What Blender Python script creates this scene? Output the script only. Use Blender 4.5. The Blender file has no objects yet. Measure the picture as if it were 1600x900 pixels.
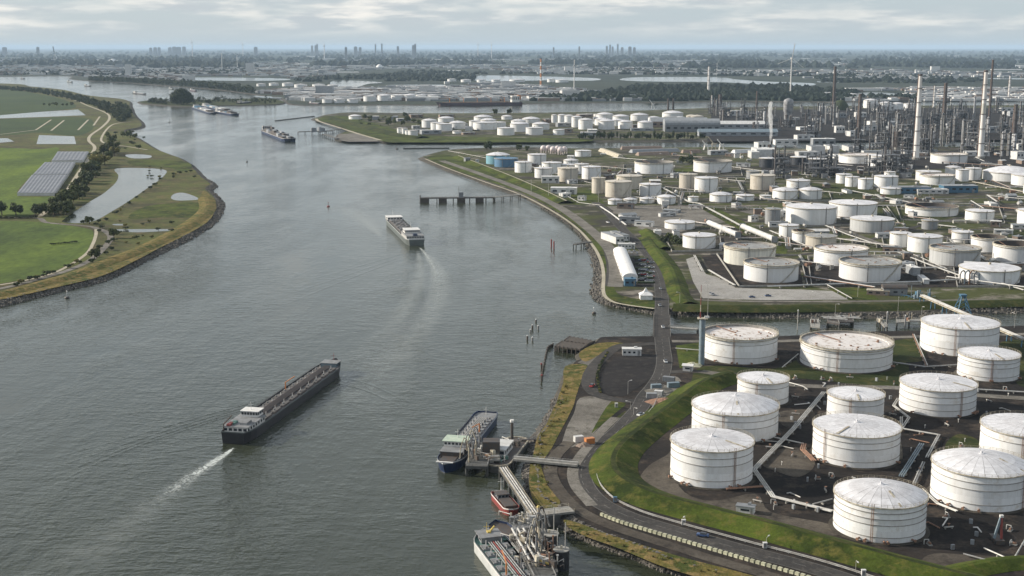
import bpy, math, random
from mathutils import Vector, Matrix, noise
from mathutils.geometry import tessellate_polygon
random.seed(11)
S = bpy.context.scene
COL = S.collection
# ------------------------------------------------------------------ camera
HAZE = 2.1e-5
CAMH = 170.0
FPX = 2033.0
PITCH = math.atan((450 - 73) / FPX)
cam = bpy.data.cameras.new('camera')
camo = bpy.data.objects.new('camera', cam); COL.objects.link(camo)
camo.location = (0, 0, CAMH)
camo.rotation_euler = (math.pi / 2 - PITCH, 0, 0)
cam.sensor_width = 36.0
cam.lens = 36.0 * FPX / 1600.0
cam.clip_start = 1.0
cam.clip_end = 400000.0
S.camera = camo
# ------------------------------------------------------------------ sky and sun
SUN_EL = math.radians(24)
SUN_DIR = Vector((-0.97, 0.24, 0)).normalized()          # horizontal direction towards the sun
sunv = Vector((SUN_DIR.x * math.cos(SUN_EL), SUN_DIR.y * math.cos(SUN_EL), math.sin(SUN_EL)))
world = bpy.data.worlds.new('World'); S.world = world; world.use_nodes = True
nt = world.node_tree; nt.nodes.clear()
def N(nt, t, **k):
    n = nt.nodes.new(t)
    for a, b in k.items():
        setattr(n, a, b)
    return n
def lk(nt, a, b): nt.links.new(a, b)
out = N(nt, 'ShaderNodeOutputWorld'); bg = N(nt, 'ShaderNodeBackground')
sky = N(nt, 'ShaderNodeTexSky', sky_type='NISHITA', sun_disc=False)
sky.sun_elevation = SUN_EL
sky.sun_rotation = math.atan2(SUN_DIR.x, SUN_DIR.y)
sky.air_density = 1.0; sky.dust_density = 1.0; sky.ozone_density = 1.2; sky.altitude = 100
SKY_STRENGTH = 0.115
bg.inputs['Strength'].default_value = SKY_STRENGTH
# a broken layer of flat cloud: direction projected on a plane above the ground
tc = N(nt, 'ShaderNodeTexCoord'); sep = N(nt, 'ShaderNodeSeparateXYZ')
lk(nt, tc.outputs['Generated'], sep.inputs[0])
cmb = N(nt, 'ShaderNodeMapping'); cmb.inputs['Scale'].default_value = (1, 1, 6.5); cmb.inputs['Location'].default_value = (0.31, 0.2, 0.0); lk(nt, tc.outputs['Generated'], cmb.inputs['Vector'])
cn = N(nt, 'ShaderNodeTexNoise'); cn.inputs['Scale'].default_value = 9.0; cn.inputs['Detail'].default_value = 8; cn.inputs['Roughness'].default_value = 0.55
lk(nt, cmb.outputs[0], cn.inputs['Vector'])
cr = N(nt, 'ShaderNodeValToRGB'); cr.color_ramp.elements[0].position = 0.38; cr.color_ramp.elements[1].position = 0.62
lk(nt, cn.outputs['Fac'], cr.inputs[0])
cn2 = N(nt, 'ShaderNodeTexNoise'); cn2.inputs['Scale'].default_value = 22.0; cn2.inputs['Detail'].default_value = 5
lk(nt, cmb.outputs[0], cn2.inputs['Vector'])
cct = N(nt, 'ShaderNodeMapRange', interpolation_type='SMOOTHSTEP'); cct.inputs['From Min'].default_value = 0.38; cct.inputs['From Max'].default_value = 0.62; lk(nt, cn2.outputs['Fac'], cct.inputs['Value'])
ccol = N(nt, 'ShaderNodeMix', data_type='RGBA'); lk(nt, cct.outputs[0], ccol.inputs['Factor'])
ccol.inputs['A'].default_value = (3.75, 4.05, 4.25, 1); ccol.inputs['B'].default_value = (6.9, 6.6, 6.1, 1)
veil = N(nt, 'ShaderNodeMix', data_type='RGBA'); vz = N(nt, 'ShaderNodeMapRange', interpolation_type='SMOOTHSTEP'); vz.inputs['From Min'].default_value = 0.0; vz.inputs['From Max'].default_value = 0.5; vz.inputs['To Min'].default_value = 0.88; vz.inputs['To Max'].default_value = 0.30; lk(nt, sep.outputs['Z'], vz.inputs['Value']); lk(nt, vz.outputs[0], veil.inputs['Factor']); lk(nt, sky.outputs[0], veil.inputs['A']); veil.inputs['B'].default_value = (3.45, 4.02, 4.40, 1)   # thin high veil
mx = N(nt, 'ShaderNodeMix', data_type='RGBA')
zf = N(nt, 'ShaderNodeMapRange', interpolation_type='SMOOTHSTEP'); zf.inputs['From Min'].default_value = 0.004; zf.inputs['From Max'].default_value = 0.022; zf.inputs['To Max'].default_value = 0.85; lk(nt, sep.outputs['Z'], zf.inputs['Value'])
cf = N(nt, 'ShaderNodeMath', operation='MULTIPLY'); lk(nt, cr.outputs['Color'], cf.inputs[0]); lk(nt, zf.outputs[0], cf.inputs[1])
lk(nt, cf.outputs[0], mx.inputs['Factor']); lk(nt, veil.outputs['Result'], mx.inputs['A']); lk(nt, ccol.outputs['Result'], mx.inputs['B'])
lk(nt, mx.outputs['Result'], bg.inputs['Color']); lk(nt, bg.outputs[0], out.inputs['Surface'])
sun = bpy.data.lights.new('sun', 'SUN'); suno = bpy.data.objects.new('sun', sun); COL.objects.link(suno)
sun.energy = 5.0; sun.angle = math.radians(0.6); sun.color = (1.0, 0.91, 0.78)
suno.rotation_euler = sunv.to_track_quat('Z', 'Y').to_euler()
suno.location = (-500, 300, 600)
vs = S.view_settings
vs.view_transform = 'Standard'; vs.look = 'None'; vs.gamma = 1.0; vs.exposure = 0.40; vs.use_curve_mapping = False
S.cycles.use_denoising = True
S.cycles.max_bounces = 5; S.cycles.diffuse_bounces = 2; S.cycles.glossy_bounces = 2; S.cycles.volume_bounces = 2
S.cycles.transparent_max_bounces = 6
# ------------------------------------------------------------------ helpers
FWD = Vector((0, math.cos(PITCH), -math.sin(PITCH))); UP = Vector((0, math.sin(PITCH), math.cos(PITCH)))
CAM = Vector((0, 0, CAMH))
LZ = 3.0                                                   # height of the land above the river
def G(x, y, z=LZ):
    """where the survey point seen at (x, y) of the 1600 x 900 photograph stands, on the level z"""
    d = FWD + Vector((1, 0, 0)) * ((x - 800) / FPX) + UP * (-(y - 450) / FPX)
    t = (CAMH - z) / (-d.z)
    return CAM + d * t
def depth(p): return (p - CAM).dot(FWD)
def mpp(p): return depth(p) / FPX
def hgt(p, px):                                            # metres of height for px pixels standing at p
    el = math.atan2(CAMH - p.z, Vector((p.x, p.y)).length)
    return px * mpp(p) / math.cos(el)
def catmull(pts, n=6, closed=False):
    out = []; m = len(pts)
    rng = range(m if closed else m - 1)
    for i in rng:
        p1 = pts[i]; p2 = pts[(i + 1) % m]
        p0 = pts[(i - 1) % m] if closed or i > 0 else p1 * 2 - p2
        p3 = pts[(i + 2) % m] if closed or i + 2 < m else p2 * 2 - p1
        for k in range(n):
            t = k / n; a = t * t; b = a * t
            out.append(0.5 * ((2 * p1) + (p2 - p0) * t + (2 * p0 - 5 * p1 + 4 * p2 - p3) * a + (3 * p1 - p0 - 3 * p2 + p3) * b))
    if not closed: out.append(pts[-1].copy())
    return out
def px_path(pts, z=LZ, n=6, closed=False, smooth=True):
    w = [G(x, y, z) for x, y in pts]
    return catmull(w, n, closed) if smooth else w

def tag(o, label=None, cat=None, group=None, kind=None):
    if label: o['label'] = label
    if cat: o['category'] = cat
    if group: o['group'] = group
    if kind: o['kind'] = kind
    return o
def empty(name, loc=(0, 0, 0), rz=0.0):
    o = bpy.data.objects.new(name, None); COL.objects.link(o)
    o.empty_display_size = 0.5
    o.location = loc; o.rotation_euler = (0, 0, rz)
    return o
class MB:
    def __init__(s): s.v = []; s.f = []; s.sm = []; s.mi = []; s.m = 0
    def face(s, idx, smooth=False): s.f.append(idx); s.sm.append(smooth); s.mi.append(s.m)
    def add(s, vs, fs, smooth=False):
        b = len(s.v); s.v.extend([tuple(v) for v in vs])
        for f in fs: s.face([b + i for i in f], smooth)
    def box(s, c, d, rz=0.0, taper=1.0, top_shift=(0, 0)):
        cx, cy, cz = c; hx, hy, hz = d[0] / 2, d[1] / 2, d[2] / 2
        ca, sa = math.cos(rz), math.sin(rz); vs = []
        for z, k in ((-hz, 1.0), (hz, taper)):
            for x, y in ((-hx, -hy), (hx, -hy), (hx, hy), (-hx, hy)):
                x *= k; y *= k
                if z > 0: x += top_shift[0]; y += top_shift[1]
                vs.append((cx + x * ca - y * sa, cy + x * sa + y * ca, cz + z))
        s.add(vs, [(3, 2, 1, 0), (4, 5, 6, 7), (0, 1, 5, 4), (1, 2, 6, 5), (2, 3, 7, 6), (3, 0, 4, 7)])
        return s
    def cyl(s, p0, p1, r0, r1=None, n=8, caps=True):
        p0 = Vector(p0); p1 = Vector(p1); r1 = r0 if r1 is None else r1
        d = (p1 - p0); d = d.normalized() if d.length > 1e-6 else Vector((0, 0, 1))
        a = d.orthogonal().normalized(); b = d.cross(a)
        ring = [(a * math.cos(2 * math.pi * i / n) + b * math.sin(2 * math.pi * i / n)) for i in range(n)]
        vs = [p0 + q * r0 for q in ring] + [p1 + q * r1 for q in ring]
        s.add(vs, [(i, (i + 1) % n, n + (i + 1) % n, n + i) for i in range(n)], True)
        if caps:
            if r0 > 1e-4: s.add([p0 + q * r0 for q in ring], [tuple(reversed(range(n)))])
            if r1 > 1e-4: s.add([p1 + q * r1 for q in ring], [tuple(range(n))])
        return s
    def tube(s, pts, r, n=6):
        for i in range(len(pts) - 1): s.cyl(pts[i], pts[i + 1], r, r, n, caps=(i == 0 or i == len(pts) - 2))
        return s
    def bar(s, p0, p1, w, h=None):
        h = h or w; p0 = Vector(p0); p1 = Vector(p1); d = p1 - p0
        if d.length < 1e-6: return s
        d.normalize(); up = Vector((0, 0, 1))
        if abs(d.z) > 0.95: up = Vector((0, 1, 0))
        a = d.cross(up).normalized() * (w / 2); b = a.cross(d).normalized() * (h / 2)
        vs = [p0 - a - b, p0 + a - b, p0 + a + b, p0 - a + b, p1 - a - b, p1 + a - b, p1 + a + b, p1 - a + b]
        s.add(vs, [(3, 2, 1, 0), (4, 5, 6, 7), (0, 1, 5, 4), (1, 2, 6, 5), (2, 3, 7, 6), (3, 0, 4, 7)])
        return s
    def lathe(s, prof, n=24, a0=0.0, a1=2 * math.pi, smooth=True, c=(0, 0)):
        full = abs(a1 - a0 - 2 * math.pi) < 1e-6; m = n if full else n + 1
        vs = []
        for r, z in prof:
            for i in range(m):
                a = a0 + (a1 - a0) * i / n
                vs.append((c[0] + r * math.cos(a), c[1] + r * math.sin(a), z))
        fs = []
        for k in range(len(prof) - 1):
            for i in range(n):
                j = (i + 1) % m if full else i + 1
                fs.append((k * m + i, k * m + j, (k + 1) * m + j, (k + 1) * m + i))
        s.add(vs, fs, smooth); return s
    def sphere(s, c, r, n=12, m=8, sz=1.0):
        prof = []
        for k in range(m + 1):
            a = -math.pi / 2 + math.pi * k / m
            prof.append((max(1e-3, r * math.cos(a)), c[2] + r * sz * math.sin(a)))
        return s.lathe(prof, n, c=(c[0], c[1]))
    def prism(s, poly, z0, z1, bottom=False):
        n = len(poly); b = [(p[0], p[1], z0) for p in poly]; t = [(p[0], p[1], z1) for p in poly]
        s.add(b + t, [(i, (i + 1) % n, n + (i + 1) % n, n + i) for i in range(n)])
        tri = tessellate_polygon([[Vector((p[0], p[1], 0)) for p in poly]])
        s.add(t, [tuple(x) for x in tri]); return s
    def build(s, name, mats, parent=None, loc=None):
        me = bpy.data.meshes.new(name); me.from_pydata(s.v, [], s.f)
        me.polygons.foreach_set('use_smooth', s.sm)
        if not isinstance(mats, (list, tuple)): mats = [mats]
        for m in mats: me.materials.append(m)
        if len(mats) > 1: me.polygons.foreach_set('material_index', s.mi)
        me.update()
        return place(name, me, parent, loc)
def place(name, me, parent=None, loc=None, rz=0.0):
    o = bpy.data.objects.new(name, me); COL.objects.link(o)
    if parent is not None: o.parent = parent
    if loc is not None: o.location = loc
    if rz: o.rotation_euler = (0, 0, rz)
    return o
def copy_tree(o, parent=None):
    c = o.copy(); COL.objects.link(c); c.parent = parent
    for ch in o.children: copy_tree(ch, c)
    return c
ORD = ('first second third fourth fifth sixth seventh eighth ninth tenth eleventh twelfth thirteenth fourteenth '
       'fifteenth sixteenth seventeenth eighteenth nineteenth twentieth').split()
def nth(i):
    n = i + 1; return f'{n}' + ('th' if 10 < n % 100 < 14 else {1: 'st', 2: 'nd', 3: 'rd'}.get(n % 10, 'th'))
# ------------------------------------------------------------------ materials
def base(name):
    m = bpy.data.materials.new(name); m.use_nodes = True
    t = m.node_tree; b = t.nodes['Principled BSDF']
    return m, t, b
def rgb(c, k=1.0): return (c[0] * k, c[1] * k, c[2] * k, 1)
def pmat(name, c, rough=0.6, metal=0.0, var=0.25, scale=0.5, c2=None, stretch=None, rnd=0.0, lo=0.35, hi=0.65):
    """paint, metal, concrete: object-space blotches and wear; c2 is the dirt or rust colour"""
    m, t, b = base(name)
    tc = N(t, 'ShaderNodeTexCoord'); mp = N(t, 'ShaderNodeMapping')
    if stretch: mp.inputs['Scale'].default_value = stretch
    lk(t, tc.outputs['Object'], mp.inputs['Vector'])
    no = N(t, 'ShaderNodeTexNoise'); no.inputs['Scale'].default_value = scale; no.inputs['Detail'].default_value = 6; no.inputs['Roughness'].default_value = 0.65
    lk(t, mp.outputs[0], no.inputs['Vector'])
    r = N(t, 'ShaderNodeValToRGB'); e = r.color_ramp.elements
    e[0].position = lo; e[1].position = hi
    e[0].color = rgb(c2) if c2 else rgb(c, 1 - var); e[1].color = rgb(c)
    lk(t, no.outputs['Fac'], r.inputs[0]); o = r.outputs['Color']
    if rnd:
        oi = N(t, 'ShaderNodeObjectInfo'); ma = N(t, 'ShaderNodeMapRange')
        ma.inputs['To Min'].default_value = 1 - rnd; ma.inputs['To Max'].default_value = 1 + rnd * 0.3
        lk(t, oi.outputs['Random'], ma.inputs['Value'])
        mm = N(t, 'ShaderNodeVectorMath', operation='SCALE'); lk(t, o, mm.inputs[0]); lk(t, ma.outputs[0], mm.inputs['Scale']); o = mm.outputs[0]
    lk(t, o, b.inputs['Base Color']); b.inputs['Roughness'].default_value = rough; b.inputs['Metallic'].default_value = metal
    return m
def tankmat(name, c, dirt, rust):
    """tank paint: faint plate seams, vertical run-off streaks, rust freckles"""
    m, t, b = base(name)
    tc = N(t, 'ShaderNodeTexCoord'); oi = N(t, 'ShaderNodeObjectInfo')
    ad = N(t, 'ShaderNodeVectorMath', operation='ADD'); lk(t, tc.outputs['Object'], ad.inputs[0])
    off = N(t, 'ShaderNodeVectorMath', operation='SCALE'); off.inputs[0].default_value = (91, 47, 0); lk(t, oi.outputs['Random'], off.inputs['Scale'])
    lk(t, off.outputs[0], ad.inputs[1])
    mp = N(t, 'ShaderNodeMapping'); mp.inputs['Scale'].default_value = (1, 1, 0.05); lk(t, ad.outputs[0], mp.inputs['Vector'])
    st = N(t, 'ShaderNodeTexNoise'); st.inputs['Scale'].default_value = 0.55; st.inputs['Detail'].default_value = 5; st.inputs['Roughness'].default_value = 0.7
    lk(t, mp.outputs[0], st.inputs['Vector'])
    r1 = N(t, 'ShaderNodeValToRGB'); e = r1.color_ramp.elements; e[0].position = 0.33; e[1].position = 0.60
    e[0].color = rgb(dirt); e[1].color = rgb(c); lk(t, st.outputs['Fac'], r1.inputs[0])
    bl = N(t, 'ShaderNodeTexNoise'); bl.inputs['Scale'].default_value = 0.16; bl.inputs['Detail'].default_value = 8; bl.inputs['Roughness'].default_value = 0.72
    lk(t, ad.outputs[0], bl.inputs['Vector'])
    r2 = N(t, 'ShaderNodeValToRGB'); e = r2.color_ramp.elements; e[0].position = 0.32; e[1].position = 0.47
    e[0].color = (1, 1, 1, 1); e[1].color = (0, 0, 0, 1); lk(t, bl.outputs['Fac'], r2.inputs[0])
    f = N(t, 'ShaderNodeMath', operation='MULTIPLY'); lk(t, r2.outputs['Color'], f.inputs[0])
    fr = N(t, 'ShaderNodeMapRange'); fr.inputs['To Min'].default_value = 0.15; fr.inputs['To Max'].default_value = 1.0; lk(t, oi.outputs['Random'], fr.inputs['Value']); lk(t, fr.outputs[0], f.inputs[1])
    mx = N(t, 'ShaderNodeMix', data_type='RGBA'); lk(t, f.outputs[0], mx.inputs['Factor']); lk(t, r1.outputs['Color'], mx.inputs['A']); mx.inputs['B'].default_value = rgb(rust)
    ma = N(t, 'ShaderNodeMapRange'); ma.inputs['To Min'].default_value = 0.86; ma.inputs['To Max'].default_value = 1.04; lk(t, oi.outputs['Random'], ma.inputs['Value'])
    mm = N(t, 'ShaderNodeVectorMath', operation='SCALE'); lk(t, mx.outputs['Result'], mm.inputs[0]); lk(t, ma.outputs[0], mm.inputs['Scale'])
    lk(t, mm.outputs[0], b.inputs['Base Color']); b.inputs['Roughness'].default_value = 0.55
    return m
def gmat(name, ca, cb, cc, s1=0.01, s2=0.12, rough=0.95, lo=0.4, hi=0.6, lo2=0.5, hi2=0.68, bump=0.0, stretch=None):
    """ground: two colours in large patches, a third in small ones; world coordinates in metres"""
    m, t, b = base(name)
    g = N(t, 'ShaderNodeNewGeometry'); mp = N(t, 'ShaderNodeMapping')
    if stretch: mp.inputs['Scale'].default_value = stretch
    lk(t, g.outputs['Position'], mp.inputs['Vector'])
    def noi(s, d):
        n = N(t, 'ShaderNodeTexNoise'); n.inputs['Scale'].default_value = s; n.inputs['Detail'].default_value = d; n.inputs['Roughness'].default_value = 0.68
        lk(t, mp.outputs[0], n.inputs['Vector']); return n
    n1 = noi(s1, 8); n2 = noi(s2, 7); n3 = noi(s2 * 7, 3)
    r1 = N(t, 'ShaderNodeValToRGB'); e = r1.color_ramp.elements; e[0].position = lo; e[1].position = hi
    e[0].color = rgb(ca); e[1].color = rgb(cb); lk(t, n1.outputs['Fac'], r1.inputs[0])
    r2 = N(t, 'ShaderNodeValToRGB'); e = r2.color_ramp.elements; e[0].position = lo2; e[1].position = hi2; lk(t, n2.outputs['Fac'], r2.inputs[0])
    mx = N(t, 'ShaderNodeMix', data_type='RGBA'); lk(t, r2.outputs['Color'], mx.inputs['Factor']); lk(t, r1.outputs['Color'], mx.inputs['A']); mx.inputs['B'].default_value = rgb(cc)
    ma = N(t, 'ShaderNodeMapRange'); ma.inputs['From Min'].default_value = 0.3; ma.inputs['From Max'].default_value = 0.7; ma.inputs['To Min'].default_value = 0.72; ma.inputs['To Max'].default_value = 1.2
    lk(t, n3.outputs['Fac'], ma.inputs['Value'])
    mm = N(t, 'ShaderNodeVectorMath', operation='SCALE'); lk(t, mx.outputs['Result'], mm.inputs[0]); lk(t, ma.outputs[0], mm.inputs['Scale'])
    lk(t, mm.outputs[0], b.inputs['Base Color']); b.inputs['Roughness'].default_value = rough
    b.inputs['Specular IOR Level'].default_value = 0.15
    if bump:
        bu = N(t, 'ShaderNodeBump'); bu.inputs['Strength'].default_value = 1.0; bu.inputs['Distance'].default_value = bump
        lk(t, n2.outputs['Fac'], bu.inputs['Height']); lk(t, bu.outputs[0], b.inputs['Normal'])
    return m
M = {}
M['white'] = tankmat('tank_white', (0.75, 0.755, 0.755), (0.66, 0.66, 0.65), (0.50, 0.45, 0.38))
M['roofwhite'] = pmat('roof_white', (0.66, 0.66, 0.68), 0.6, scale=0.22, c2=(0.45, 0.44, 0.45), rnd=0.08, lo=0.34, hi=0.60)
M['beige'] = tankmat('tank_beige', (0.55, 0.51, 0.44), (0.44, 0.40, 0.34), (0.30, 0.24, 0.18))
M['cream'] = tankmat('tank_cream', (0.66, 0.64, 0.56), (0.42, 0.42, 0.39), (0.36, 0.30, 0.22))
M['lightgrey'] = tankmat('tank_light_grey', (0.52, 0.53, 0.53), (0.40, 0.41, 0.41), (0.30, 0.27, 0.24))
M['grey'] = tankmat('tank_grey', (0.30, 0.31, 0.32), (0.22, 0.23, 0.24), (0.20, 0.17, 0.14))
M['teal'] = tankmat('tank_teal', (0.20, 0.42, 0.50), (0.16, 0.34, 0.42), (0.30, 0.36, 0.38))
M['blue'] = tankmat('tank_blue', (0.08, 0.19, 0.31), (0.06, 0.15, 0.26), (0.12, 0.18, 0.26))
M['black'] = tankmat('tank_black', (0.02, 0.025, 0.035), (0.015, 0.02, 0.03), (0.05, 0.04, 0.03))
M['pinkwhite'] = tankmat('sphere_pink_white', (0.70, 0.62, 0.60), (0.6, 0.5, 0.5), (0.45, 0.33, 0.32))
M['floatroof'] = pmat('floating_roof', (0.60, 0.57, 0.55), 0.8, scale=0.35, c2=(0.28, 0.21, 0.16), lo=0.34, hi=0.47)
M['greyroof'] = pmat('floating_roof_grey', (0.30, 0.31, 0.31), 0.8, scale=0.3, c2=(0.17, 0.16, 0.15), lo=0.36, hi=0.6)
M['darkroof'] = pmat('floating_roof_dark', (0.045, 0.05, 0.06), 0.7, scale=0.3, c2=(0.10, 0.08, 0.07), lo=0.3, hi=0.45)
M['girder'] = pmat('weathered_girder', (0.50, 0.46, 0.37), 0.7, scale=0.6, c2=(0.23, 0.19, 0.13), lo=0.38, hi=0.6)
M['seam'] = pmat('dark_seam', (0.30, 0.29, 0.27), 0.7, scale=0.8, c2=(0.18, 0.16, 0.14))
M['rust'] = pmat('rusty_steel', (0.30, 0.17, 0.11), 0.8, scale=1.2, c2=(0.16, 0.09, 0.06))
M['steel'] = pmat('grey_steel', (0.30, 0.31, 0.32), 0.55, 0.3, scale=0.8, c2=(0.17, 0.16, 0.15))
M['darksteel'] = pmat('dark_steel', (0.06, 0.065, 0.07), 0.6, 0.2, scale=0.8, c2=(0.10, 0.07, 0.05))
M['pipe'] = pmat('pale_pipe', (0.52, 0.52, 0.50), 0.5, 0.2, scale=0.4, c2=(0.32, 0.30, 0.27))
M['bluepipe'] = pmat('blue_grey_pipe', (0.20, 0.27, 0.32), 0.5, 0.2, scale=0.4, c2=(0.15, 0.18, 0.2))
M['bluesteel'] = pmat('blue_steel', (0.06, 0.17, 0.27), 0.5, 0.1, scale=0.8, c2=(0.05, 0.11, 0.17))
M['concrete'] = pmat('concrete', (0.36, 0.35, 0.32), 0.9, scale=0.6, c2=(0.22, 0.21, 0.19), rnd=0.15)
M['blockconc'] = pmat('pale_concrete', (0.50, 0.49, 0.36), 0.9, scale=0.9, c2=(0.30, 0.30, 0.20), rnd=0.25)
M['darkconc'] = pmat('wet_concrete', (0.09, 0.09, 0.085), 0.85, scale=0.5, c2=(0.05, 0.05, 0.045))
M['timber'] = pmat('dark_timber', (0.10, 0.08, 0.065), 0.9, scale=0.8, c2=(0.05, 0.045, 0.04))
M['bldwhite'] = pmat('white_cladding', (0.66, 0.66, 0.65), 0.6, scale=0.25, c2=(0.50, 0.49, 0.47), rnd=0.15)
M['bldgrey'] = pmat('grey_cladding', (0.30, 0.32, 0.34), 0.6, scale=0.25, c2=(0.22, 0.23, 0.24), rnd=0.3)
M['bldbrown'] = pmat('brown_cladding', (0.26, 0.20, 0.16), 0.8, scale=0.25, c2=(0.18, 0.13, 0.10), rnd=0.3)
M['roofgrey'] = pmat('grey_roofing', (0.27, 0.29, 0.31), 0.7, scale=0.2, c2=(0.19, 0.20, 0.21), rnd=0.3)
M['glassroof'] = pmat('dull_glass_roof', (0.17, 0.18, 0.20), 0.6, scale=0.05, c2=(0.12, 0.13, 0.15))
M['membrane'] = pmat('white_membrane', (0.78, 0.77, 0.75), 0.6, scale=0.6, c2=(0.62, 0.61, 0.60))
M['window'] = pmat('dark_window', (0.02, 0.025, 0.03), 0.15, scale=1.0, c2=(0.03, 0.035, 0.045))
M['red'] = pmat('red_paint', (0.26, 0.045, 0.04), 0.5, scale=0.8, c2=(0.15, 0.035, 0.03))
M['orange'] = pmat('orange_paint', (0.55, 0.22, 0.07), 0.5, scale=0.8, c2=(0.38, 0.15, 0.06))
M['yellow'] = pmat('yellow_paint', (0.55, 0.42, 0.10), 0.5, scale=0.8, c2=(0.40, 0.30, 0.08))
M['blackhull'] = pmat('black_hull', (0.014, 0.015, 0.02), 0.45, scale=0.15, c2=(0.03, 0.028, 0.03))
M['navyhull'] = pmat('navy_hull', (0.012, 0.03, 0.09), 0.4, scale=0.15, c2=(0.02, 0.03, 0.06))
M['greyhull'] = pmat('grey_hull', (0.12, 0.14, 0.135), 0.45, scale=0.15, c2=(0.08, 0.09, 0.085))
M['whitehull'] = pmat('white_hull', (0.50, 0.51, 0.50), 0.45, scale=0.15, c2=(0.38, 0.39, 0.38))
M['redhull'] = pmat('dull_red_hull', (0.075, 0.035, 0.045), 0.5, scale=0.05, c2=(0.04, 0.03, 0.045))
M['deckbrown'] = pmat('brown_deck', (0.065, 0.058, 0.056), 0.85, scale=0.4, c2=(0.12, 0.115, 0.11))
M['deckgreen'] = pmat('green_deck', (0.10, 0.21, 0.18), 0.8, scale=0.4, c2=(0.08, 0.15, 0.13))
M['deckgrey'] = pmat('grey_deck', (0.22, 0.23, 0.24), 0.8, scale=0.4, c2=(0.14, 0.14, 0.14))
M['shipwhite'] = pmat('ship_white', (0.72, 0.71, 0.68), 0.45, scale=0.6, c2=(0.55, 0.53, 0.50))
M['chimney'] = pmat('pale_chimney', (0.78, 0.78, 0.77), 0.8, scale=0.05, c2=(0.60, 0.56, 0.52), stretch=(1, 1, 0.25))
M['darkchimney'] = pmat('dark_chimney', (0.11, 0.095, 0.09), 0.8, scale=0.06, c2=(0.07, 0.06, 0.06))
M['process'] = pmat('process_steel', (0.15, 0.158, 0.17), 0.6, 0.2, scale=0.15, c2=(0.045, 0.046, 0.05), rnd=0.5)
M['processpale'] = pmat('process_cladding', (0.37, 0.375, 0.385), 0.55, 0.2, scale=0.12, c2=(0.15, 0.15, 0.16), rnd=0.6)
M['bark'] = pmat('bark', (0.08, 0.06, 0.045), 0.95, scale=2.0, c2=(0.05, 0.04, 0.03))
def leafmat(name, ca, cb):
    m = pmat(name, ca, 0.8, scale=0.35, c2=cb, rnd=0.35, lo=0.35, hi=0.65)
    m.node_tree.nodes['Principled BSDF'].inputs['Specular IOR Level'].default_value = 0.2
    return m
M['leaffar'] = leafmat('far_leaves', (0.022, 0.034, 0.022), (0.011, 0.018, 0.014))
M['leaf'] = leafmat('leaves', (0.11, 0.125, 0.042), (0.045, 0.06, 0.022))
M['leafdark'] = leafmat('dark_leaves', (0.066, 0.082, 0.036), (0.028, 0.042, 0.02))
M['leaflight'] = leafmat('olive_leaves', (0.22, 0.19, 0.06), (0.12, 0.12, 0.04))
M['asphalt'] = gmat('asphalt', (0.040, 0.038, 0.037), (0.064, 0.060, 0.057), (0.085, 0.078, 0.07), 0.02, 0.3)
M['blackasphalt'] = gmat('fresh_asphalt', (0.016, 0.015, 0.016), (0.026, 0.024, 0.024), (0.042, 0.038, 0.035), 0.03, 0.25)
M['gravel'] = gmat('pale_gravel', (0.13, 0.12, 0.105), (0.20, 0.187, 0.165), (0.085, 0.078, 0.066), 0.03, 0.2)
M['paving'] = gmat('pale_paving', (0.26, 0.25, 0.235), (0.32, 0.31, 0.29), (0.22, 0.21, 0.19), 0.02, 0.15)
M['path'] = gmat('sandy_path', (0.34, 0.31, 0.24), (0.42, 0.38, 0.30), (0.30, 0.28, 0.20), 0.05, 0.3)
M['soil'] = gmat('black_soil', (0.012, 0.011, 0.011), (0.030, 0.025, 0.022), (0.075, 0.058, 0.045), 0.03, 0.09, lo2=0.52, hi2=0.70, bump=0.5)
M['grass'] = gmat('dike_grass', (0.018, 0.029, 0.004), (0.064, 0.088, 0.011), (0.10, 0.092, 0.022), 0.026, 0.16, bump=0.6)
M['drygrass'] = gmat('bank_scrub', (0.145, 0.115, 0.032), (0.050, 0.066, 0.013), (0.21, 0.15, 0.06), 0.05, 0.22, bump=1.6, lo2=.48, hi2=.6)
M['darkgrass'] = gmat('rough_grass', (0.020, 0.030, 0.007), (0.042, 0.052, 0.012), (0.070, 0.062, 0.022), 0.03, 0.12, bump=0.5)
M['field'] = gmat('meadow', (0.040, 0.066, 0.013), (0.105, 0.150, 0.020), (0.062, 0.098, 0.018), 0.008, 0.035, lo=0.38, hi=0.60, stretch=(1, .45, 1))
M['farfield'] = gmat('dull_meadow', (0.028, 0.050, 0.018), (0.046, 0.070, 0.020), (0.035, 0.048, 0.02), 0.004, 0.03)
M['marsh'] = gmat('marsh', (0.050, 0.048, 0.022), (0.085, 0.098, 0.024), (0.125, 0.095, 0.045), 0.012, 0.07, bump=0.8)
M['yard'] = gmat('industrial_yard', (0.040, 0.036, 0.030), (0.058, 0.066, 0.020), (0.20, 0.18, 0.15), 0.014, 0.05, lo=0.43, hi=0.55, lo2=0.53, hi2=0.63, stretch=(0.6, 1, 1))
M['farland'] = gmat('far_land', (0.018, 0.028, 0.022), (0.050, 0.060, 0.042), (0.11, 0.11, 0.10), 0.0016, 0.006, lo=0.38, hi=0.64, lo2=0.56, hi2=0.72, stretch=(0.45, 1, 1))
M['riprap'] = gmat('riprap_bank', (0.060, 0.056, 0.050), (0.10, 0.092, 0.078), (0.035, 0.035, 0.03), 0.05, 0.6, bump=0.6)
M['rock'] = pmat('bank_stone', (0.17, 0.155, 0.135), 0.9, scale=0.4, c2=(0.06, 0.056, 0.05))
M['padsoil'] = gmat('oiled_pad', (0.040, 0.036, 0.030), (0.075, 0.066, 0.054), (0.03, 0.027, 0.024), 0.05, 0.3)
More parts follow.
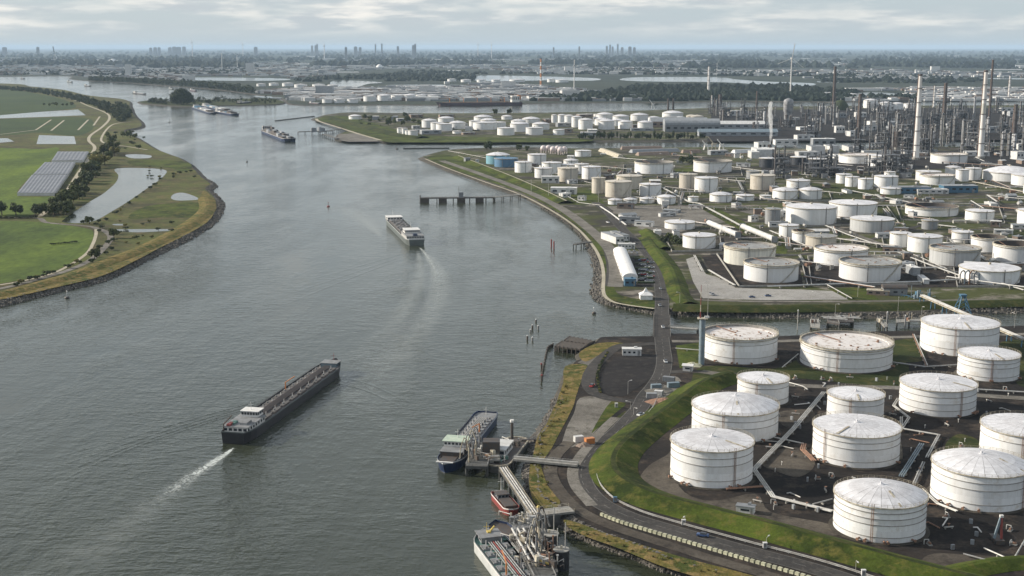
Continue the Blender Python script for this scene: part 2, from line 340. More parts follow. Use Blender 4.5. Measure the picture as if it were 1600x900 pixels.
M['dirt'] = gmat('packed_dirt', (0.060, 0.051, 0.042), (0.105, 0.092, 0.075), (0.035, 0.030, 0.026), 0.04, 0.14, bump=.3)
M['line'] = pmat('road_paint', (0.20, 0.195, 0.18), 0.8, scale=1.5, c2=(0.10, 0.098, 0.09))
M['pond'] = None
# ------------------------------------------------------------------ water
def watermat(name, wave=1.0):
    m, t, b = base(name)
    g = N(t, 'ShaderNodeNewGeometry')
    def noi(scale, det, sx, sy, rot=0.0, rough=0.6):
        mp = N(t, 'ShaderNodeMapping'); mp.inputs['Scale'].default_value = (sx, sy, 1); mp.inputs['Rotation'].default_value = (0, 0, rot)
        lk(t, g.outputs['Position'], mp.inputs['Vector'])
        n = N(t, 'ShaderNodeTexNoise'); n.inputs['Scale'].default_value = scale; n.inputs['Detail'].default_value = det; n.inputs['Roughness'].default_value = rough
        lk(t, mp.outputs[0], n.inputs['Vector']); return n
    big = noi(0.004, 4, 1.0, 0.6, 0.3)
    mid = noi(0.012, 6, 1.0, 0.42, 0.35, 0.7)
    cr = N(t, 'ShaderNodeMix', data_type='RGBA'); lk(t, big.outputs['Fac'], cr.inputs['Factor'])
    cr.inputs['A'].default_value = (0.017, 0.023, 0.015, 1); cr.inputs['B'].default_value = (0.050, 0.055, 0.036, 1)
    lk(t, cr.outputs['Result'], b.inputs['Base Color'])
    b.inputs['IOR'].default_value = 1.33; b.inputs['Roughness'].default_value = 0.08
    rp = noi(0.16, 3, 0.55, 1.0, 0.12); rp2 = noi(0.5, 3, 0.5, 1.0, -0.15)
    s1 = N(t, 'ShaderNodeMath', operation='MULTIPLY'); lk(t, rp.outputs['Fac'], s1.inputs[0]); s1.inputs[1].default_value = 1.0
    s2 = N(t, 'ShaderNodeMath', operation='MULTIPLY_ADD'); lk(t, rp2.outputs['Fac'], s2.inputs[0]); s2.inputs[1].default_value = 0.45; lk(t, s1.outputs[0], s2.inputs[2])
    amp = N(t, 'ShaderNodeMapRange'); amp.inputs['From Min'].default_value = 0.40; amp.inputs['From Max'].default_value = 0.60
    amp.inputs['To Min'].default_value = 0.28 * wave; amp.inputs['To Max'].default_value = 1.45 * wave
    lk(t, mid.outputs['Fac'], amp.inputs['Value'])
    lane = noi(0.010, 5, 1.0, 0.13, -0.12, 0.6)
    lr = N(t, 'ShaderNodeMapRange'); lr.inputs['From Min'].default_value = 0.40; lr.inputs['From Max'].default_value = 0.60; lr.inputs['To Min'].default_value = 0.45; lr.inputs['To Max'].default_value = 1.25; lk(t, lane.outputs['Fac'], lr.inputs['Value'])
    am = N(t, 'ShaderNodeMath', operation='MULTIPLY'); lk(t, amp.outputs[0], am.inputs[0]); lk(t, lr.outputs[0], am.inputs[1])
    hm = N(t, 'ShaderNodeMath', operation='MULTIPLY'); lk(t, s2.outputs[0], hm.inputs[0]); lk(t, am.outputs[0], hm.inputs[1])
    bu = N(t, 'ShaderNodeBump'); bu.inputs['Strength'].default_value = 1.0; bu.inputs['Distance'].default_value = 0.62
    lk(t, hm.outputs[0], bu.inputs['Height']); lk(t, bu.outputs[0], b.inputs['Normal'])
    return m
M['water'] = watermat('river_water', 1.0)
M['pond'] = watermat('pond_water', 0.25)
FAR = 125000.0
mb = MB(); mb.add([(-FAR, -3000, 0), (FAR, -3000, 0), (FAR, FAR, 0), (-FAR, FAR, 0)], [(0, 1, 2, 3)])
tag(mb.build('water', M['water']), 'wide grey green river rippled by the wind', None, kind='structure')

# ------------------------------------------------------------------ land masses
def poly_area(p): return sum(p[i].x * p[(i + 1) % len(p)].y - p[(i + 1) % len(p)].x * p[i].y for i in range(len(p))) / 2
def inset(p, d):
    n = len(p); o = []
    for i in range(n):
        a = p[i - 1]; b = p[i]; c = p[(i + 1) % n]
        e1 = (b - a).xy; e2 = (c - b).xy
        e1 = e1.normalized() if e1.length > 1e-6 else e2.normalized(); e2 = e2.normalized() if e2.length > 1e-6 else e1
        q = Vector((-(e1.y + e2.y), e1.x + e2.x)); q = q.normalized() if q.length > 1e-3 else Vector((-e1.y, e1.x))
        o.append(Vector((b.x + q.x * d, b.y + q.y * d, b.z)))
    return o
def jitter(p, a, s=0.05):
    for q in p:
        n = noise.noise_vector(Vector((q.x * s, q.y * s, 3.1))); q.x += n.x * a; q.y += n.y * a
    return p
def land(name, px, top, z=LZ, bank=7.0, bankmat='riprap', n=5, jit=1.6, extra=()):
    pts = [G(x, y, 0) for x, y in px]; pts = jitter(catmull(pts, n, False), jit)
    pts += [Vector(e) for e in extra]
    if poly_area(pts) < 0: pts.reverse()
    inn = inset(pts, bank)
    mb = MB(); m = len(pts)
    lo = [(p.x, p.y, -1.0) for p in inset(pts, -bank * 0.35)]; hi = [(p.x, p.y, z) for p in inn]
    mb.m = 1
    mb.add(lo + hi, [(i, (i + 1) % m, m + (i + 1) % m, m + i) for i in range(m)])
    mb.m = 0
    tri = tessellate_polygon([[Vector((p.x, p.y, 0)) for p in inn]])
    mb.add(hi, [tuple(t) if (inn[t[1]] - inn[t[0]]).xy.cross((inn[t[2]] - inn[t[0]]).xy) > 0 else tuple(reversed(t)) for t in tri])
    tag(mb.build(name, [M[top], M[bankmat]]), kind='structure')
    return pts
A_PX = [(1900, 1075), (1500, 1000), (1250, 945), (1060, 899), (1012, 882), (962, 862), (925, 849), (888, 832), (870, 818), (855, 806), (838, 796), (829, 784),
        (823, 762), (820, 740), (822, 728), (827, 713), (829, 698), (835, 681), (844, 666), (857, 647), (866, 622), (874, 600), (877, 582), (885, 571), (901, 565),
        (900, 555), (910, 546), (930, 533), (962, 531), (1022, 530), (1045, 527), (1090, 526), (1205, 530), (1320, 525), (1390, 522), (1480, 520), (1557, 515), (1700, 512), (2100, 505)]
SHORE_A = land('terminal_ground', A_PX, 'soil', bank=5, extra=[(900, 700, 0), (900, 200, 0)])
B_PX = [(2100, 480), (1700, 487), (1545, 491), (1440, 496), (1350, 498), (1200, 497), (1097, 495), (1044, 492), (1022, 491), (1000, 487), (962, 480), (937, 472), (927, 463), (926, 448),
        (929, 425), (922, 400), (910, 375), (888, 352), (862, 335), (837, 320), (812, 308), (790, 301), (757, 289), (722, 275), (697, 268), (675, 258), (654, 249.5), (657, 246), (675, 241),
        (700, 236), (760, 233), (850, 232.5), (905, 234), (1000, 233), (1130, 232), (1200, 234), (1330, 234.5), (1450, 232), (1750, 229), (2200, 226)]
SHORE_B = land('refinery_ground', B_PX, 'yard', bank=8, extra=[(4200, 2400, 0), (4200, 900, 0)])
C_PX = [(2300, 217), (1750, 218), (1400, 221), (1300, 222), (1130, 222), (1000, 222.5), (800, 222.5), (650, 224), (600, 223.5), (555, 222.5), (527, 221), (523, 216), (530, 209), (545, 205.5), (535, 201), (517, 196.5), (500, 191), (486, 187),
        (493, 184.5), (508, 180.5), (550, 177), (650, 178.5), (800, 178), (900, 176.5), (980, 175), (1080, 171), (1180, 168.5), (1300, 167), (1500, 166), (2300, 165)]
land('spit_ground', C_PX, 'yard', bank=9, n=4)
D_PX = [(-700, 620), (-150, 512), (0, 480), (50, 467), (100, 455), (162, 439), (212, 417), (250, 397), (287, 380), (325, 357), (342, 342), (349, 325), (345, 311), (331, 298), (339, 291), (326, 281),
        (318, 273), (300, 257), (282, 247), (250, 235), (221, 218), (200, 206), (228, 198), (214, 181), (208, 168), (199, 157), (140, 150), (100, 141), (50, 136), (0, 131), (-300, 124)]
SHORE_D = land('polder_ground', D_PX, 'marsh', bank=8, extra=[(-6000, 4200, 0), (-3500, 400, 0)])
land('breakwater', [(214, 160), (240, 157), (262, 159.5), (300, 157.5), (350, 156), (400, 155), (430, 156), (447, 160), (440, 163.5), (400, 165), (350, 166), (300, 167.5), (262, 166), (235, 164), (220, 163)], 'darkgrass', z=2.5, bank=6, n=3)
E_PX = [(-900, 118.5), (-300, 120), (0, 120), (105, 119), (107, 123.8), (140, 127), (200, 130), (250, 134), (300, 137.5), (350, 142), (400, 149), (436, 154.5), (452, 164), (520, 165), (600, 164.5), (700, 165), (800, 163.5), (900, 161.5),
        (1000, 161), (1100, 160), (1200, 159.5), (1300, 160), (1500, 158), (2300, 157)]
land('ground', E_PX, 'farland', z=2.0, bank=12, n=3, extra=[(FAR, 30000, 0), (FAR, FAR - 50, 0), (-FAR, FAR - 50, 0), (-FAR, 30000, 0)])

# ------------------------------------------------------------------ sheets, roads, dikes
SH = [0]
def sheet(name, px, mat, z=None, smooth=True, n=4, jit=0.0, kind='structure'):
    SH[0] += 1
    z = z if z is not None else LZ + 0.04 + 0.004 * (SH[0] % 14)
    p = px_path(px, z, n, True, smooth)
    if jit: jitter(p, jit)
    if poly_area(p) < 0: p.reverse()
    mb = MB(); tri = tessellate_polygon([[Vector((q.x, q.y, 0)) for q in p]])
    mb.add([(q.x, q.y, z) for q in p], [tuple(t) if (p[t[1]] - p[t[0]]).xy.cross((p[t[2]] - p[t[0]]).xy) > 0 else tuple(reversed(t)) for t in tri])
    return tag(mb.build(name, M[mat]), kind=kind)
def normals(p):
    o = []
    for i in range(len(p)):
        a = p[max(0, i - 1)]; b = p[min(len(p) - 1, i + 1)]; d = (b - a).xy
        d = d.normalized() if d.length > 1e-6 else Vector((1, 0)); o.append(Vector((-d.y, d.x, 0)))
    return o
def ribbon_mb(p, w, z, mb=None, off=0.0):
    mb = mb or MB(); ns = normals(p); vs = []
    for q, n in zip(p, ns):
        for s in (-0.5, 0.5):
            e = q + n * (off + s * w); vs.append((e.x, e.y, z))
    mb.add(vs, [(2 * i, 2 * i + 2, 2 * i + 3, 2 * i + 1)[::-1] for i in range(len(p) - 1)]); return mb
RZ = [0]
def road(name, px, w, mat='asphalt', z=None, marks=False, edge=False, n=6):
    RZ[0] += 1
    z = z if z is not None else LZ + 0.12 + 0.006 * (RZ[0] % 12)
    p = px_path(px, z, n)
    o = tag(ribbon_mb(p, w, z).build(name, M[mat]), kind='structure')
    if marks:
        tot = 0.0; mb = MB()
        for i in range(len(p) - 1):
            L = (p[i + 1] - p[i]).length; k = 0.0
            d = (p[i + 1] - p[i]).normalized()
            while k < L:
                if int((tot + k) / 4.5) % 2 == 0:
                    a = p[i] + d * k; b = p[i] + d * min(L, k + 1.5)
                    ribbon_mb([a, b], 0.18, z + 0.02, mb)
                k += 1.5
            tot += L
        mb.build('centre_line', M['line'], o)
        ribbon_mb(p, 0.16, z + 0.02, None, w / 2 - 0.4).build('edge_line', M['line'], o)
        ribbon_mb(p, 0.16, z + 0.02, None, -w / 2 + 0.4).build('edge_line', M['line'], o)
    return p
def dike(name, px, h, crest, side, mat='grass', crestmat=None, z=LZ, n=6, label=None):
    """an embankment: trapezoid swept along its crest line"""
    p = px_path(px, z, n); ns = normals(p); mb = MB(); vs = []
    prof = ((-crest / 2 - side, 0), (-crest / 2 - side * 0.5, h * 0.56), (-crest / 2, h), (crest / 2, h), (crest / 2 + side * 0.5, h * 0.52), (crest / 2 + side, 0)); k = len(prof)
    for q, nn in zip(p, ns):
        for o, zz in prof:
            wob = noise.noise(Vector((q.x * 0.05, q.y * 0.05, o))) * 0.22
            e = q + nn * (o + wob); vs.append((e.x, e.y, z + 0.1 + zz + (wob * 0.3 if 0 < zz < h else 0)))
    for i in range(len(p) - 1):
        for j in range(k - 1): mb.face([i * k + j, i * k + j + 1, (i + 1) * k + j + 1, (i + 1) * k + j])
    mb.v = vs
    o = mb.build(name, M[mat]); tag(o, kind='structure')
    if crestmat: ribbon_mb(p, crest * 0.7, z + h + 0.14).build('crest_path', M[crestmat], o)
    return o
# polder, left
sheet('field', [(-120, 344), (0, 345), (60, 347), (135, 357), (146, 366), (142, 381), (130, 398), (90, 421), (40, 436), (0, 443), (-160, 470)], 'field')
sheet('field', [(-150, 231), (0, 231), (60, 233), (92, 231), (78, 252), (48, 275), (27, 306), (90, 308), (52, 335), (0, 337), (-150, 334)], 'field')
sheet('field', [(-200, 186), (0, 186), (100, 183), (140, 186), (146, 200), (120, 212), (60, 207), (0, 212), (-200, 212)], 'farfield')
sheet('field', [(-200, 140), (0, 140), (60, 147), (100, 156), (118, 168), (60, 175), (0, 180), (-200, 180)], 'farfield')
sheet('pond', [(183, 263), (254, 264.5), (255, 276), (226, 297), (200, 315), (172, 332), (150, 344), (125, 348.5), (99, 347), (102, 341), (137, 317), (162, 302), (181, 285), (185, 274)], 'pond')
sheet('pond', [(267, 309), (272, 303), (285, 301), (300, 305), (311, 311), (295, 313), (275, 313)], 'pond')
sheet('pond', [(-150, 180), (0, 180), (60, 175), (122, 171), (134, 180), (60, 183), (0, 185), (-150, 187)], 'pond', smooth=False)
sheet('pond', [(57, 225), (61, 211), (116, 213), (119, 225)], 'pond', smooth=False)
sheet('pond', [(-40, 219), (-40, 216), (12, 216), (22, 221), (0, 223)], 'pond', smooth=False)
sheet('ditch', [(182, 358.5), (215, 358), (285, 358), (286, 359.5), (250, 361.5), (215, 363), (190, 361.5)], 'pond')
sheet('ditch', [(176, 350), (194, 350), (193, 352), (180, 352)], 'pond')
sheet('pond', [(196, 242), (215, 241), (236, 243), (232, 247), (205, 247)], 'pond')
sheet('meadow_bank', [(205, 250), (285, 252), (300, 262), (285, 268), (262, 262), (210, 259)], 'grass')
sheet('meadow_bank', [(170, 345), (235, 312), (262, 314), (316, 312), (320, 330), (290, 350), (200, 352)], 'marsh')
sheet('meadow_bank', [(230, 322), (300, 316), (318, 322), (312, 338), (250, 340), (200, 341)], 'grass')
sheet('scrub_strip', [(0, 468), (100, 446), (162, 430), (212, 407), (250, 387), (290, 367), (325, 346), (336, 325), (328, 305), (318, 298), (312, 312), (321, 325), (310, 345), (270, 368), (225, 395), (180, 412), (120, 432), (60, 448), (0, 458)], 'drygrass')
dike('river_dike', [(-80, 471), (0, 460), (75, 441), (130, 425), (175, 407), (225, 388), (270, 366), (305, 345), (324, 327), (322, 310)], 1.6, 4, 7, 'drygrass')
road('farm_road', [(-150, 480), (0, 451), (75, 432), (112, 420), (140, 407), (160, 390), (173, 372), (165, 362), (152, 357), (135, 353), (75, 348), (60, 341), (20, 340), (-150, 339)], 5.5, 'gravel')
road('farm_road', [(150, 358), (150, 366), (145, 381), (133, 398), (92, 423), (40, 438), (0, 445)], 3.0, 'path')
road('dike_road', [(-150, 134), (0, 138), (62, 144), (112, 155), (137, 165), (165, 176), (171, 185), (160, 198), (142, 211), (139, 220), (148, 230), (140, 245), (120, 275), (95, 312), (62, 338)], 5.5, 'path')
road('dike_path', [(205, 190), (186, 192), (172, 197), (160, 212), (162, 223), (200, 229), (230, 234)], 4.0, 'path')
for a, b in (((80, 187), (56, 203)), ((100, 188), (80, 204)), ((138, 187), (122, 203)), ((156, 182), (146, 196)), ((56, 203), (0, 210))):
    road('ditch_track', [a, ((a[0] + b[0]) / 2, (a[1] + b[1]) / 2), b], 4.0, 'path', n=1)
# refinery side of the canal
sheet('shore_grass', [(668, 246), (700, 262), (760, 282), (815, 301), (864, 327), (905, 356), (927, 385), (939, 410), (941, 445), (943, 463), (975, 474), (1022, 483), (1022, 470), (985, 465), (960, 452), (955, 405), (940, 375), (905, 340),
                      (870, 316), (820, 292), (760, 268), (715, 246), (690, 242)], 'grass')
dike('shore_dike', [(716, 246), (760, 263), (805, 281), (850, 301), (885, 318)], 3.0, 3, 9, 'grass', 'path')
road('shore_path', [(664, 248), (700, 263), (757, 284), (812, 303.5), (862, 329), (900, 355), (925, 382), (938, 405), (943, 428), (943, 457), (955, 470), (978, 476), (1022, 482)], 2.6, 'path')
road('shore_road', [(690, 251), (740, 268), (800, 290), (850, 311), (887, 332), (925, 361), (950, 386), (960, 405), (963, 428), (961, 448)], 11, 'gravel')
road('shore_road', [(955, 388), (961, 410), (962, 430), (960, 447)], 14, 'asphalt', n=4)
p_road = road('bridge_road', [(930, 316), (948, 330), (972, 357), (1007, 391), (1020, 410), (1030, 436), (1034, 465), (1034, 492)], 9.5, 'asphalt', marks=True)
sheet('parking_area', [(985, 402), (1013, 402), (1024, 448), (990, 448)], 'blackasphalt', smooth=False)
sheet('car_park', [(960, 392), (1004, 392), (1007, 399), (965, 402)], 'gravel', smooth=False)
dike('inner_dike', [(1011, 372), (1025, 392), (1045, 418), (1055, 440), (1062, 462), (1078, 477)], 2.2, 2.5, 6.5, 'grass')
dike('grass_mound', [(1010, 362), (1024, 376), (1040, 391)], 3.0, 2, 7, 'grass')
road('dike_track', [(1040, 398), (1058, 425), (1066, 445), (1074, 461), (1090, 468), (1200, 471), (1400, 470), (1700, 466)], 4.5, 'gravel')
dike('canal_dike', [(1052, 482), (1100, 483.5), (1200, 484), (1350, 482), (1480, 478), (1620, 474), (1800, 469)], 3.0, 3, 8, 'darkgrass')
sheet('paved_yard', [(1072, 405), (1084, 401), (1103, 428), (1130, 436), (1150, 450), (1240, 452), (1310, 455), (1325, 468), (1200, 469), (1098, 466), (1083, 440)], 'paving', smooth=False)
sheet('lawn', [(1292, 450), (1350, 449), (1375, 469), (1328, 469)], 'grass', smooth=False)
sheet('bund_floor', [(1096, 400), (1130, 396), (1250, 420), (1255, 446), (1160, 450), (1110, 424)], 'soil', smooth=False)
sheet('bund_floor', [(1250, 405), (1440, 405), (1600, 430), (1620, 448), (1440, 449), (1260, 446)], 'soil', smooth=False)
sheet('laydown_yard', [(948, 322), (1090, 322), (1150, 345), (1100, 352), (1030, 372), (990, 352)], 'gravel', smooth=False)
sheet('laydown_yard', [(1155, 330), (1260, 322), (1290, 340), (1215, 345)], 'gravel', smooth=False)
sheet('grass_plot', [(860, 300), (925, 296), (945, 318), (905, 322), (868, 310)], 'grass', smooth=False)
sheet('grass_plot', [(1085, 320), (1110, 320), (1190, 360), (1160, 362)], 'grass', smooth=False)
sheet('grass_plot', [(1365, 320), (1480, 340), (1500, 352), (1410, 350), (1370, 338)], 'darkgrass', smooth=False)
sheet('grass_plot', [(1260, 285), (1400, 300), (1420, 312), (1300, 312)], 'darkgrass', smooth=False)
road('plant_road', [(1090, 316), (1180, 317), (1300, 315), (1420, 312), (1650, 305)], 7, 'asphalt', n=3)
road('plant_road', [(880, 322), (940, 319), (1000, 322), (1090, 321)], 6, 'asphalt', n=3)
road('plant_road', [(1110, 397), (1250, 398), (1340, 380), (1440, 352), (1560, 330), (1650, 318)], 6, 'asphalt', n=3)
sheet('refinery_floor', [(1105, 221), (1112, 176), (1200, 172), (1400, 169), (2000, 168), (2000, 216), (1400, 219.5)], 'blackasphalt', smooth=False)
sheet('refinery_floor', [(1185, 240), (1400, 236), (1750, 233), (1750, 256), (1500, 263), (1300, 268), (1190, 268)], 'blackasphalt', smooth=False)
road('plant_road', [(960, 281), (1060, 284), (1200, 283), (1320, 281), (1640, 272)], 6, 'gravel', n=3)
road('plant_road', [(1150, 318), (1200, 336), (1290, 352), (1385, 384), (1500, 428)], 6, 'gravel', n=3)
road('plant_road', [(1400, 312), (1480, 330), (1620, 352)], 6, 'asphalt', n=3)
road('plant_road', [(930, 258), (1000, 262), (1075, 262), (1160, 255)], 6, 'gravel', n=3)
sheet('grass_plot', [(1055, 262), (1082, 258), (1082, 268), (1055, 270)], 'grass', smooth=False)
sheet('grass_plot', [(1215, 372), (1235, 378), (1228, 398), (1210, 395)], 'grass', smooth=False)
sheet('grass_plot', [(1405, 395), (1440, 402), (1500, 428), (1440, 425)], 'grass', smooth=False)
sheet('grass_plot', [(1555, 360), (1620, 350), (1620, 372), (1580, 372)], 'darkgrass', smooth=False)
sheet('grass_plot', [(965, 290), (1035, 288), (1050, 298), (1000, 303)], 'darkgrass', smooth=False)
# spit in the middle distance
sheet('dike_grass', [(497, 187), (512, 182), (540, 181), (585, 193), (640, 207), (680, 212), (800, 215), (905, 216), (905, 221.5), (650, 222.5), (600, 221), (560, 208), (520, 194)], 'grass')
dike('spit_dike', [(512, 183), (550, 193), (590, 203), (625, 212), (660, 216)], 3.5, 4, 16, 'darkgrass')
road('spit_track', [(494, 185.5), (500, 190), (535, 201), (560, 209), (595, 219)], 7, 'path', n=4)
sheet('wharf_yard', [(528, 210), (556, 208), (585, 215), (592, 221), (545, 221.5), (529, 219)], 'gravel', smooth=False)
# terminal in the foreground
sheet('bank_scrub', [(882, 572), (918, 570), (911, 590), (903, 612), (893, 640), (880, 665), (866, 690), (852, 715), (846, 731), (856, 758), (874, 785), (858, 795), (836, 788), (829, 765), (826, 740), (831, 715),
                     (838, 688), (856, 655), (870, 625), (880, 598)], 'drygrass', jit=0.8)
sheet('bank_scrub', [(905, 552), (930, 537), (965, 535), (975, 540), (940, 553), (915, 565)], 'drygrass', jit=0.5)
sheet('bank_scrub', [(880, 812), (905, 818), (960, 838), (1050, 866), (1150, 892), (1300, 935), (1300, 950), (1150, 918), (1060, 893), (1012, 876), (962, 855), (915, 838), (888, 824)], 'drygrass', jit=0.6)
sheet('gravel_yard', [(906, 622), (940, 620), (972, 626), (935, 668), (915, 690), (880, 700), (884, 672), (897, 645)], 'gravel')
sheet('gravel_yard', [(902, 566), (945, 545), (962, 537), (968, 540), (935, 570), (922, 573)], 'gravel', smooth=False)
sheet('lawn', [(955, 627), (978, 630), (962, 645), (935, 668), (925, 674)], 'grass')
sheet('lawn', [(972, 645), (990, 640), (1000, 646), (975, 660), (935, 690), (925, 700), (922, 696), (950, 665)], 'darkgrass')
sheet('lawn', [(1056, 540), (1092, 535), (1097, 565), (1078, 573), (1062, 575)], 'grass', smooth=False)
sheet('rough_grass', [(1100, 572), (1210, 576), (1260, 560), (1400, 560), (1420, 585), (1400, 605), (1260, 592), (1230, 592), (1160, 588), (1110, 600), (1085, 612), (1062, 628), (1078, 600)], 'darkgrass')
sheet('rough_grass', [(1390, 535), (1440, 530), (1445, 560), (1420, 566), (1395, 560)], 'darkgrass')
sheet('rough_grass', [(1480, 690), (1500, 678), (1530, 690), (1515, 715), (1480, 705)], 'darkgrass')
sheet('rough_grass', [(1555, 540), (1620, 535), (1640, 600), (1590, 600)], 'darkgrass')
road('terminal_track', [(1095, 580), (1230, 600), (1290, 604), (1405, 606), (1520, 617), (1650, 625)], 7, 'gravel')
road('terminal_track', [(1050, 533), (1200, 533.5), (1330, 528), (1440, 526), (1600, 522), (1700, 520)], 6, 'gravel')
sheet('dirt_apron', [(999, 747), (1015, 727), (1040, 712), (1052, 705), (1062, 760), (1110, 782), (1180, 772), (1205, 800), (1300, 820), (1300, 838), (1200, 814), (1117, 790), (1040, 772), (1008, 760)], 'dirt', jit=.6)
sheet('dirt_apron', [(1205, 705), (1260, 700), (1275, 725), (1250, 745), (1210, 735), (1190, 725)], 'dirt', jit=.8)
sheet('dirt_apron', [(1440, 880), (1460, 865), (1530, 868), (1590, 870), (1540, 885), (1480, 893)], 'dirt', jit=.6)
sheet('dirt_apron', [(1215, 645), (1265, 640), (1270, 655), (1230, 668)], 'dirt', jit=.6)
sheet('dark_lot', [(970, 556), (1024, 555), (1027, 580), (985, 613), (965, 619), (942, 614), (936, 598), (950, 570)], 'blackasphalt', n=3)
p_main = road('shore_road', [(1500, 968), (1300, 897), (1150, 856), (1050, 828), (980, 806), (932, 781), (909, 750), (913, 722), (935, 698), (962, 677), (985, 653), (1000, 636), (1009, 619), (1023, 602), (1034, 584), (1038, 564), (1036, 545), (1034, 527)], 9.0, 'asphalt', marks=True, n=8)
road('loop_road', [(1004, 628), (980, 626), (950, 622), (928, 613), (919, 597), (926, 576), (948, 553), (970, 540), (1000, 538), (1030, 536)], 7, 'asphalt')
road('loop_road', [(1036, 582), (1080, 580), (1130, 584), (1150, 585)], 6, 'asphalt')
road('bank_road', [(1400, 955), (1150, 884), (1050, 853), (962, 824), (915, 803), (890, 785), (868, 758), (860, 735), (868, 712), (890, 690)], 5.5, 'dirt', n=8)
road('lane', [(962, 652), (945, 668), (925, 690), (905, 715), (895, 735), (900, 760), (925, 790)], 4.5, 'gravel')
dike('terminal_dike', [(1140, 590), (1100, 604), (1066, 628), (1034, 652), (1000, 678), (970, 705), (958, 730), (970, 755), (1020, 781), (1110, 806), (1200, 829), (1320, 862), (1430, 892), (1600, 935)], 3.2, 2.6, 8.6, 'grass', 'darkgrass', n=8)
dike('bund_dike', [(1455, 905), (1530, 888), (1590, 880), (1680, 880)], 2.0, 2, 5, 'grass')
# far reaches of water behind the spit
for w in ([(300, 121), (420, 122), (455, 124), (425, 126), (340, 126), (300, 125)], [(520, 126.5), (560, 126), (598, 129), (575, 131), (556, 136), (520, 135)], [(750, 118), (830, 119), (930, 122), (926, 126), (850, 125.5), (745, 126.5)],
          [(968, 124), (1000, 120.5), (1120, 120.5), (1150, 124), (1200, 127.5), (1270, 130), (1262, 134), (1200, 133), (1130, 128.5), (1000, 127)], [(1345, 146), (1365, 143.5), (1418, 148.5), (1400, 151), (1360, 150)],
          [(395, 150.3), (430, 150.8), (442, 153.5), (420, 153.6)], [(1500, 122.5), (1600, 122), (1700, 123), (1600, 124)], [(1280, 126.8), (1330, 127.6), (1322, 129.4), (1282, 129)], [(600, 133), (680, 132.2), (740, 133.5), (660, 134.6)]):
    sheet('far_inlet', w, 'pond', z=2.3 + 0.01 * len(w), n=3)
# rocks along the near banks
def rocks(name, pts, off0, off1, count, smin, smax, zlo, zhi):
    ns = normals(pts); mb = MB()
    for _ in range(count):
        i = random.randrange(len(pts) - 1); t = random.random(); q = pts[i].lerp(pts[i + 1], t); n = ns[i]
        u = random.random(); o = off0 + (off1 - off0) * u; e = q + n * o
        s = random.uniform(smin, smax); rz = random.uniform(0, 3)
        mb.box((e.x, e.y, zlo + (zhi - zlo) * u), (s, s * random.uniform(0.6, 1), s * random.uniform(0.5, 0.9)), rz, random.uniform(0.45, 0.8), (random.uniform(-.2, .2) * s, random.uniform(-.2, .2) * s))
    return mb.build(name, M['rock'])
sa = [q for q in SHORE_A if q.y < 620 and q.x < 330]
tag(rocks('bank_stones', sa, -1.2, 4.6, 3800, 0.5, 1.5, -0.1, 2.9), 'loose dark stones armouring the near terminal bank', kind='stuff')
sb = [q for q in SHORE_B if q.y < 1400 and q.x < 420]
tag(rocks('bank_stones', sb, -1.5, 6.5, 1500, 0.8, 2.0, -0.1, 2.6), 'stone revetment along the curved refinery shore', kind='stuff')
sd = [q for q in SHORE_D if q.y < 1700 and q.x > -520]
tag(rocks('bank_stones', sd, -1.5, 6.5, 1800, 0.9, 2.4, -0.1, 2.6), 'dark stone edge of the green polder bank', kind='stuff')
# wakes: foam lying on the water
def foam(name, centre, widths, label, dens, seed, soft=False):
    p = px_path(centre, 0.03, 8); ns = normals(p); mb = MB(); K = 5; vs = []
    for i, (q, n) in enumerate(zip(p, ns)):
        t = i / (len(p) - 1); k = t * (len(widths) - 1); j = min(int(k), len(widths) - 2); w = widths[j] + (widths[j + 1] - widths[j]) * (k - j)
        for s in range(K): e = q + n * (w * (s / (K - 1) - 0.5)); vs.append((e.x, e.y, 0.03))
    me_f = [(i * K + s, (i + 1) * K + s, (i + 1) * K + s + 1, i * K + s + 1)[::-1] for i in range(len(p) - 1) for s in range(K - 1)]
    mb.add(vs, me_f); o = mb.build(name, foammat(dens, seed, soft)); me = o.data
    at = me.attributes.new('foam', 'FLOAT', 'POINT')
    for i in range(len(p)):
        t = i / (len(p) - 1)
        for s in range(K): at.data[i * K + s].value = max(0.0, (1 - abs(s / (K - 1) - 0.5) * 2) ** 0.6 * (1 - t) ** (0.5 if soft else 0.9) * min(1, t * 14 + .25))
    return tag(o, label, kind='stuff')
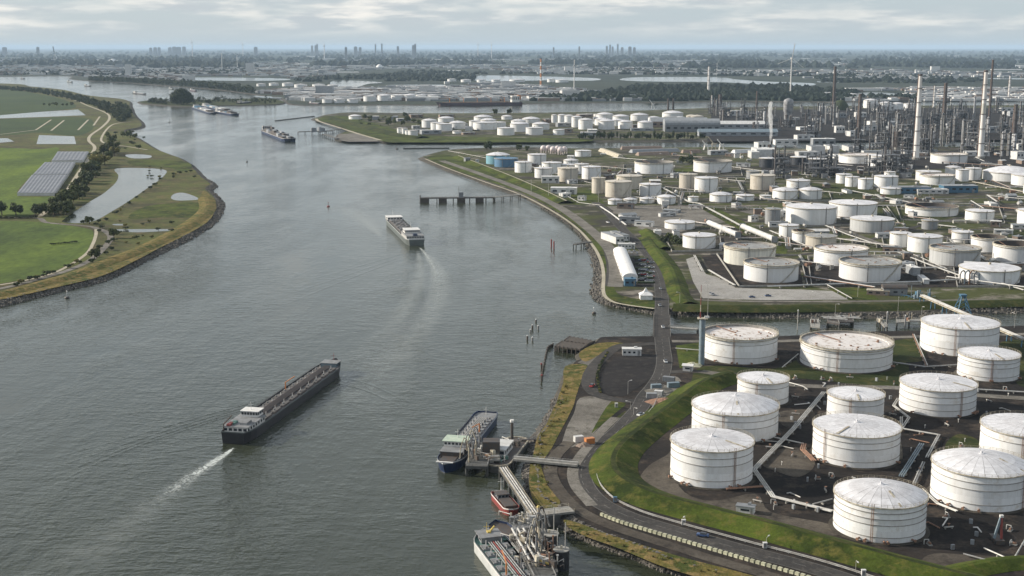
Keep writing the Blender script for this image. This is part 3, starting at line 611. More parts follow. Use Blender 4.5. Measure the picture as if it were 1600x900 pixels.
def foammat(dens, seed, soft=False):
    m, t, b = base('wake_foam')
    g = N(t, 'ShaderNodeNewGeometry'); n = N(t, 'ShaderNodeTexNoise', noise_dimensions='4D'); n.inputs['W'].default_value = seed
    n.inputs['Scale'].default_value = 0.09 if soft else 0.42; n.inputs['Detail'].default_value = 6; n.inputs['Roughness'].default_value = 0.7; n.inputs['Distortion'].default_value = 1.2
    lk(t, g.outputs['Position'], n.inputs['Vector'])
    a = N(t, 'ShaderNodeAttribute', attribute_name='foam')
    s = N(t, 'ShaderNodeMath', operation='MULTIPLY_ADD'); lk(t, a.outputs['Fac'], s.inputs[0]); s.inputs[1].default_value = 0.34; lk(t, n.outputs['Fac'], s.inputs[2])
    r = N(t, 'ShaderNodeMapRange', clamp=True); r.inputs['From Min'].default_value = 0.45 if soft else 0.60; r.inputs['From Max'].default_value = 0.95 if soft else 0.82; lk(t, s.outputs[0], r.inputs['Value'])
    f = N(t, 'ShaderNodeMath', operation='MULTIPLY'); lk(t, r.outputs[0], f.inputs[0]); lk(t, a.outputs['Fac'], f.inputs[1])
    f2 = N(t, 'ShaderNodeMath', operation='MULTIPLY', use_clamp=True); lk(t, f.outputs[0], f2.inputs[0]); f2.inputs[1].default_value = dens
    b.inputs['Base Color'].default_value = (0.62, 0.66, 0.64, 1); b.inputs['Roughness'].default_value = 0.7
    tr = N(t, 'ShaderNodeBsdfTransparent'); mx = N(t, 'ShaderNodeMixShader'); lk(t, f2.outputs[0], mx.inputs[0]); lk(t, tr.outputs[0], mx.inputs[1]); lk(t, b.outputs[0], mx.inputs[2])
    lk(t, mx.outputs[0], t.nodes['Material Output'].inputs['Surface']); return m
foam('wake_foam', [(366, 699), (350, 711), (325, 728), (295, 748), (262, 772), (225, 800), (180, 832)], [1.2, 4.5, 8, 11, 14, 18, 24], 'white churned foam trailing the black tanker', 2.4, 1.0)
foam('wake_foam', [(366, 699), (345, 714), (310, 738), (262, 772), (200, 818), (120, 875), (40, 930)], [3, 8, 13, 19, 26, 36, 46], 'long pale green slick behind the black tanker', 0.30, 2.0, True)
foam('wake_foam', [(655, 386), (664, 396), (676, 415), (680, 435), (676, 460), (662, 490), (640, 520)], [2.5, 6, 9, 11, 13, 14, 16], 'churned wash close behind the cargo ship', 0.8, 4.0)
foam('wake_foam', [(658, 389), (672, 405), (686, 430), (684, 462), (664, 500), (630, 545), (585, 600), (540, 650)], [3, 12, 20, 24, 28, 34, 42, 50], 'right lane of the pale wake behind the cargo ship', 0.42, 5.0, True)
foam('wake_foam', [(652, 392), (656, 410), (654, 435), (642, 468), (618, 505), (580, 552), (530, 610)], [3, 10, 16, 20, 24, 30, 40], 'left lane of the pale wake behind the cargo ship', 0.30, 6.0, True)
foam('wake_foam', [(598, 372), (578, 352), (560, 338), (545, 328), (525, 324), (500, 330), (480, 338)], [6, 20, 34, 40, 34, 22, 10], 'faint foam slick ahead of the cargo ship', 0.26, 7.0, True)
# low bow waves running away from the ships
def ripple(px, w, h, label):
    p = px_path(px, 0.0, 10); ns = normals(p); mb = MB(); vs = []; K = 5
    for i, (q, n) in enumerate(zip(p, ns)):
        t = i / (len(p) - 1); a = math.sin(math.pi * min(1, t * 3 + .02) / 2) * (1 - t) ** .5
        for s, z in ((-1, -.05), (-.45, .45), (0, 1), (.45, .45), (1, -.05)): e = q + n * (s * w * (.5 + t)); vs.append((e.x, e.y, z * h * a if z > 0 else -.05))
    mb.add(vs, [(i * K + j, (i + 1) * K + j, (i + 1) * K + j + 1, i * K + j + 1)[::-1] for i in range(len(p) - 1) for j in range(K - 1)], True)
    return tag(mb.build('ship_waves', M['water']), label, kind='stuff')
for i in range(4): ripple([(470 - i * 18, 610 + i * 7), (400 - i * 22, 628 + i * 10), (310 - i * 26, 652 + i * 13), (200 - i * 20, 684 + i * 15), (60, 722 + i * 17)], 1.3, .2, 'thin bow waves spreading left from the black tanker')
for i in range(3): ripple([(640 - i * 6, 395 + i * 5), (600 - i * 8, 405 + i * 8), (540 - i * 8, 422 + i * 11), (450, 446 + i * 14)], 1.8, .2, 'thin waves spreading left from the cargo ship')
for i in range(2): ripple([(668 + i * 5, 392 + i * 5), (710, 402 + i * 9), (780, 425 + i * 12)], 1.8, .18, 'thin waves spreading right from the cargo ship')
for i in range(2): ripple([(532 - i * 6, 590 + i * 8), (575, 600 + i * 12), (640, 628 + i * 14)], 1.3, .18, 'thin bow waves spreading right from the black tanker')
# ------------------------------------------------------------------ storage tanks
OCC = []                                                   # footprints (x, y, radius)
def free(x, y, r):
    for a, b, c in OCC:
        if (a - x) ** 2 + (b - y) ** 2 < (c + r) ** 2: return False
    return True
_sh = {}
def roof_z(kind, rho, r):
    if kind == 'dome': return r * 0.20 * (1 - rho * rho)
    return r * 0.085 * (1 - rho)
def tank(px, yb, w, h, roof='cone', col='white', label='', group=None, detail=1, ladder=-1.9, roofcol=None):
    fr = G(px, yb, LZ + 0.1); d = depth(fr); r = w / 2 / FPX * d / (1 - w / 2 / FPX)
    u = Vector((fr.x, fr.y, 0)).normalized(); c = fr + u * r; H = hgt(fr, h)
    OCC.append((c.x, c.y, r))
    t = empty('storage_tank', c); tag(t, label, 'storage tank', group)
    n = (72, 40, 26)[2 - detail]
    wall = M[col]; openr = roof.startswith('float')
    rc = M[roofcol] if roofcol else (M['roofwhite'] if col in ('white', 'cream', 'teal', 'black', 'pinkwhite') else M[col])
    # shell
    if detail == 2:
        nc = 4 + int(px * 3) % 3
        zs = [H * i / nc for i in range(nc + 1)]
        for i in range(nc):
            rr = r - 0.02 * i
            MB().lathe([(rr, zs[i]), (rr, zs[i + 1])], n).build('shell_course', wall, t)
        for i, z in enumerate(zs[1:-1]):
            if (i + int(px)) % 3 != 1 or i == nc - 2:
                MB().lathe([(r - 0.02, z - 0.10), (r + 0.16, z - 0.10), (r + 0.16, z + 0.10), (r - 0.02, z + 0.10)], n, smooth=False).build('stiffener_ring', M['seam'], t)
    else:
        MB().lathe([(r, 0), (r, H)], n).build('shell', wall, t)
    # rim: wind girder
    gw = 0.5 if detail == 2 else 0.7; gh = 0.35 if detail == 2 else 0.6
    MB().lathe([(r - 0.05, H - gh), (r + gw, H - gh), (r + gw, H), (r - 0.3, H + 0.02)], n, smooth=False).build('rim_girder', M['girder'], t)
    if openr:
        deep = {'float': 0.12, 'floatmid': 0.26, 'floatdeep': 0.45}[roof]
        zr = H * (1 - deep)
        if detail > 0:
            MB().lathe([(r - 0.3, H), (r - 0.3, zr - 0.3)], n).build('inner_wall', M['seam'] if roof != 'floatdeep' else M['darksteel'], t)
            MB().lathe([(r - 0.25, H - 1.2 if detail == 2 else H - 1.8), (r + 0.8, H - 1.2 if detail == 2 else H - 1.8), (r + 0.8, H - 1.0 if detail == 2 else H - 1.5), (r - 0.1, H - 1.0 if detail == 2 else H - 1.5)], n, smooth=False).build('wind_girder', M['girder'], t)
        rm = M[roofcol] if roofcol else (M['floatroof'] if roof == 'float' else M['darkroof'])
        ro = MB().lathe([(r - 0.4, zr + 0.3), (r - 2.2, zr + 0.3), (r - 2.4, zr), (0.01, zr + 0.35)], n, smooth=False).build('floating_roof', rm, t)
        if detail > 0:
            mb = MB(); mb.bar((r * 0.9, 0, H), (r * 0.2, 0, zr + 0.5), 0.9, 0.25); mb.build('rolling_ladder', M['rust'], t).rotation_euler = (0, 0, 2.2)
            m2 = MB(); rnd = random.Random(int(px * 7))
            for _ in range(16 if detail == 2 else 7):
                a = rnd.uniform(0, 6.28); q = r * 0.85 * math.sqrt(rnd.random()); m2.box((q * math.cos(a), q * math.sin(a), zr + 0.45), (rnd.uniform(.4, 1.2), rnd.uniform(.4, 1.2), 0.6), a)
            m2.build('roof_fittings', M['rust'], t)['kind'] = 'stuff'
    elif detail == 2:
        ns = 24; rings = [(0.06, 0.36), (0.36, 0.68), (0.68, 1.0)]; rnd = random.Random(int(px))
        for a, b in rings:
            mb = MB(); da = 2 * math.pi / ns; g = 0.06 / (b * r); sub = 3; prof = []
            for k in range(sub + 1):
                rho = a + (b - a) * k / sub; lip = 0.05
                prof.append((rho * (r + 0.2) - (0.04 if k == sub else 0), H + 0.05 + roof_z(roof, rho, r)))
            mb.lathe(prof, 2, g, da - g)
            e = prof[-1]; mb.lathe([(e[0], e[1] - 0.12), e], 2, g, da - g, smooth=False)
            me = None
            for i in range(ns):
                if me is None: o = mb.build('roof_panel', M['roofwhite'], t); me = o.data
                else: o = place('roof_panel', me, t)
                o.rotation_euler = (rnd.uniform(-.0012, .0012), rnd.uniform(-.0012, .0012), i * da); o.location = (0, 0, rnd.uniform(0, 0.05))
        MB().lathe([(r * 0.995, H - 0.02 + 0), (r * 0.5, H + roof_z(roof, 0.5, r) - 0.1), (0.01, H + roof_z(roof, 0, r) - 0.1)], 48).build('roof_deck', M['seam'], t)
        mb = MB(); zt = H + roof_z(roof, 0, r); mb.cyl((0, 0, zt - 0.1), (0, 0, zt + 0.25), r * 0.065, None, 20); mb.cyl((0, 0, zt), (0, 0, zt + 1.1), 0.4, None, 10); mb.build('centre_vent', M['roofwhite'], t)
        mb = MB(); ang = ladder + 0.25 + rnd.uniform(-.4, .4); za = H + roof_z(roof, .55, r)
        mb.bar((r * .98 * math.cos(ang), r * .98 * math.sin(ang), H + 0.35), (r * .4 * math.cos(ang), r * .4 * math.sin(ang), H + roof_z(roof, .4, r) + 0.35), 0.8, 0.12); mb.build('roof_walkway', M['girder'], t)
    else:
        st = 5; prof = [((r + 0.1) * (1 - k / st) + 0.01, H + 0.05 + roof_z(roof, 1 - k / st, r)) for k in range(st + 1)]
        MB().lathe(prof, n).build('roof', rc, t)
        if detail == 1 or w > 18:
            zt = H + roof_z(roof, 0, r); MB().cyl((0, 0, zt - .1), (0, 0, zt + 1.4), max(0.6, r * .05), None, 8).build('vent', M['girder'], t)
    if detail == 2:
        # handrail round the rim
        mb = MB(); k = 48
        for i in range(k):
            a = 2 * math.pi * i / k; q = (r + 0.35)
            mb.bar((q * math.cos(a), q * math.sin(a), H), (q * math.cos(a), q * math.sin(a), H + 1.1), 0.09)
        for z in (H + 0.55, H + 1.1): mb.lathe([(r + 0.31, z), (r + 0.39, z), (r + 0.39, z + 0.07), (r + 0.31, z + 0.07)], k, smooth=False)
        mb.build('handrail', M['girder'], t)
        # caged ladder and a spiral stair
        mb = MB(); ca, sa_ = math.cos(ladder), math.sin(ladder)
        for s in (-0.35, 0.35): mb.bar(((r + .35) * ca - s * sa_, (r + .35) * sa_ + s * ca, 0), ((r + .35) * ca - s * sa_, (r + .35) * sa_ + s * ca, H + 1.2), 0.14)
        z = 0.4
        while z < H: mb.bar(((r + .35) * ca + .35 * sa_, (r + .35) * sa_ - .35 * ca, z), ((r + .35) * ca - .35 * sa_, (r + .35) * sa_ + .35 * ca, z), 0.07); z += 0.45
        mb.build('ladder', M['rust'], t)
        if int(px) % 2:
            mb = MB(); steps = int(H / 0.28); a0 = ladder + 2.3
            for i in range(steps):
                a = a0 + i * 0.35 / r * 1.0; z = 0.28 * (i + 1); q = r + 0.6
                mb.box((q * math.cos(a), q * math.sin(a), z), (0.9, 0.34, 0.05), a)
                mb.bar(((q + .45) * math.cos(a), (q + .45) * math.sin(a), z), ((q + .45) * math.cos(a), (q + .45) * math.sin(a), z + 1.0), 0.05)
            mb.build('spiral_stair', M['girder'], t)
        MB().lathe([(r + 1.6, 0.02), (r + 1.0, 0.28), (r - 0.1, 0.3)], n).build('foundation_pad', M['padsoil'], t)
        rnd = random.Random(int(px) + 5)
        for i in range(5):
            mb = MB(); a = rnd.uniform(-3.0, -0.3); mb.cyl((r * .98 * math.cos(a), r * .98 * math.sin(a), 1.0), ((r + 1.6) * math.cos(a), (r + 1.6) * math.sin(a), 1.0), 0.35, None, 10)
            mb.cyl(((r + 1.55) * math.cos(a), (r + 1.55) * math.sin(a), 1.0), ((r + 1.75) * math.cos(a), (r + 1.75) * math.sin(a), 1.0), 0.55, None, 10)
            mb.build('nozzle', M['rust'], t)
    elif detail == 1 and w > 20:
        mb = MB(); a = ladder + (int(px) % 7) * 0.12
        ca, sa_ = math.cos(a), math.sin(a); mb.bar(((r + .4) * ca, (r + .4) * sa_, 0), ((r + .4) * ca, (r + .4) * sa_, H + 1.2), 0.7, 0.35); mb.build('ladder', M['steel'], t)
        mb = MB()
        for i in range(24):
            a2 = a + 0.5 + i * 0.9 / 24 * min(2.2, 18 / r); z = H * (i + 1) / 24; q = r + 0.6
            mb.box((q * math.cos(a2), q * math.sin(a2), z - H / 48), (0.9, max(0.5, r * 0.04), H / 24 * 0.5), a2)
        mb.build('spiral_stair', M['girder'], t)
    return t
G1 = 'white tanks of the near terminal'
NEAR = [
 (1110.5, 764, 127, 57, 'cone', 'large white tank with a rusty vertical ladder, nearest the curve of the grass dike'),
 (1147, 692, 133, 42, 'dome', 'white tank with a ribbed domed roof directly behind the one at the dike curve'),
 (1191, 635, 79, 35, 'cone', 'smaller white cone roofed tank behind the big ribbed dome tank'),
 (1155, 570, 115, 39, 'float', 'white open topped tank beside the tall blue grey column'),
 (1320.5, 583, 140, 36, 'float', 'widest white open topped tank with a rust stained floating roof near the canal jetties'),
 (1497, 557.5, 116.5, 43, 'cone', 'big white tank with a yellow stained rim below the blue lattice tower'),
 (1542.5, 597, 91.5, 35, 'cone', 'low white tank with a flat cone roof in front of the yellow rimmed one'),
 (1463, 652, 114.6, 40.5, 'cone', 'white tank with a grey weathered cone roof beside the elbowed pipe pair'),
 (1335, 664, 86, 38, 'cone', 'small white tank with a walkway across its roof behind a larger one'),
 (1335.5, 732, 132, 48, 'cone', 'white tank with a stained rim in the middle of the near group'),
 (1371.7, 849.5, 139, 55, 'dome', 'nearest white tank with a ring on its roof, at the bottom by the grass dike'),
 (1527.5, 800, 145, 54.5, 'dome', 'large white tank with a ribbed roof behind the red and blue mast'),
 (1599, 733, 134, 50, 'cone', 'white tank cut by the edge of the picture behind the ribbed one'),
]
LAD = {1110.5: -1.15, 1335.5: -2.6, 1463: -1.25, 1527.5: -0.9, 1155: -1.9, 1542.5: -1.8}
for px, yb, w, h, rf, lab in NEAR:
    tank(px, yb, w, h, rf, 'white', lab, G1, 2, LAD.get(px, -2.0))
def row(items, phrase, group, detail=1):
    items = sorted(items, key=lambda a: a[0]); n = len(items)
    rn = {'cone': 'cone roofed', 'dome': 'domed', 'flat': 'flat topped', 'float': 'open topped', 'floatmid': 'open topped', 'floatdeep': 'dark hollow open'}
    cn = {'lightgrey': 'pale grey', 'pinkwhite': 'pinkish'}
    for i, it in enumerate(items):
        px, yb, w, h = it[:4]; rf = it[4] if len(it) > 4 else 'cone'; col = it[5] if len(it) > 5 else 'white'
        rc = it[6] if len(it) > 6 else None
        size = 'large' if w > 60 else 'small' if w < 24 else 'mid-sized'
        pos = 'leftmost' if i == 0 else 'rightmost' if i == n - 1 else ORD[i] + ' from left'
        lab = f'{size} {cn.get(col, col)} {rn[rf]} tank, {pos} {phrase}'
        if detail == 0: lab = f'{cn.get(col, col)} {rn[rf]} tank, {pos} {phrase}'
        tank(px, yb, w, h, 'cone' if rf == 'flat' else rf, col, lab, group, detail, -1.9, rc)
GB = 'tanks of the refinery tank farm'
row([(778, 257, 37, 14, 'dome', 'teal'), (791, 261.5, 37, 13, 'cone', 'blue', 'blue')], 'of the blue pair', GB)
row([(817.5, 270, 26.5, 16), (849, 278.5, 27.5, 15), (887, 284.5, 31.5, 21, 'cone', 'beige'), (924, 280.5, 30, 19), (935, 302.5, 21, 24, 'flat', 'beige'), (966, 309, 41, 24, 'cone', 'beige')], 'of the front row by the dike', GB)
row([(839, 257, 29, 15), (862, 272, 31, 17), (886, 271, 27, 13), (892, 264, 23, 13, 'dome'), (909, 272, 22, 15), (911, 245, 25.5, 9)], 'behind the front row by the dike', GB)
row([(1021.5, 272, 60, 17, 'floatmid'), (1113, 270, 59, 17, 'floatmid'), (1341, 256, 60, 13, 'float'), (1381.5, 261.5, 49, 17), (1482, 256, 55, 14, 'float')], 'of the row before the chimneys', GB)
row([(983, 296, 40, 20, 'flat', 'beige'), (1016, 307, 34, 18), (1075, 295, 28, 22, 'cone', 'beige'), (1103, 301, 36, 22), (1176, 280, 20, 12, 'flat', 'grey'), (1191, 297, 38, 22, 'cone', 'beige')], 'of the tall inner row', GB)
row([(961, 320, 22, 7, 'dome'), (985, 319, 21, 7, 'dome'), (1011, 318, 23, 7, 'dome'), (1041, 319.5, 29, 11, 'dome'), (1083, 315, 16, 7), (1126, 316, 34.5, 11, 'dome'), (1164, 314, 28, 8), (1196, 312, 18, 6)], 'of the low plant road row', GB)
row([(1201, 262, 30, 14, 'cone', 'black'), (1249, 258, 28, 12, 'cone', 'black'), (1277, 263, 29, 14, 'cone', 'black')], 'of the three black ones', GB)
row([(1226.5, 311.6, 39, 13, 'dome'), (1247, 294, 36, 11), (1266, 311.6, 35, 14, 'dome'), (1318, 287, 24, 14), (1331, 292, 21, 15), (1352, 296, 22.5, 16), (1384, 293.5, 36, 17), (1390, 283, 17, 14), (1391, 304, 31, 9)], 'of the cluster behind the big pair', GB)
row([(1450, 283, 38, 14), (1464, 289, 52, 14, 'float'), (1489, 272, 24, 10, 'dome'), (1503, 283.5, 20, 18), (1520, 281.5, 24, 18), (1577, 284, 80, 13, 'dome'), (1608, 291, 54, 16)], 'below the right chimney', GB)
row([(1062, 359, 47, 10), (1092, 389, 51, 19), (1170.5, 415.5, 79, 27, 'float', 'cream', 'greyroof'), (1204, 442, 84, 27, 'float', 'white', 'greyroof')], 'by the paved yard', GB)
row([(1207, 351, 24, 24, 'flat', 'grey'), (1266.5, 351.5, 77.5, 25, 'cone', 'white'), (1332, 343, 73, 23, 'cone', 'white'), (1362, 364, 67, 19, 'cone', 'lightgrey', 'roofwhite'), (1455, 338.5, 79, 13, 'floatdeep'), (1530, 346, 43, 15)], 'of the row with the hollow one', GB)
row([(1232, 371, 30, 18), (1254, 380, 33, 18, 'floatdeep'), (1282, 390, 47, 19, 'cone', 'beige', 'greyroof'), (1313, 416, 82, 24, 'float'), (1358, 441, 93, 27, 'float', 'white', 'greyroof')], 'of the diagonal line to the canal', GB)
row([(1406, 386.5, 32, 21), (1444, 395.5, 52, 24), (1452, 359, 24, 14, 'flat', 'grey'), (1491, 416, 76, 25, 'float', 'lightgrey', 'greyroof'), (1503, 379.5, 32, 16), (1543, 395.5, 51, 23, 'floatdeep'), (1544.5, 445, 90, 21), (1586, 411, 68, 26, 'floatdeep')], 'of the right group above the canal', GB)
row([(1612, 352, 44, 22), (1625, 305, 50, 14)], 'at the picture edge', GB)
GC = 'tanks on the middle spit'
row([(555, 186.5, 20, 5, 'dome'), (625, 209, 9, 9), (632.5, 209.5, 9, 9), (638, 212, 10, 8), (645.5, 213, 15, 9)], 'at the bare end of the spit', GC, 0)
row([(671, 199.5, 24, 11, 'dome'), (683, 204, 20, 12), (694, 205, 25, 11), (697, 191, 25, 6, 'dome'), (715, 202, 25, 10, 'dome'), (714, 209, 14, 4)], 'of the first cluster on the spit', GC, 0)
row([(755, 192, 29, 9, 'dome'), (763, 196, 25, 8, 'dome'), (742, 199, 18, 10), (757.5, 203, 37, 11), (778, 199.5, 25, 8), (792, 187, 17, 5, 'dome'), (790.5, 211.5, 27, 11)], 'of the second cluster on the spit', GC, 0)
row([(810, 197, 23, 8, 'dome'), (812, 206, 30, 12, 'dome'), (830, 192, 28, 6, 'dome'), (845, 203, 27, 9, 'dome'), (835, 211, 27, 11), (873, 211, 18, 8)], 'of the third cluster on the spit', GC, 0)
row([(866, 192, 9, 12, 'dome'), (878, 195, 13, 15, 'dome'), (889, 197, 14, 16, 'dome'), (901, 199, 16, 16, 'dome'), (915, 202.5, 22.5, 15, 'dome')], 'of the tall slim line on the spit', GC, 0)
row([(945, 187, 27, 8, 'dome'), (941, 196, 24, 9, 'dome'), (947.5, 202.5, 25.5, 13, 'dome'), (970, 190, 25.5, 8, 'dome'), (965, 197, 20, 9, 'dome'), (977, 201.5, 22.5, 11, 'dome'), (999, 189, 28, 9, 'dome'), (1008, 202.5, 24, 11, 'dome')], 'behind the poplars on the spit', GC, 0)
row([(1022, 192, 19, 8, 'dome'), (1051, 184, 33, 7, 'dome'), (1033, 196, 12, 12, 'cone', 'grey'), (1047, 197, 20, 14, 'cone', 'grey'), (1062, 193, 18, 9, 'dome', 'lightgrey'), (1080, 187, 16, 6, 'dome', 'beige'), (1089, 188, 20, 6, 'dome', 'beige')], 'at the refinery end of the spit', GC, 0)
GE = 'tanks on the far bank'
row([(512, 161, 17, 6), (530, 161, 17, 6), (551, 161, 17, 6), (578, 158.5, 20, 8), (600, 157.5, 20, 8, 'dome'), (622, 157, 22, 8), (640, 157, 20, 8, 'dome'), (659, 156.5, 18, 8), (676, 156.5, 18, 8)], 'of the far river bank', GE, 0)
row([(408, 135, 14, 4), (428, 134, 15, 4), (450, 135, 18, 5), (470, 137, 20, 5), (498, 137, 20, 5), (520, 137.5, 16, 5)], 'between the two far inlets', GE, 0)
row([(706, 127.5, 14, 4), (728, 128.5, 16, 4), (752, 128.5, 14, 4), (775, 128.5, 14, 4), (808, 128.5, 24, 4), (861, 128.5, 12, 5), (878, 129, 20, 4)], 'by the bright far inlet', GE, 0)
row([(1258, 150, 18, 5), (1283, 151, 22, 6), (1302, 151, 20, 6), (1330, 152, 22, 5), (1360, 169, 22, 12, 'dome'), (1383, 171, 20, 10, 'dome'), (1402, 171, 18, 9, 'dome'), (1420, 170, 16, 8)], 'of the hazy refinery row', GE, 0)
# gas spheres
k = 0
for px, yb, w in ((849, 239, 9.5), (857, 238, 9), (864, 240.5, 9.5), (871, 239, 9), (876, 241.5, 10), (882, 240, 9)):
    c = G(px, yb, LZ); r = w / 2 * mpp(c); t = empty('gas_sphere', c)
    tag(t, f'pinkish white gas sphere, {"leftmost" if k == 0 else "rightmost" if k == 5 else ORD[k] + " from the left"} of the cluster by the channel', 'gas sphere', 'gas spheres by the channel')
    MB().sphere((0, 0, r + 2.5), r, 18, 10).build('sphere', M['pinkwhite'], t); mb = MB()
    for i in range(8):
        a = i * math.pi / 4; mb = MB(); mb.cyl((r * .95 * math.cos(a), r * .95 * math.sin(a), 0), (r * .95 * math.cos(a), r * .95 * math.sin(a), r + 2.5), 0.35, None, 6); mb.build('leg', M['pinkwhite'], t)
    OCC.append((c.x, c.y, r)); k += 1
# ------------------------------------------------------------------ ships
def hull_pts(L, B, f, bow=0.10, stern=0.06, rise=1.2, srise=0.4, blunt=0.35, n=26):
    rows = []
    for i in range(n + 1):
        t = i / n; x = -L / 2 + L * t; k = 1.0
        if t > 1 - bow * 2: s = (t - 1 + bow * 2) / (bow * 2); k = max(blunt * (1 - s ** 6), (1 - s ** 2.6)) if s < 1 else 0.0; k = max(k, 0.02)
        elif t < stern: s = 1 - t / stern; k = 1 - 0.22 * s ** 2
        zz = f + (rise * max(0, (t - 1 + bow * 1.6) / (bow * 1.6)) ** 1.3 if t > 1 - bow * 1.6 else 0) + (srise * max(0, (stern * 2 - t) / (stern * 2)) if t < stern * 2 else 0)
        rows.append((x, B / 2 * k, zz, k))
    return rows
def make_hull(root, L, B, f, mat, deckmat, stripe=None, **kw):
    R = hull_pts(L, B, f, **kw); mb = MB(); n = len(R)
    for side in (1, -1):
        vs = []
        for x, w, z, k in R:
            wl = w * (0.90 if k < 0.98 else 0.99); xx = x - (0.03 * L * (1 - k) if x > 0 else -0.015 * L * (1 - k))
            vs += [(xx, side * wl * 0.92, -1.5), (xx, side * wl, 0.4), (x, side * w, z - 0.5), (x, side * w, z), (x, side * max(0.01, w - 0.25), z), (x, side * max(0.005, w - 0.25), z - 0.8)]
        fs = []
        for i in range(n - 1):
            for j in range(5):
                q = (i * 6 + j, (i + 1) * 6 + j, (i + 1) * 6 + j + 1, i * 6 + j + 1)
                fs.append(q if side < 0 else q[::-1])
        mb.add(vs, fs)
    x, w, z, k = R[0]; mb.add([(x, -w, z), (x, w, z), (x + .3, w * .9, -1.5), (x + .3, -w * .9, -1.5)], [(0, 1, 2, 3)])
    h = mb.build('hull', M[mat], root)
    mb = MB(); vs = []
    for x, w, z, k in R: vs += [(x, -max(0.004, w - .2), z - 0.75), (x, max(0.004, w - .2), z - 0.75)]
    mb.add(vs, [(2 * i, 2 * i + 2, 2 * i + 3, 2 * i + 1) for i in range(n - 1)]); mb.build('deck', M[deckmat], root)
    if stripe:
        mb = MB()
        for side in (1, -1):
            vs = []
            for x, w, z, k in R: vs += [(x, side * (w + .05), z - 0.45), (x, side * (w + .05), z + 0.02)]
            mb.add(vs, [(2 * i, 2 * i + 2, 2 * i + 3, 2 * i + 1) if side < 0 else (2 * i + 1, 2 * i + 3, 2 * i + 2, 2 * i) for i in range(n - 1)])
        x, w, z, k = R[0]; mb.box((x - .06, 0, z - .2), (0.12, 2 * w, .45)); mb.build('rub_rail', M[stripe], root)
    return R
def block(root, name, c, d, mat, wins=None, roof=None, nwin=0, sidewin=0, taper=1.0):
    """a deckhouse with its windows set in as pieces"""
    p = MB().box(c, d, 0, taper).build(name, M[mat], root)
    cx, cy, cz = c; lx, ly, lz = d
    def win(a, b): MB().box(a, b).build('window', M['window'], p)
    for i in range(nwin):
        y = cy - ly / 2 + ly * (i + 0.5) / nwin
        for s in (-1, 1): win((cx + s * (lx / 2 + .01), y, cz + lz * .12), (.08, ly / nwin * .7, lz * .42))
    for i in range(sidewin):
        x = cx - lx / 2 + lx * (i + 0.5) / sidewin
        for s in (-1, 1): win((x, cy + s * (ly / 2 + .01), cz + lz * .12), (lx / sidewin * .55, .08, lz * .42))
    if roof: MB().box((cx, cy, cz + lz / 2 + .12), (lx + .8, ly + .8, .22)).build('roof', M[roof], p)
    return p
def ship_root(name, a, b, label, cat, group=None):
    """a, b: stern and bow on the water"""
    A = G(*a, 0); Bp = G(*b, 0); c = (A + Bp) / 2; d = Bp - A
    r = empty(name, (c.x, c.y, 0), math.atan2(d.y, d.x)); tag(r, label, cat, group)
    return r, d.length
def mast(root, x, y, z, h, mat='shipwhite'):
    mb = MB(); mb.cyl((x, y, z), (x, y, z + h), .16, .08, 8); mb.bar((x, y - 1.2, z + h * .7), (x, y + 1.2, z + h * .7), .12); mb.build('mast', M[mat], root)
def tanker_deck(root, L, B, z, x0, x1, pipemat='darksteel', hatch='deckgrey', seed=1):
    rnd = random.Random(seed)
    for y in (-1.6, -0.8, 0.0, 0.8, 1.6):
        MB().tube([(x0, y, z + .9), (x1, y, z + .9)], .22, 8).build('cargo_pipe', M[pipemat if pipemat != 'red' or y == 0 else 'steel'], root)
    n = 9
    for i in range(n):
        x = x0 + (x1 - x0) * (i + .5) / n
        for s in (-1, 1):
            mb = MB(); mb.box((x, s * B * .29, z + .25), ((x1 - x0) / n * .72, B * .20, .5), 0, .93); mb.build('tank_hatch', M[hatch], root)
            MB().cyl((x - 1.5, s * B * .29, z + .3), (x - 1.5, s * B * .29, z + 1.3), .45, None, 10).build('hatch_dome', M['steel'], root)
            MB().cyl((x + 2, s * B * .22, z + .3), (x + 2, s * B * .22, z + 1.9), .2, .12, 6).build('vent_pipe', M['shipwhite'], root)
    mb = MB()
    for i in range(n * 2): mb.bar((x0 + (x1 - x0) * i / (n * 2), -B * .2, z + .55), (x0 + (x1 - x0) * i / (n * 2), B * .2, z + .55), .18)
    mb.build('pipe_supports', M['rust'], root)
    xm = (x0 + x1) / 2; mb = MB(); mb.cyl((xm, B * .3, z), (xm, B * .3, z + 4.5), .3, None, 8); mb.bar((xm, B * .3, z + 4.4), (xm + 9, B * .2, z + 5.2), .35); mb.build('hose_crane', M['orange'], root)
    for s in (-1, 1):
        mb = MB(); k = int((x1 - x0) / 3)
        for i in range(k + 1): mb.bar((x0 + i * 3, s * (B / 2 - .4), z), (x0 + i * 3, s * (B / 2 - .4), z + 1.1), .07)
        for zz in (.6, 1.1): mb.bar((x0, s * (B / 2 - .4), z + zz), (x0 + k * 3, s * (B / 2 - .4), z + zz), .07)
        mb.build('railing', M['darksteel'], root)
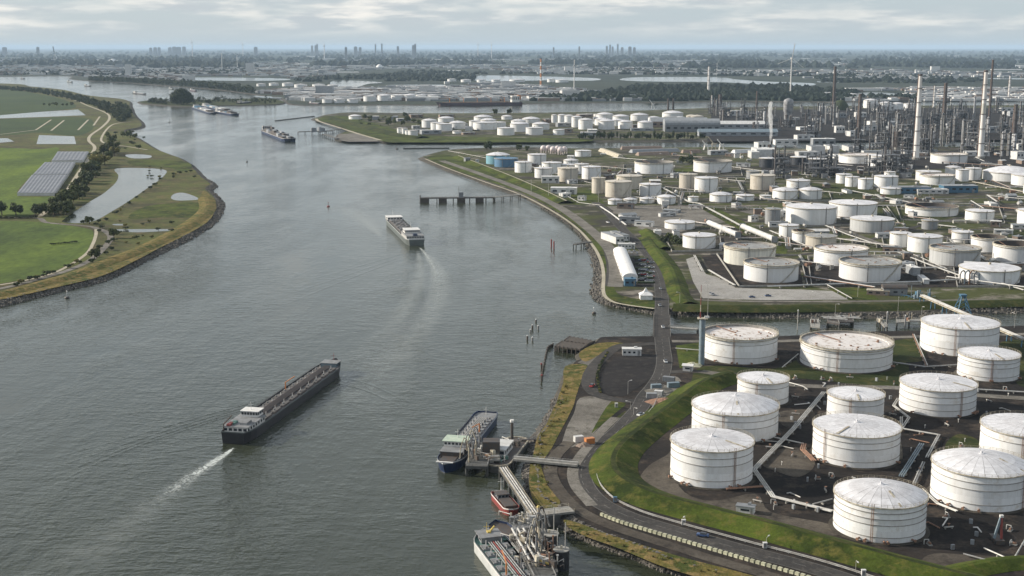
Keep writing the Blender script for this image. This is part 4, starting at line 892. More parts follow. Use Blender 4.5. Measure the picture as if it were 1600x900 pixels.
# black tanker under way
r, L = ship_root('tanker_barge', (364, 694), (526, 577), 'long black inland tanker under way with a white deckhouse at its stern', 'ship')
B = 13.5; f = 4.6
make_hull(r, L, B, f, 'blackhull', 'deckgrey', 'greyhull', bow=0.07, rise=1.6, srise=0.9)
MB().box((L * .03, 0, f - .35), (L * .72, B * .62, .9), 0, .98).build('trunk_deck', M['deckbrown'], r)
tanker_deck(r, L, B, f - .2, -L * .33, L * .40, 'darkchimney', 'deckbrown', 3)
z = f - .7
block(r, 'accommodation', (-L / 2 + 13, 0, z + 1.4), (20, B - 2.2, 2.8), 'shipwhite', nwin=5, sidewin=7, roof='deckgrey')
block(r, 'wheelhouse', (-L / 2 + 22, 0, z + 4.2), (6, 8, 2.6), 'shipwhite', nwin=6, sidewin=3, roof='shipwhite', taper=.92)
MB().box((-L / 2 + 8, 2.6, z + 3.4), (4, 2, .9)).build('hatch', M['deckgreen'], r); MB().box((-L / 2 + 9, -2.4, z + 3.5), (6, 3.4, 1.0), 0, .9).build('engine_casing', M['deckgrey'], r)
mb = MB(); mb.box((-L / 2 + 5.5, 3.4, z + 3.5), (4.4, 1.8, .9), 0, .9); mb.build('car', M['red'], r)
mb = MB(); mb.cyl((-L / 2 + 3, 5.4, z), (-L / 2 + 3, 5.4, z + 4), .3, None, 8); mb.bar((-L / 2 + 3, 5.4, z + 4), (-L / 2 + 11, 5.0, z + 5.6), .4); mb.build('boat_crane', M['darksteel'], r)
mast(r, -L / 2 + 21, 0, z + 5.5, 4)
block(r, 'forecastle', (L / 2 - 9, 0, z + 1.2), (7, B - 5, 2.2), 'bluepipe', nwin=0, sidewin=3, roof='deckgrey')
mast(r, L / 2 - 4, 0, z + 1, 5, 'red')
mb = MB(); [mb.cyl((L / 2 - 5, s * 2.4, z + .7), (L / 2 - 5, s * 2.4 + s * 1.4, z + .7), .7, None, 10) for s in (-1, 1)]; mb.build('anchor_winch', M['steel'], r)
# navy tanker at the jetty
r, L = ship_root('tanker_barge', (762, 656), (693, 742), 'moored navy blue tanker with a pale green wheelhouse roof at the jetty', 'ship')
B = 11.4; f = 3.8
make_hull(r, L, B, f, 'navyhull', 'deckgrey', 'whitehull', bow=0.10, rise=1.0, blunt=.5)
z = f - .7
tanker_deck(r, L, B, z, -L * .38, L * .16, 'pipe', 'deckgrey', 8)
block(r, 'accommodation', (L * .27, 0, z + 1.4), (13, B - 2.5, 2.6), 'darksteel', sidewin=6, roof='deckgrey')
block(r, 'wheelhouse', (L * .215, 0, z + 3.9), (8, 9.5, 2.2), 'shipwhite', nwin=6, sidewin=3)
MB().box((L * .215, 0, z + 5.2), (9, 11, .25)).build('wheelhouse_roof', pmat('pale_green_roof', (.46, .52, .42), .6, c2=(.3, .38, .3), scale=.5), r)
mb = MB(); rnd = random.Random(2)
for i in range(9): mb.tube([(L * .36 + rnd.uniform(-5, 5), rnd.uniform(-4, 4), z + .5) for _ in range(3)], .2, 6)
mb.build('mooring_lines', M['pipe'], r); MB().box((L * .40, 0, z + .7), (7, 7, 1.0), 0, .9).build('anchor_deck', M['darksteel'], r)
mast(r, L * .20, 0, z + 5, 4); mast(r, -L * .46, 0, z, 4)
MB().box((L / 2 - 1.8, 0, f + .95), (1.0, B * .62, .4)).build('bow_rail', M['shipwhite'], r)
# two ships at the lower jetty
r, L = ship_root('tanker_barge', (865, 985), (757, 846), 'pale grey hulled tanker with a red deck pipe at the bottom edge', 'ship')
B = 12.5; f = 3.8; make_hull(r, L, B, f, 'whitehull', 'deckgreen', 'shipwhite', bow=0.07, rise=1.3); z = f - .7
tanker_deck(r, L, B, z, -L * .40, L * .36, 'red', 'deckgrey', 5)
block(r, 'forecastle', (L * .42, 0, z + 1.0), (7, B * .6, 1.9), 'deckgrey', sidewin=2, roof='deckgrey'); mast(r, L * .46, 0, z, 5, 'yellow')
mb = MB(); mb.bar((L * .43, 0, z + 2), (L * .45, -2.5, z + 3.6), .5); mb.box((L * .43, 0, z + 2.3), (1.6, 1.2, .8)); mb.build('winch', M['yellow'], r)
r, L = ship_root('cargo_barge', (905, 985), (774, 826), 'dark open barge squeezed between the grey tanker and the lower jetty', 'ship')
B = 9.0; f = 3.0; make_hull(r, L, B, f, 'navyhull', 'darksteel', 'whitehull', bow=0.04, rise=.5, blunt=.75)
for i in range(9): MB().box((L * (-.42 + .095 * i), 0, f - .3), (L * .085, B * .7, .7), 0, .96).build('hatch_cover', M['darksteel'], r)
# red work boat
r, L = ship_root('work_boat', (778, 778), (803, 807), 'small red hulled work boat beside the trestle', 'boat')
make_hull(r, L, 6.2, 2.6, 'red', 'darksteel', 'shipwhite', bow=.10, rise=.4, blunt=.8); block(r, 'deckhouse', (-L * .26, 0, 2.8), (L * .2, 4.2, 1.8), 'bldgrey', nwin=3, sidewin=2, roof='darksteel')
block(r, 'hold', (L * .12, 0, 2.4), (L * .42, 4.4, 1.0), 'darksteel'); mast(r, -L * .3, 0, 4.5, 5)
# cargo ship in mid river, seen from astern
r, L = ship_root('cargo_ship', (651, 384), (612, 346), 'grey green cargo ship with a white stern deckhouse in mid river', 'ship')
B = 17; f = 5.0; make_hull(r, L, B, f, 'greyhull', 'deckbrown', 'whitehull', bow=.08, rise=1.4, srise=.6, blunt=.5); z = f - .7
for i in range(8): MB().box((L * (-.19 + .068 * i), 0, z + .5), (L * .063, B * .74, 1.0 + .3 * (i % 2)), 0, .97).build('hatch_cover', M['deckbrown'], r)
rnd = random.Random(4); mb = MB()
for i in range(90): mb.box((rnd.uniform(-.22, .32) * L, rnd.uniform(-.34, .34) * B, z + 1.4), (rnd.uniform(.6, 2), rnd.uniform(.6, 2), rnd.uniform(.5, 1.1)), rnd.uniform(0, 3))
mb.build('deck_cargo', M['deckgrey'], r)['kind'] = 'stuff'
block(r, 'accommodation', (-L * .36, 0, z + 1.7), (L * .20, B - 1.5, 3.2), 'shipwhite', nwin=7, sidewin=5, roof='deckgrey')
block(r, 'wheelhouse', (-L * .31, 0, z + 4.8), (L * .09, B * .78, 2.8), 'shipwhite', nwin=8, sidewin=3, roof='shipwhite')
MB().box((-L * .45, 0, z + 4.2), (4, 4, 2.2), 0, .8).build('funnel', M['navyhull'], r); mast(r, -L * .29, 0, z + 6, 6)
block(r, 'forecastle', (L * .39, 0, z + 1.6), (L * .09, B * .86, 2.8), 'shipwhite', nwin=5, sidewin=1, roof='shipwhite'); mast(r, L * .44, 0, z + 2, 6)
# container barge
r, L = ship_root('container_barge', (416, 207), (455, 222), 'navy blue barge stacked with dark cargo, off the spit', 'ship')
B = 26; f = 5.5; make_hull(r, L, B, f, 'navyhull', 'darksteel', 'shipwhite', bow=.05, rise=1.5, blunt=.85); rnd = random.Random(6)
mats = ('darksteel', 'bldgrey', 'darksteel', 'process', 'bldgrey')
for i in range(10):
    for j in range(4):
        hh = rnd.choice((2.6, 5.2, 5.2, 7.8)) if i < 8 else rnd.choice((0, 2.6))
        if hh: MB().box((L * (-.40 + .083 * i), (j - 1.5) * B * .2, f - .7 + hh / 2), (L * .078, B * .185, hh)).build('container', M[rnd.choice(mats)], r)
block(r, 'wheelhouse', (-L * .46, 0, f + 4), (6, B * .7, 9), 'shipwhite', nwin=5, sidewin=2, roof='deckgrey')
# barges moored abreast by the breakwater
for i, (a, b, nm, lab) in enumerate((((305, 169), (334, 178.5), 'cargo_barge', 'outer blue white barge moored by the tree clad breakwater'), ((319, 166.5), (362, 176), 'cargo_barge', 'loaded grey barge moored in the raft by the breakwater'),
                                 ((340, 176), (370, 180.5), 'cargo_barge', 'short dark push barge at the end of the breakwater raft'))):
    r, L = ship_root(nm, a, b, lab, 'ship', 'barges rafted by the breakwater'); B = 22; f = 4.5
    make_hull(r, L, B, f, 'navyhull', 'deckgrey', 'shipwhite', bow=.06, rise=1.2, blunt=.7); rnd = random.Random(i)
    for k in range(7): MB().box((L * (-.36 + .11 * k), 0, f + rnd.uniform(.4, 2)), (L * .095, B * .72, rnd.uniform(2, 5))).build('hatch_cover', M[rnd.choice(('bldgrey', 'bldwhite', 'darksteel', 'bluesteel'))], r)
    block(r, 'wheelhouse', (-L * .44, 0, f + 2.5), (L * .08, B * .6, 6), 'shipwhite', nwin=4, sidewin=2, roof='deckgrey')
# sea going ship and small craft on the far river
r, L = ship_root('sea_tanker', (815, 164.2), (681, 165.6), 'long dull red sea tanker berthed on the far bank', 'ship')
B = 30; f = 9; make_hull(r, L, B, f, 'redhull', 'deckbrown', None, bow=.06, rise=3, blunt=.4)
block(r, 'accommodation', (-L * .42, 0, f + 9), (22, B * .8, 18), 'shipwhite', nwin=6, sidewin=4, roof='shipwhite'); MB().box((-L * .47, 0, f + 14), (10, 8, 14), 0, .8).build('funnel', M['orange'], r)
for k in range(5):
    mb = MB(); x = L * (-.3 + .16 * k); mb.cyl((x, 0, f), (x, 0, f + 14), .9, None, 6); mb.bar((x, 0, f + 13), (x + 16, 0, f + 20), 1.2); mb.build('deck_crane', M['orange'], r)
mb = MB(); [mb.tube([(-L * .36, y, f + 1), (L * .42, y, f + 1)], .6, 6) for y in (-4, 0, 4)]; mb.build('cargo_pipe', M['rust'], r)
for i, (a, b, B, f, hm, lab) in enumerate((((209, 146), (228, 147.8), 14, 3, 'blackhull', 'long low black barge on the far upper river'), ((484, 163.2), (502, 164), 14, 5, 'redhull', 'small brown ship close to the far tank bank'),
        ((133, 134.4), (142, 135), 11, 3, 'blackhull', 'small dark boat beside the far headland'), ((106, 128.3), (113, 129), 11, 4, 'greyhull', 'grey boat off the tip of the far headland'),
        ((265, 139.3), (271, 140), 11, 4, 'greyhull', 'little boat above the domed tree'), ((298, 141.8), (307, 143), 12, 4, 'redhull', 'brown tug right of the domed tree'), ((372, 163.3), (392, 162), 18, 6, 'blackhull', 'dark ship lying against the breakwater end'),
        ((33, 123.2), (38, 123.6), 10, 3, 'blackhull', 'tiny boat on the uppermost river reach'))):
    r, L = ship_root('small_ship', a, b, lab, 'boat'); make_hull(r, L, B, f, hm, 'deckbrown', None, bow=.1, rise=1.5)
    block(r, 'wheelhouse', (-L * .36, 0, f + 2.5), (L * .16, B * .6, 6), 'shipwhite', nwin=3, sidewin=2, roof='deckgrey'); MB().box((L * .08, 0, f + .4), (L * .55, B * .6, 1.6), 0, .9).build('hatch_cover', M['bldgrey'], r); mast(r, -L * .3, 0, f + 5, 5)
# ------------------------------------------------------------------ jetties, bridge, pipes
def deck_bridge(name, a, b, w, z0, z1, label, cat, mat='concrete', pile=14.0, rail='pipe', pipes=0, group=None, pilemat='darkconc', thick=.8):
    A = G(*a, z0); Bq = G(*b, z0); d = Bq - A; L = d.length; r = empty(name, (A.x, A.y, 0), math.atan2(d.y, d.x)); tag(r, label, cat, group)
    MB().box((L / 2, 0, z1 - thick / 2), (L, w, thick)).build('deck', M[mat], r)
    n = max(1, int(L / pile))
    for i in range(n + 1):
        x = L * i / n
        for s in (-1, 1): MB().cyl((x, s * (w / 2 - .5), -2), (x, s * (w / 2 - .5), z1 - thick), .45, None, 8).build('pile', M[pilemat], r)
    if rail:
        for s in (-1, 1):
            mb = MB(); k = max(1, int(L / 3))
            for i in range(k + 1): mb.bar((L * i / k, s * (w / 2 - .15), z1), (L * i / k, s * (w / 2 - .15), z1 + 1.1), .09)
            for zz in (.6, 1.1): mb.bar((0, s * (w / 2 - .15), z1 + zz), (L, s * (w / 2 - .15), z1 + zz), .09)
            mb.build('railing', M[rail], r)
    for i in range(pipes):
        y = (i - (pipes - 1) / 2) * min(1.1, w * .8 / max(1, pipes)); MB().tube([(0, y, z1 + .6), (L, y, z1 + .6)], .32, 8).build('pipe', M['pipe'], r)
    return r, L
r, L = deck_bridge('road_bridge', (1034, 492.5), (1034, 527.5), 10.5, LZ, LZ + .13, 'concrete road bridge crossing the canal mouth', 'bridge', 'asphalt', 20, 'concrete')
deck_bridge('jetty', (1045, 513), (1090, 516), 4, 2, 3, 'narrow concrete jetty beside the road bridge', 'jetty', 'concrete', 16)
# long jetty in the river, a tee head on piles
r, L = deck_bridge('jetty', (657, 310.5), (772, 309.5), 7, 4, 5.0, 'long dark jetty head on piles in mid river', 'jetty', 'darkconc', 9, 'steel', 2)
for x in (.05, .3, .55, .8): MB().box((L * x, -4.4, 2.4), (9, 1.6, 5.6)).build('fender', M['timber'], r)
mb = MB(); mb.box((L * .55, 0, 8), (5, 4, 6)); mb.cyl((L * .52, 0, 5), (L * .52, 0, 17), .35, None, 8); mb.build('control_cabin', M['bldgrey'], r)
deck_bridge('jetty_approach', (772, 309), (812, 305), 4, 4, 5.0, 'walkway joining the long river jetty to the shore path', 'jetty', 'concrete', 12, 'steel')
deck_bridge('jetty', (898, 383), (922, 379), 4, 3, 4, 'short stub jetty on the curved refinery bank', 'jetty', 'darkconc', 10, 'steel')
# old timber wharf
def wharf(quad, label, h):
    P = [G(x, y, h) for x, y in quad]; c = sum(P, Vector()) / 4; r = empty('timber_wharf', (c.x, c.y, 0)); tag(r, label, 'wharf')
    MB().prism([(p.x - c.x, p.y - c.y) for p in P], h - .7, h).build('deck', M['timber'], r)
    for i in range(4):
        for k in range(6):
            q = P[i].lerp(P[(i + 1) % 4], k / 6) - c; MB().cyl((q.x * .97, q.y * .97, -2), (q.x * .97, q.y * .97, h + .5), .35, None, 7).build('pile', M['timber'], r)
    for k in range(14):
        a = P[0].lerp(P[1], (k + .5) / 14) - c; b = P[3].lerp(P[2], (k + .5) / 14) - c; MB().bar((a.x, a.y, h + .06), (b.x, b.y, h + .06), (P[1] - P[0]).length / 16, .1).build('plank', M['timber'], r)
wharf([(866, 541), (907, 546), (920, 538), (878, 533)], 'front dark timber wharf at the old landing', 3.2)
wharf([(881, 532), (917, 538), (930, 533), (890, 525.5)], 'rear dark timber wharf at the old landing', 3.4)
r = empty('timber_breakwater', G(861, 552, 0)); o0 = G(861, 552, 0); tag(r, 'curved row of timber piles running out from the wharf', 'breakwater')
pp = px_path([(864, 541), (856, 546), (853, 556), (851, 566), (848, 580), (846.5, 590)], 0, 8)
for i, q in enumerate(pp):
    q = q - o0; MB().cyl((q.x, q.y, -2), (q.x, q.y, 1.9 - (i % 3) * .3), .4, None, 7).build('pile', M['timber'], r)
for i in range(len(pp) - 1): MB().bar(pp[i] - o0 + Vector((0, 0, 1.3)), pp[i + 1] - o0 + Vector((0, 0, 1.3)), .5, .4).build('waling', M['timber'], r)
for k, (x, y) in enumerate(((846.5, 596), (846, 578))):
    c = G(x, y, 0); t = empty('mooring_post', c); tag(t, ('red banded post at the tip of the timber breakwater', 'red topped post halfway along the timber breakwater')[k], 'post'); MB().cyl((0, 0, -2), (0, 0, 3), .5, None, 10).build('pile', M['timber'], t); MB().cyl((0, 0, 3), (0, 0, 3.8), .55, None, 10).build('cap', M['red'], t)
# posts standing in the river
for k, (x, y, h, m, lab) in enumerate(((824, 531, 2.4, 'darksteel', 'black river post, front left of the loose group'), (832, 532.5, 2, 'steel', 'pale river post, front right of the loose group'), (829, 519, 1.6, 'steel', 'short pale river post in the middle of the loose group'),
        (832, 514, 2.4, 'darksteel', 'black river post in the middle of the loose group'), (841, 515, 2.4, 'steel', 'pale river post, rearmost right of the loose group'), (837.5, 503, 1.5, 'darksteel', 'small dark post farthest out of the loose group'),
        (861.5, 386, 6.5, 'red', 'left red mooring post off the curved bank'), (865.5, 389, 6.5, 'red', 'right red mooring post off the curved bank'), (656.5, 311.5, 5, 'darksteel', 'lone dark post left of the long jetty'), (1386, 505, 7, 'steel', 'pale post standing in the canal'),
        (1414, 513, 8, 'steel', 'pale canal post near the big yellow rimmed tank'), (1246, 515, 12, 'pipe', 'tall white canal pole behind the open topped tanks'))):
    c = G(x, y, 0); t = empty('mooring_post', c); tag(t, lab, 'post', 'posts standing in the water'); MB().cyl((0, 0, -2), (0, 0, h), .6 if m == 'red' else .55 if h < 10 else .25, None, 10).build('pile', M[m], t); MB().cyl((0, 0, h), (0, 0, h + .5), .65 if m == 'red' else .5, .2, 10).build('cap', M['bldwhite'] if m != 'red' else M['red'], t)
for k, (x, y, s, m, lab) in enumerate(((513, 323, 1, 'red', 'red buoy in mid river left of the cargo ship'), (105, 466, 1, 'shipwhite', 'white topped buoy below the polder bank'), (265, 191, 1.5, 'darksteel', 'dark buoy off the wooded bank'), (928, 490, .8, 'shipwhite', 'little white buoy off the bridge bank'),
        (386, 253, .8, 'darksteel', 'tiny dark buoy in the upper river'), (620, 233, 1.5, 'darksteel', 'dark beacon off the spit channel mouth'))):
    c = G(x, y, 0); t = empty('buoy', c); tag(t, lab, 'buoy'); MB().lathe([(.01, -.6), (1.6 * s, -.4), (1.7 * s, .8), (.9 * s, 1.2), (.01, 1.3)], 14).build('float', M['darksteel'] if m == 'shipwhite' else M[m], t)
    mb = MB(); [mb.bar((.7 * s * math.cos(a), .7 * s * math.sin(a), 1.1), (.2 * s * math.cos(a), .2 * s * math.sin(a), 4.4 * s), .15) for a in (0, 2.1, 4.2)]; mb.build('tower', M[m], t); MB().sphere((0, 0, 4.8 * s), .55 * s, 8, 6).build('lantern', M[m], t)
# thin groynes near the spit
for a, b, lab in (((431, 189), (490, 182), 'low stone groyne reaching out from the spit tip'), ((630, 232.5), (702, 232), 'thin guide wall in the channel mouth')):
    A = G(*a, 0); Bq = G(*b, 0); mb = MB(); mb.bar(A + Vector((0, 0, .3)), Bq + Vector((0, 0, .3)), 6 if a[0] < 500 else 3, 2.4); o = mb.build('groyne', M['darkconc']); tag(o, lab, 'groyne')
r, L = deck_bridge('jetty', (466, 207.5), (520, 206), 9, 3, 5, 'dark jetty with gear off the end of the spit', 'jetty', 'darkconc', 14, 'steel', 2)
rnd = random.Random(3)
for i in range(7): MB().box((L * rnd.uniform(.3, .8), rnd.uniform(-3, 3), 8), (rnd.uniform(3, 9), 4, rnd.uniform(5, 12))).build('equipment', M['bldgrey'], r)
deck_bridge('jetty_approach', (502, 207.5), (533, 202.5), 5, 3, 5, 'upper walkway from the spit to its jetty', 'jetty', 'darkconc', 18, 'steel'); deck_bridge('jetty_approach', (506, 211), (528, 218), 5, 3, 5, 'lower walkway from the spit to its jetty', 'jetty', 'darkconc', 18, 'steel')

# ---- near jetty head one (navy tanker)
def loading_arm(x, y, z, rz, label, mat='pipe', h=13, group='loading arms on the near jetties'):
    t = empty('marine_loader', (x, y, z), rz); tag(t, label, 'loading arm', group)
    MB().cyl((0, 0, 0), (0, 0, h * .62), .42, .34, 10).build('riser', M[mat], t)
    MB().tube([(0, 0, h * .62), (1.4, 0, h * .98), (2.2, 0, h)], .26, 8).build('inboard_arm', M[mat], t)
    MB().tube([(2.2, 0, h), (3.6, 0, h * .55), (3.9, 0, h * .12)], .22, 8).build('outboard_arm', M[mat], t)
    MB().bar((-1.6, 0, h * .30), (0, 0, h * .66), .5, .5).build('counterweight', M['steel'], t)
    return t
def platform(name, quad, z, label, cat, mat='darkconc', thick=1.2, pilestep=7, rail=True):
    P = [G(x, y, z) for x, y in quad]; c = sum(P, Vector()) / len(P); r = empty(name, (c.x, c.y, 0)); tag(r, label, cat)
    MB().prism([(p.x - c.x, p.y - c.y) for p in (P if poly_area(P) > 0 else P[::-1])], z - thick, z).build('deck', M[mat], r)
    for i in range(len(P)):
        a, b = P[i] - c, P[(i + 1) % len(P)] - c; k = max(1, int((b - a).length / pilestep))
        for j in range(k): q = a.lerp(b, j / k); MB().cyl((q.x * .93, q.y * .93, -2), (q.x * .93, q.y * .93, z - thick), .5, None, 8).build('pile', M['darkconc'], r)
        if rail:
            mb = MB(); kk = max(1, int((b - a).length / 2))
            for j in range(kk + 1): q = a.lerp(b, j / kk); mb.bar((q.x * .98, q.y * .98, z), (q.x * .98, q.y * .98, z + 1.1), .08)
            for zz in (.55, 1.1): mb.bar((a.x * .98, a.y * .98, z + zz), (b.x * .98, b.y * .98, z + zz), .08)
            mb.build('railing', M['pipe'], r)
    return r, c
def gear(root, cx, cy, z, sx, sy, n, seed, mats=('steel', 'darksteel', 'pipe', 'rust', 'girder'), hmax=3.5):
    rnd = random.Random(seed)
    for i in range(n):
        x = cx + rnd.uniform(-sx, sx); y = cy + rnd.uniform(-sy, sy); k = rnd.random(); m = M[rnd.choice(mats)]; mb = MB()
        if k < .35: h = rnd.uniform(.8, hmax); mb.box((x, y, z + h / 2), (rnd.uniform(.6, 2.4), rnd.uniform(.6, 2.4), h), rnd.uniform(0, 1.5)); mb.build('equipment', m, root)
        elif k < .75: h = rnd.uniform(.4, 1.6); a = rnd.choice((0, 1.57)) + .9; l = rnd.uniform(2, 6); mb.tube([(x, y, z + h), (x + l * math.cos(a), y + l * math.sin(a), z + h), (x + l * math.cos(a), y + l * math.sin(a), z)], .18, 6); mb.build('pipe', m, root)
        else: h = rnd.uniform(2, hmax * 1.8); mb.cyl((x, y, z), (x, y, z + h), .2, None, 6); mb.box((x, y, z + h), (.7, .7, .3)); mb.build('post', m, root)
r, c1 = platform('loading_jetty', [(727, 728), (762, 729), (768, 700), (745, 693)], 4.5, 'dark jetty head with loading arms beside the navy tanker', 'jetty')
gear(r, 0, 0, 4.5, 6, 7, 26, 5)
MB().box((4.5, 5.5, 7), (7, 6, 5)).build('pump_house', M['darksteel'], r)
for i in range(4):
    q = G(733 + i * 5.5, 722 - i * 6, 4.5); loading_arm(q.x, q.y, 4.5, math.pi - .3, f'pale loading arm over the navy tanker, {("nearest", "second nearest", "third nearest", "farthest")[i]} of four', ('girder', 'steel', 'girder', 'steel')[i], 10)
# pontoon with a shed
r = empty('landing_pontoon', G(793, 715, 0)); o0 = G(793, 715, 0); tag(r, 'round ended landing pontoon with a pale flat roofed shed', 'pontoon')
d = (G(812, 688, 0) - G(775, 734, 0)); L = d.length; r.rotation_euler = (0, 0, math.atan2(d.y, d.x)); W = 10.5
poly = [(L / 2 - W / 2 + W / 2 * math.cos(a), W / 2 * math.sin(a)) for a in [math.pi * (k / 10 - .5) for k in range(11)]] + [(-L / 2 + W / 2 + W / 2 * math.cos(a), W / 2 * math.sin(a)) for a in [math.pi * (k / 10 + .5) for k in range(11)]]
MB().prism(poly, -1, 2.6).build('hull', M['darkconc'], r); MB().prism([(x * .95, y * .9) for x, y in poly], 2.6, 2.66).build('deck', M['darksteel'], r)
mb = MB()
for i in range(len(poly)): a = poly[i]; b = poly[(i + 1) % len(poly)]; mb.bar((a[0] * .98, a[1] * .97, 2.9), (b[0] * .98, b[1] * .97, 2.9), .5, .6)
mb.build('coaming', M['girder'], r)
block(r, 'shed', (-1.5, 1.6, 4.3), (14, 5.2, 3.2), 'bldwhite', nwin=2, sidewin=5, roof='bldwhite'); gear(r, 10, 0, 2.6, 5, 3, 10, 9); gear(r, -13, 0, 2.6, 4, 3.2, 12, 10, ('steel', 'pipe', 'deckgreen'), 1.6)
MB().cyl((12, 1, 2.6), (12, 1, 12), .7, .6, 10).build('funnel_mast', M['darksteel'], r); MB().cyl((12, 1, 12), (12, 1, 13), .9, None, 10).build('mast_cap', M['shipwhite'], r)
deck_bridge('gangway', (755, 717), (780, 716), 5, 4, 4.4, 'gangway from the pontoon to the tanker jetty', 'gangway', 'concrete', 7, 'girder', 2)
deck_bridge('gangway', (803, 717.5), (903, 727), 3.4, 4, 4.6, 'long footbridge from the pontoon to the shore road', 'footbridge', 'concrete', 12, 'pipe', 1)
deck_bridge('pipe_trestle', (786, 734), (836, 808), 3.6, 4, 4.4, 'pipe trestle stepping down from the pontoon to the lower jetty', 'trestle', 'darkconc', 9, 'girder', 3, thick=.5)
deck_bridge('mooring_walkway', (815, 688), (836, 687), 1.6, 3, 3.4, 'slim walkway from the pontoon to the scrubby bank', 'walkway', 'darksteel', 6, 'steel', thick=.3)
# ---- near jetty head two
r, c2 = platform('loading_jetty', [(800, 835), (835, 905), (870, 905), (852, 865), (838, 822)], 4.8, 'lower jetty head crowded with pipes and loading gear', 'jetty')
gear(r, 0, 0, 4.8, 6, 12, 60, 6); gear(r, -4, 12, 4.8, 5, 4, 18, 7, ('pipe', 'girder', 'steel'))
for i in range(3):
    a = G(800 + i * 9, 830, 5); b = G(828 + i * 10, 880, 5); MB().tube([(a.x - c2.x, a.y - c2.y, 6), (b.x - c2.x, b.y - c2.y, 6)], .4, 8).build('pipe', M['pipe'], r)
r, c3 = platform('landing_platform', [(800, 828), (838, 822), (832, 806), (806, 808)], 5.2, 'platform of pale pipework at the top of the lower jetty', 'platform', 'steel'); gear(r, 0, 0, 5.2, 5, 4, 34, 12, ('pipe', 'steel', 'girder'), 2.4)
for i in range(4):
    q = G(838 + i * 5, 868 - i * 10, 4.8); loading_arm(q.x, q.y, 4.8, math.pi + .5, f'grey loading arm on the lower jetty, {("nearest", "second nearest", "third nearest", "farthest")[i]} of four', ('steel', 'girder', 'steel', 'darksteel')[i], 11)
r, L = deck_bridge('access_bridge', (826, 805), (893, 797), 6, 4, 4.6, 'concrete access bridge from the shore to the lower jetty', 'bridge', 'concrete', 12, 'girder')
MB().box((7, 0, 1.5), (8, 7, 5)).build('abutment', M['darkconc'], r)
for k, (x, y, rad, lab) in enumerate(((858, 862, 3.2, 'dark round dolphin with two poles behind the lower jetty'), (877, 888, 2.6, 'dark round dolphin at the right end of the lower jetty'))):
    c = G(x, y, 0); t = empty('mooring_dolphin', c); tag(t, lab, 'dolphin'); MB().cyl((0, 0, -2), (0, 0, 6.5), rad, None, 24).build('body', M['blackhull'], t); MB().cyl((0, 0, 6.5), (0, 0, 6.8), rad * 1.05, None, 24).build('cap', M['concrete'], t)
    for s in (-1, 1): MB().cyl((s * rad * .5, 0, 6.8), (s * rad * .5, 0, 15 + s), .18, None, 6).build('pole', M['pipe'], t)
    MB().cyl((0, 0, 6.8), (0, 0, 8), .5, .35, 8).build('bollard', M['girder'], t)
r, c4 = platform('breasting_platform', [(848, 905), (872, 893), (866, 868), (848, 872)], 5.0, 'dark square platform with a yellow pipe behind the lower jetty', 'platform', 'darkconc', 4.5, rail=False); gear(r, 0, 0, 5, 3.5, 4, 6, 15); MB().tube([(-4, 4, 5.6), (0, 0, 5.6), (1, -1, 5.1)], .4, 8).build('pipe', M['yellow'], r)
c = G(841, 830, 0); t = empty('mooring_post', c); tag(t, 'tall yellow mooring post under the access bridge', 'post'); MB().cyl((0, 0, -2), (0, 0, 9), .5, None, 10).build('pile', M['girder'], t); MB().cyl((0, 0, 9), (0, 0, 9.6), .7, .4, 10).build('cap', M['yellow'], t)
# ---- canal jetties behind the open topped tanks
for k, (q, lab) in enumerate((([(1266, 510), (1281, 512), (1279, 498), (1267, 498)], 'white railed landing in the canal, leftmost'), ([(1292, 503), (1312, 507), (1306, 494), (1294, 494)], 'dark canal berth with pale pipes on it'),
                           ([(1311, 503), (1334, 503), (1330, 493), (1311, 492)], 'wide dark canal berth beside the pale pipes'), ([(1370, 497), (1374, 497), (1387, 510), (1382, 511)], 'slim yellow canal berth standing alone'), ([(1400, 504), (1441, 501), (1441, 497.5), (1400, 499)], 'long grey canal berth at the yellow rimmed tank'))):
    r, c = platform('canal_berth', q, 3.5, lab, 'berth', 'concrete' if k in (0, 3, 4) else 'darksteel', .6, 9); gear(r, 0, 0, 3.5, 3, 3, 5, 30 + k, hmax=2.5)
    if k in (1, 2):
        for j in range(2): MB().tube([(-6, 4 - j * 4, 4.6), (8, -1 - j * 4, 4.6)], .45, 8).build('pipe', M['pipe'], r)
# ---- pipelines
def pipeline(px, label, mats=('pipe', 'pipe'), rad=.35, gap=.95, z=1.1, step=9.0, group=None, sup='concrete', sq=False):
    P = [G(x, y, LZ) for x, y in px]; o = P[0]; r = empty('pipeline', o); tag(r, label, 'pipeline', group)
    Q = [p - o for p in P]; ns = []
    for i in range(len(Q)):
        a = Q[max(0, i - 1)]; b = Q[min(len(Q) - 1, i + 1)]; d = (b - a).xy.normalized(); ns.append(Vector((-d.y, d.x, 0)))
    for k, m in enumerate(mats):
        off = (k - (len(mats) - 1) / 2) * gap; pts = [q + n * off + Vector((0, 0, z + .1)) for q, n in zip(Q, ns)]
        mb = MB(); mb.tube(pts, rad, 8)
        for q in pts[1:-1]: mb.sphere(q, rad * 1.02, 8, 6)
        mb.build('pipe', M[m], r)
    me = None
    for i in range(len(Q) - 1):
        d = Q[i + 1] - Q[i]; k = max(1, int(d.length / step)); a = math.atan2(d.y, d.x)
        for j in range(k):
            q = Q[i] + d * ((j + .5) / k)
            if me is None: s = MB().box((0, 0, (z - rad) / 2 + .02), (.4, gap * len(mats) + .4, max(.15, z - rad + .1))).build('support', M[sup], r); me = s.data
            else: s = place('support', me, r)
            s.location = q; s.rotation_euler = (0, 0, a)
    return r
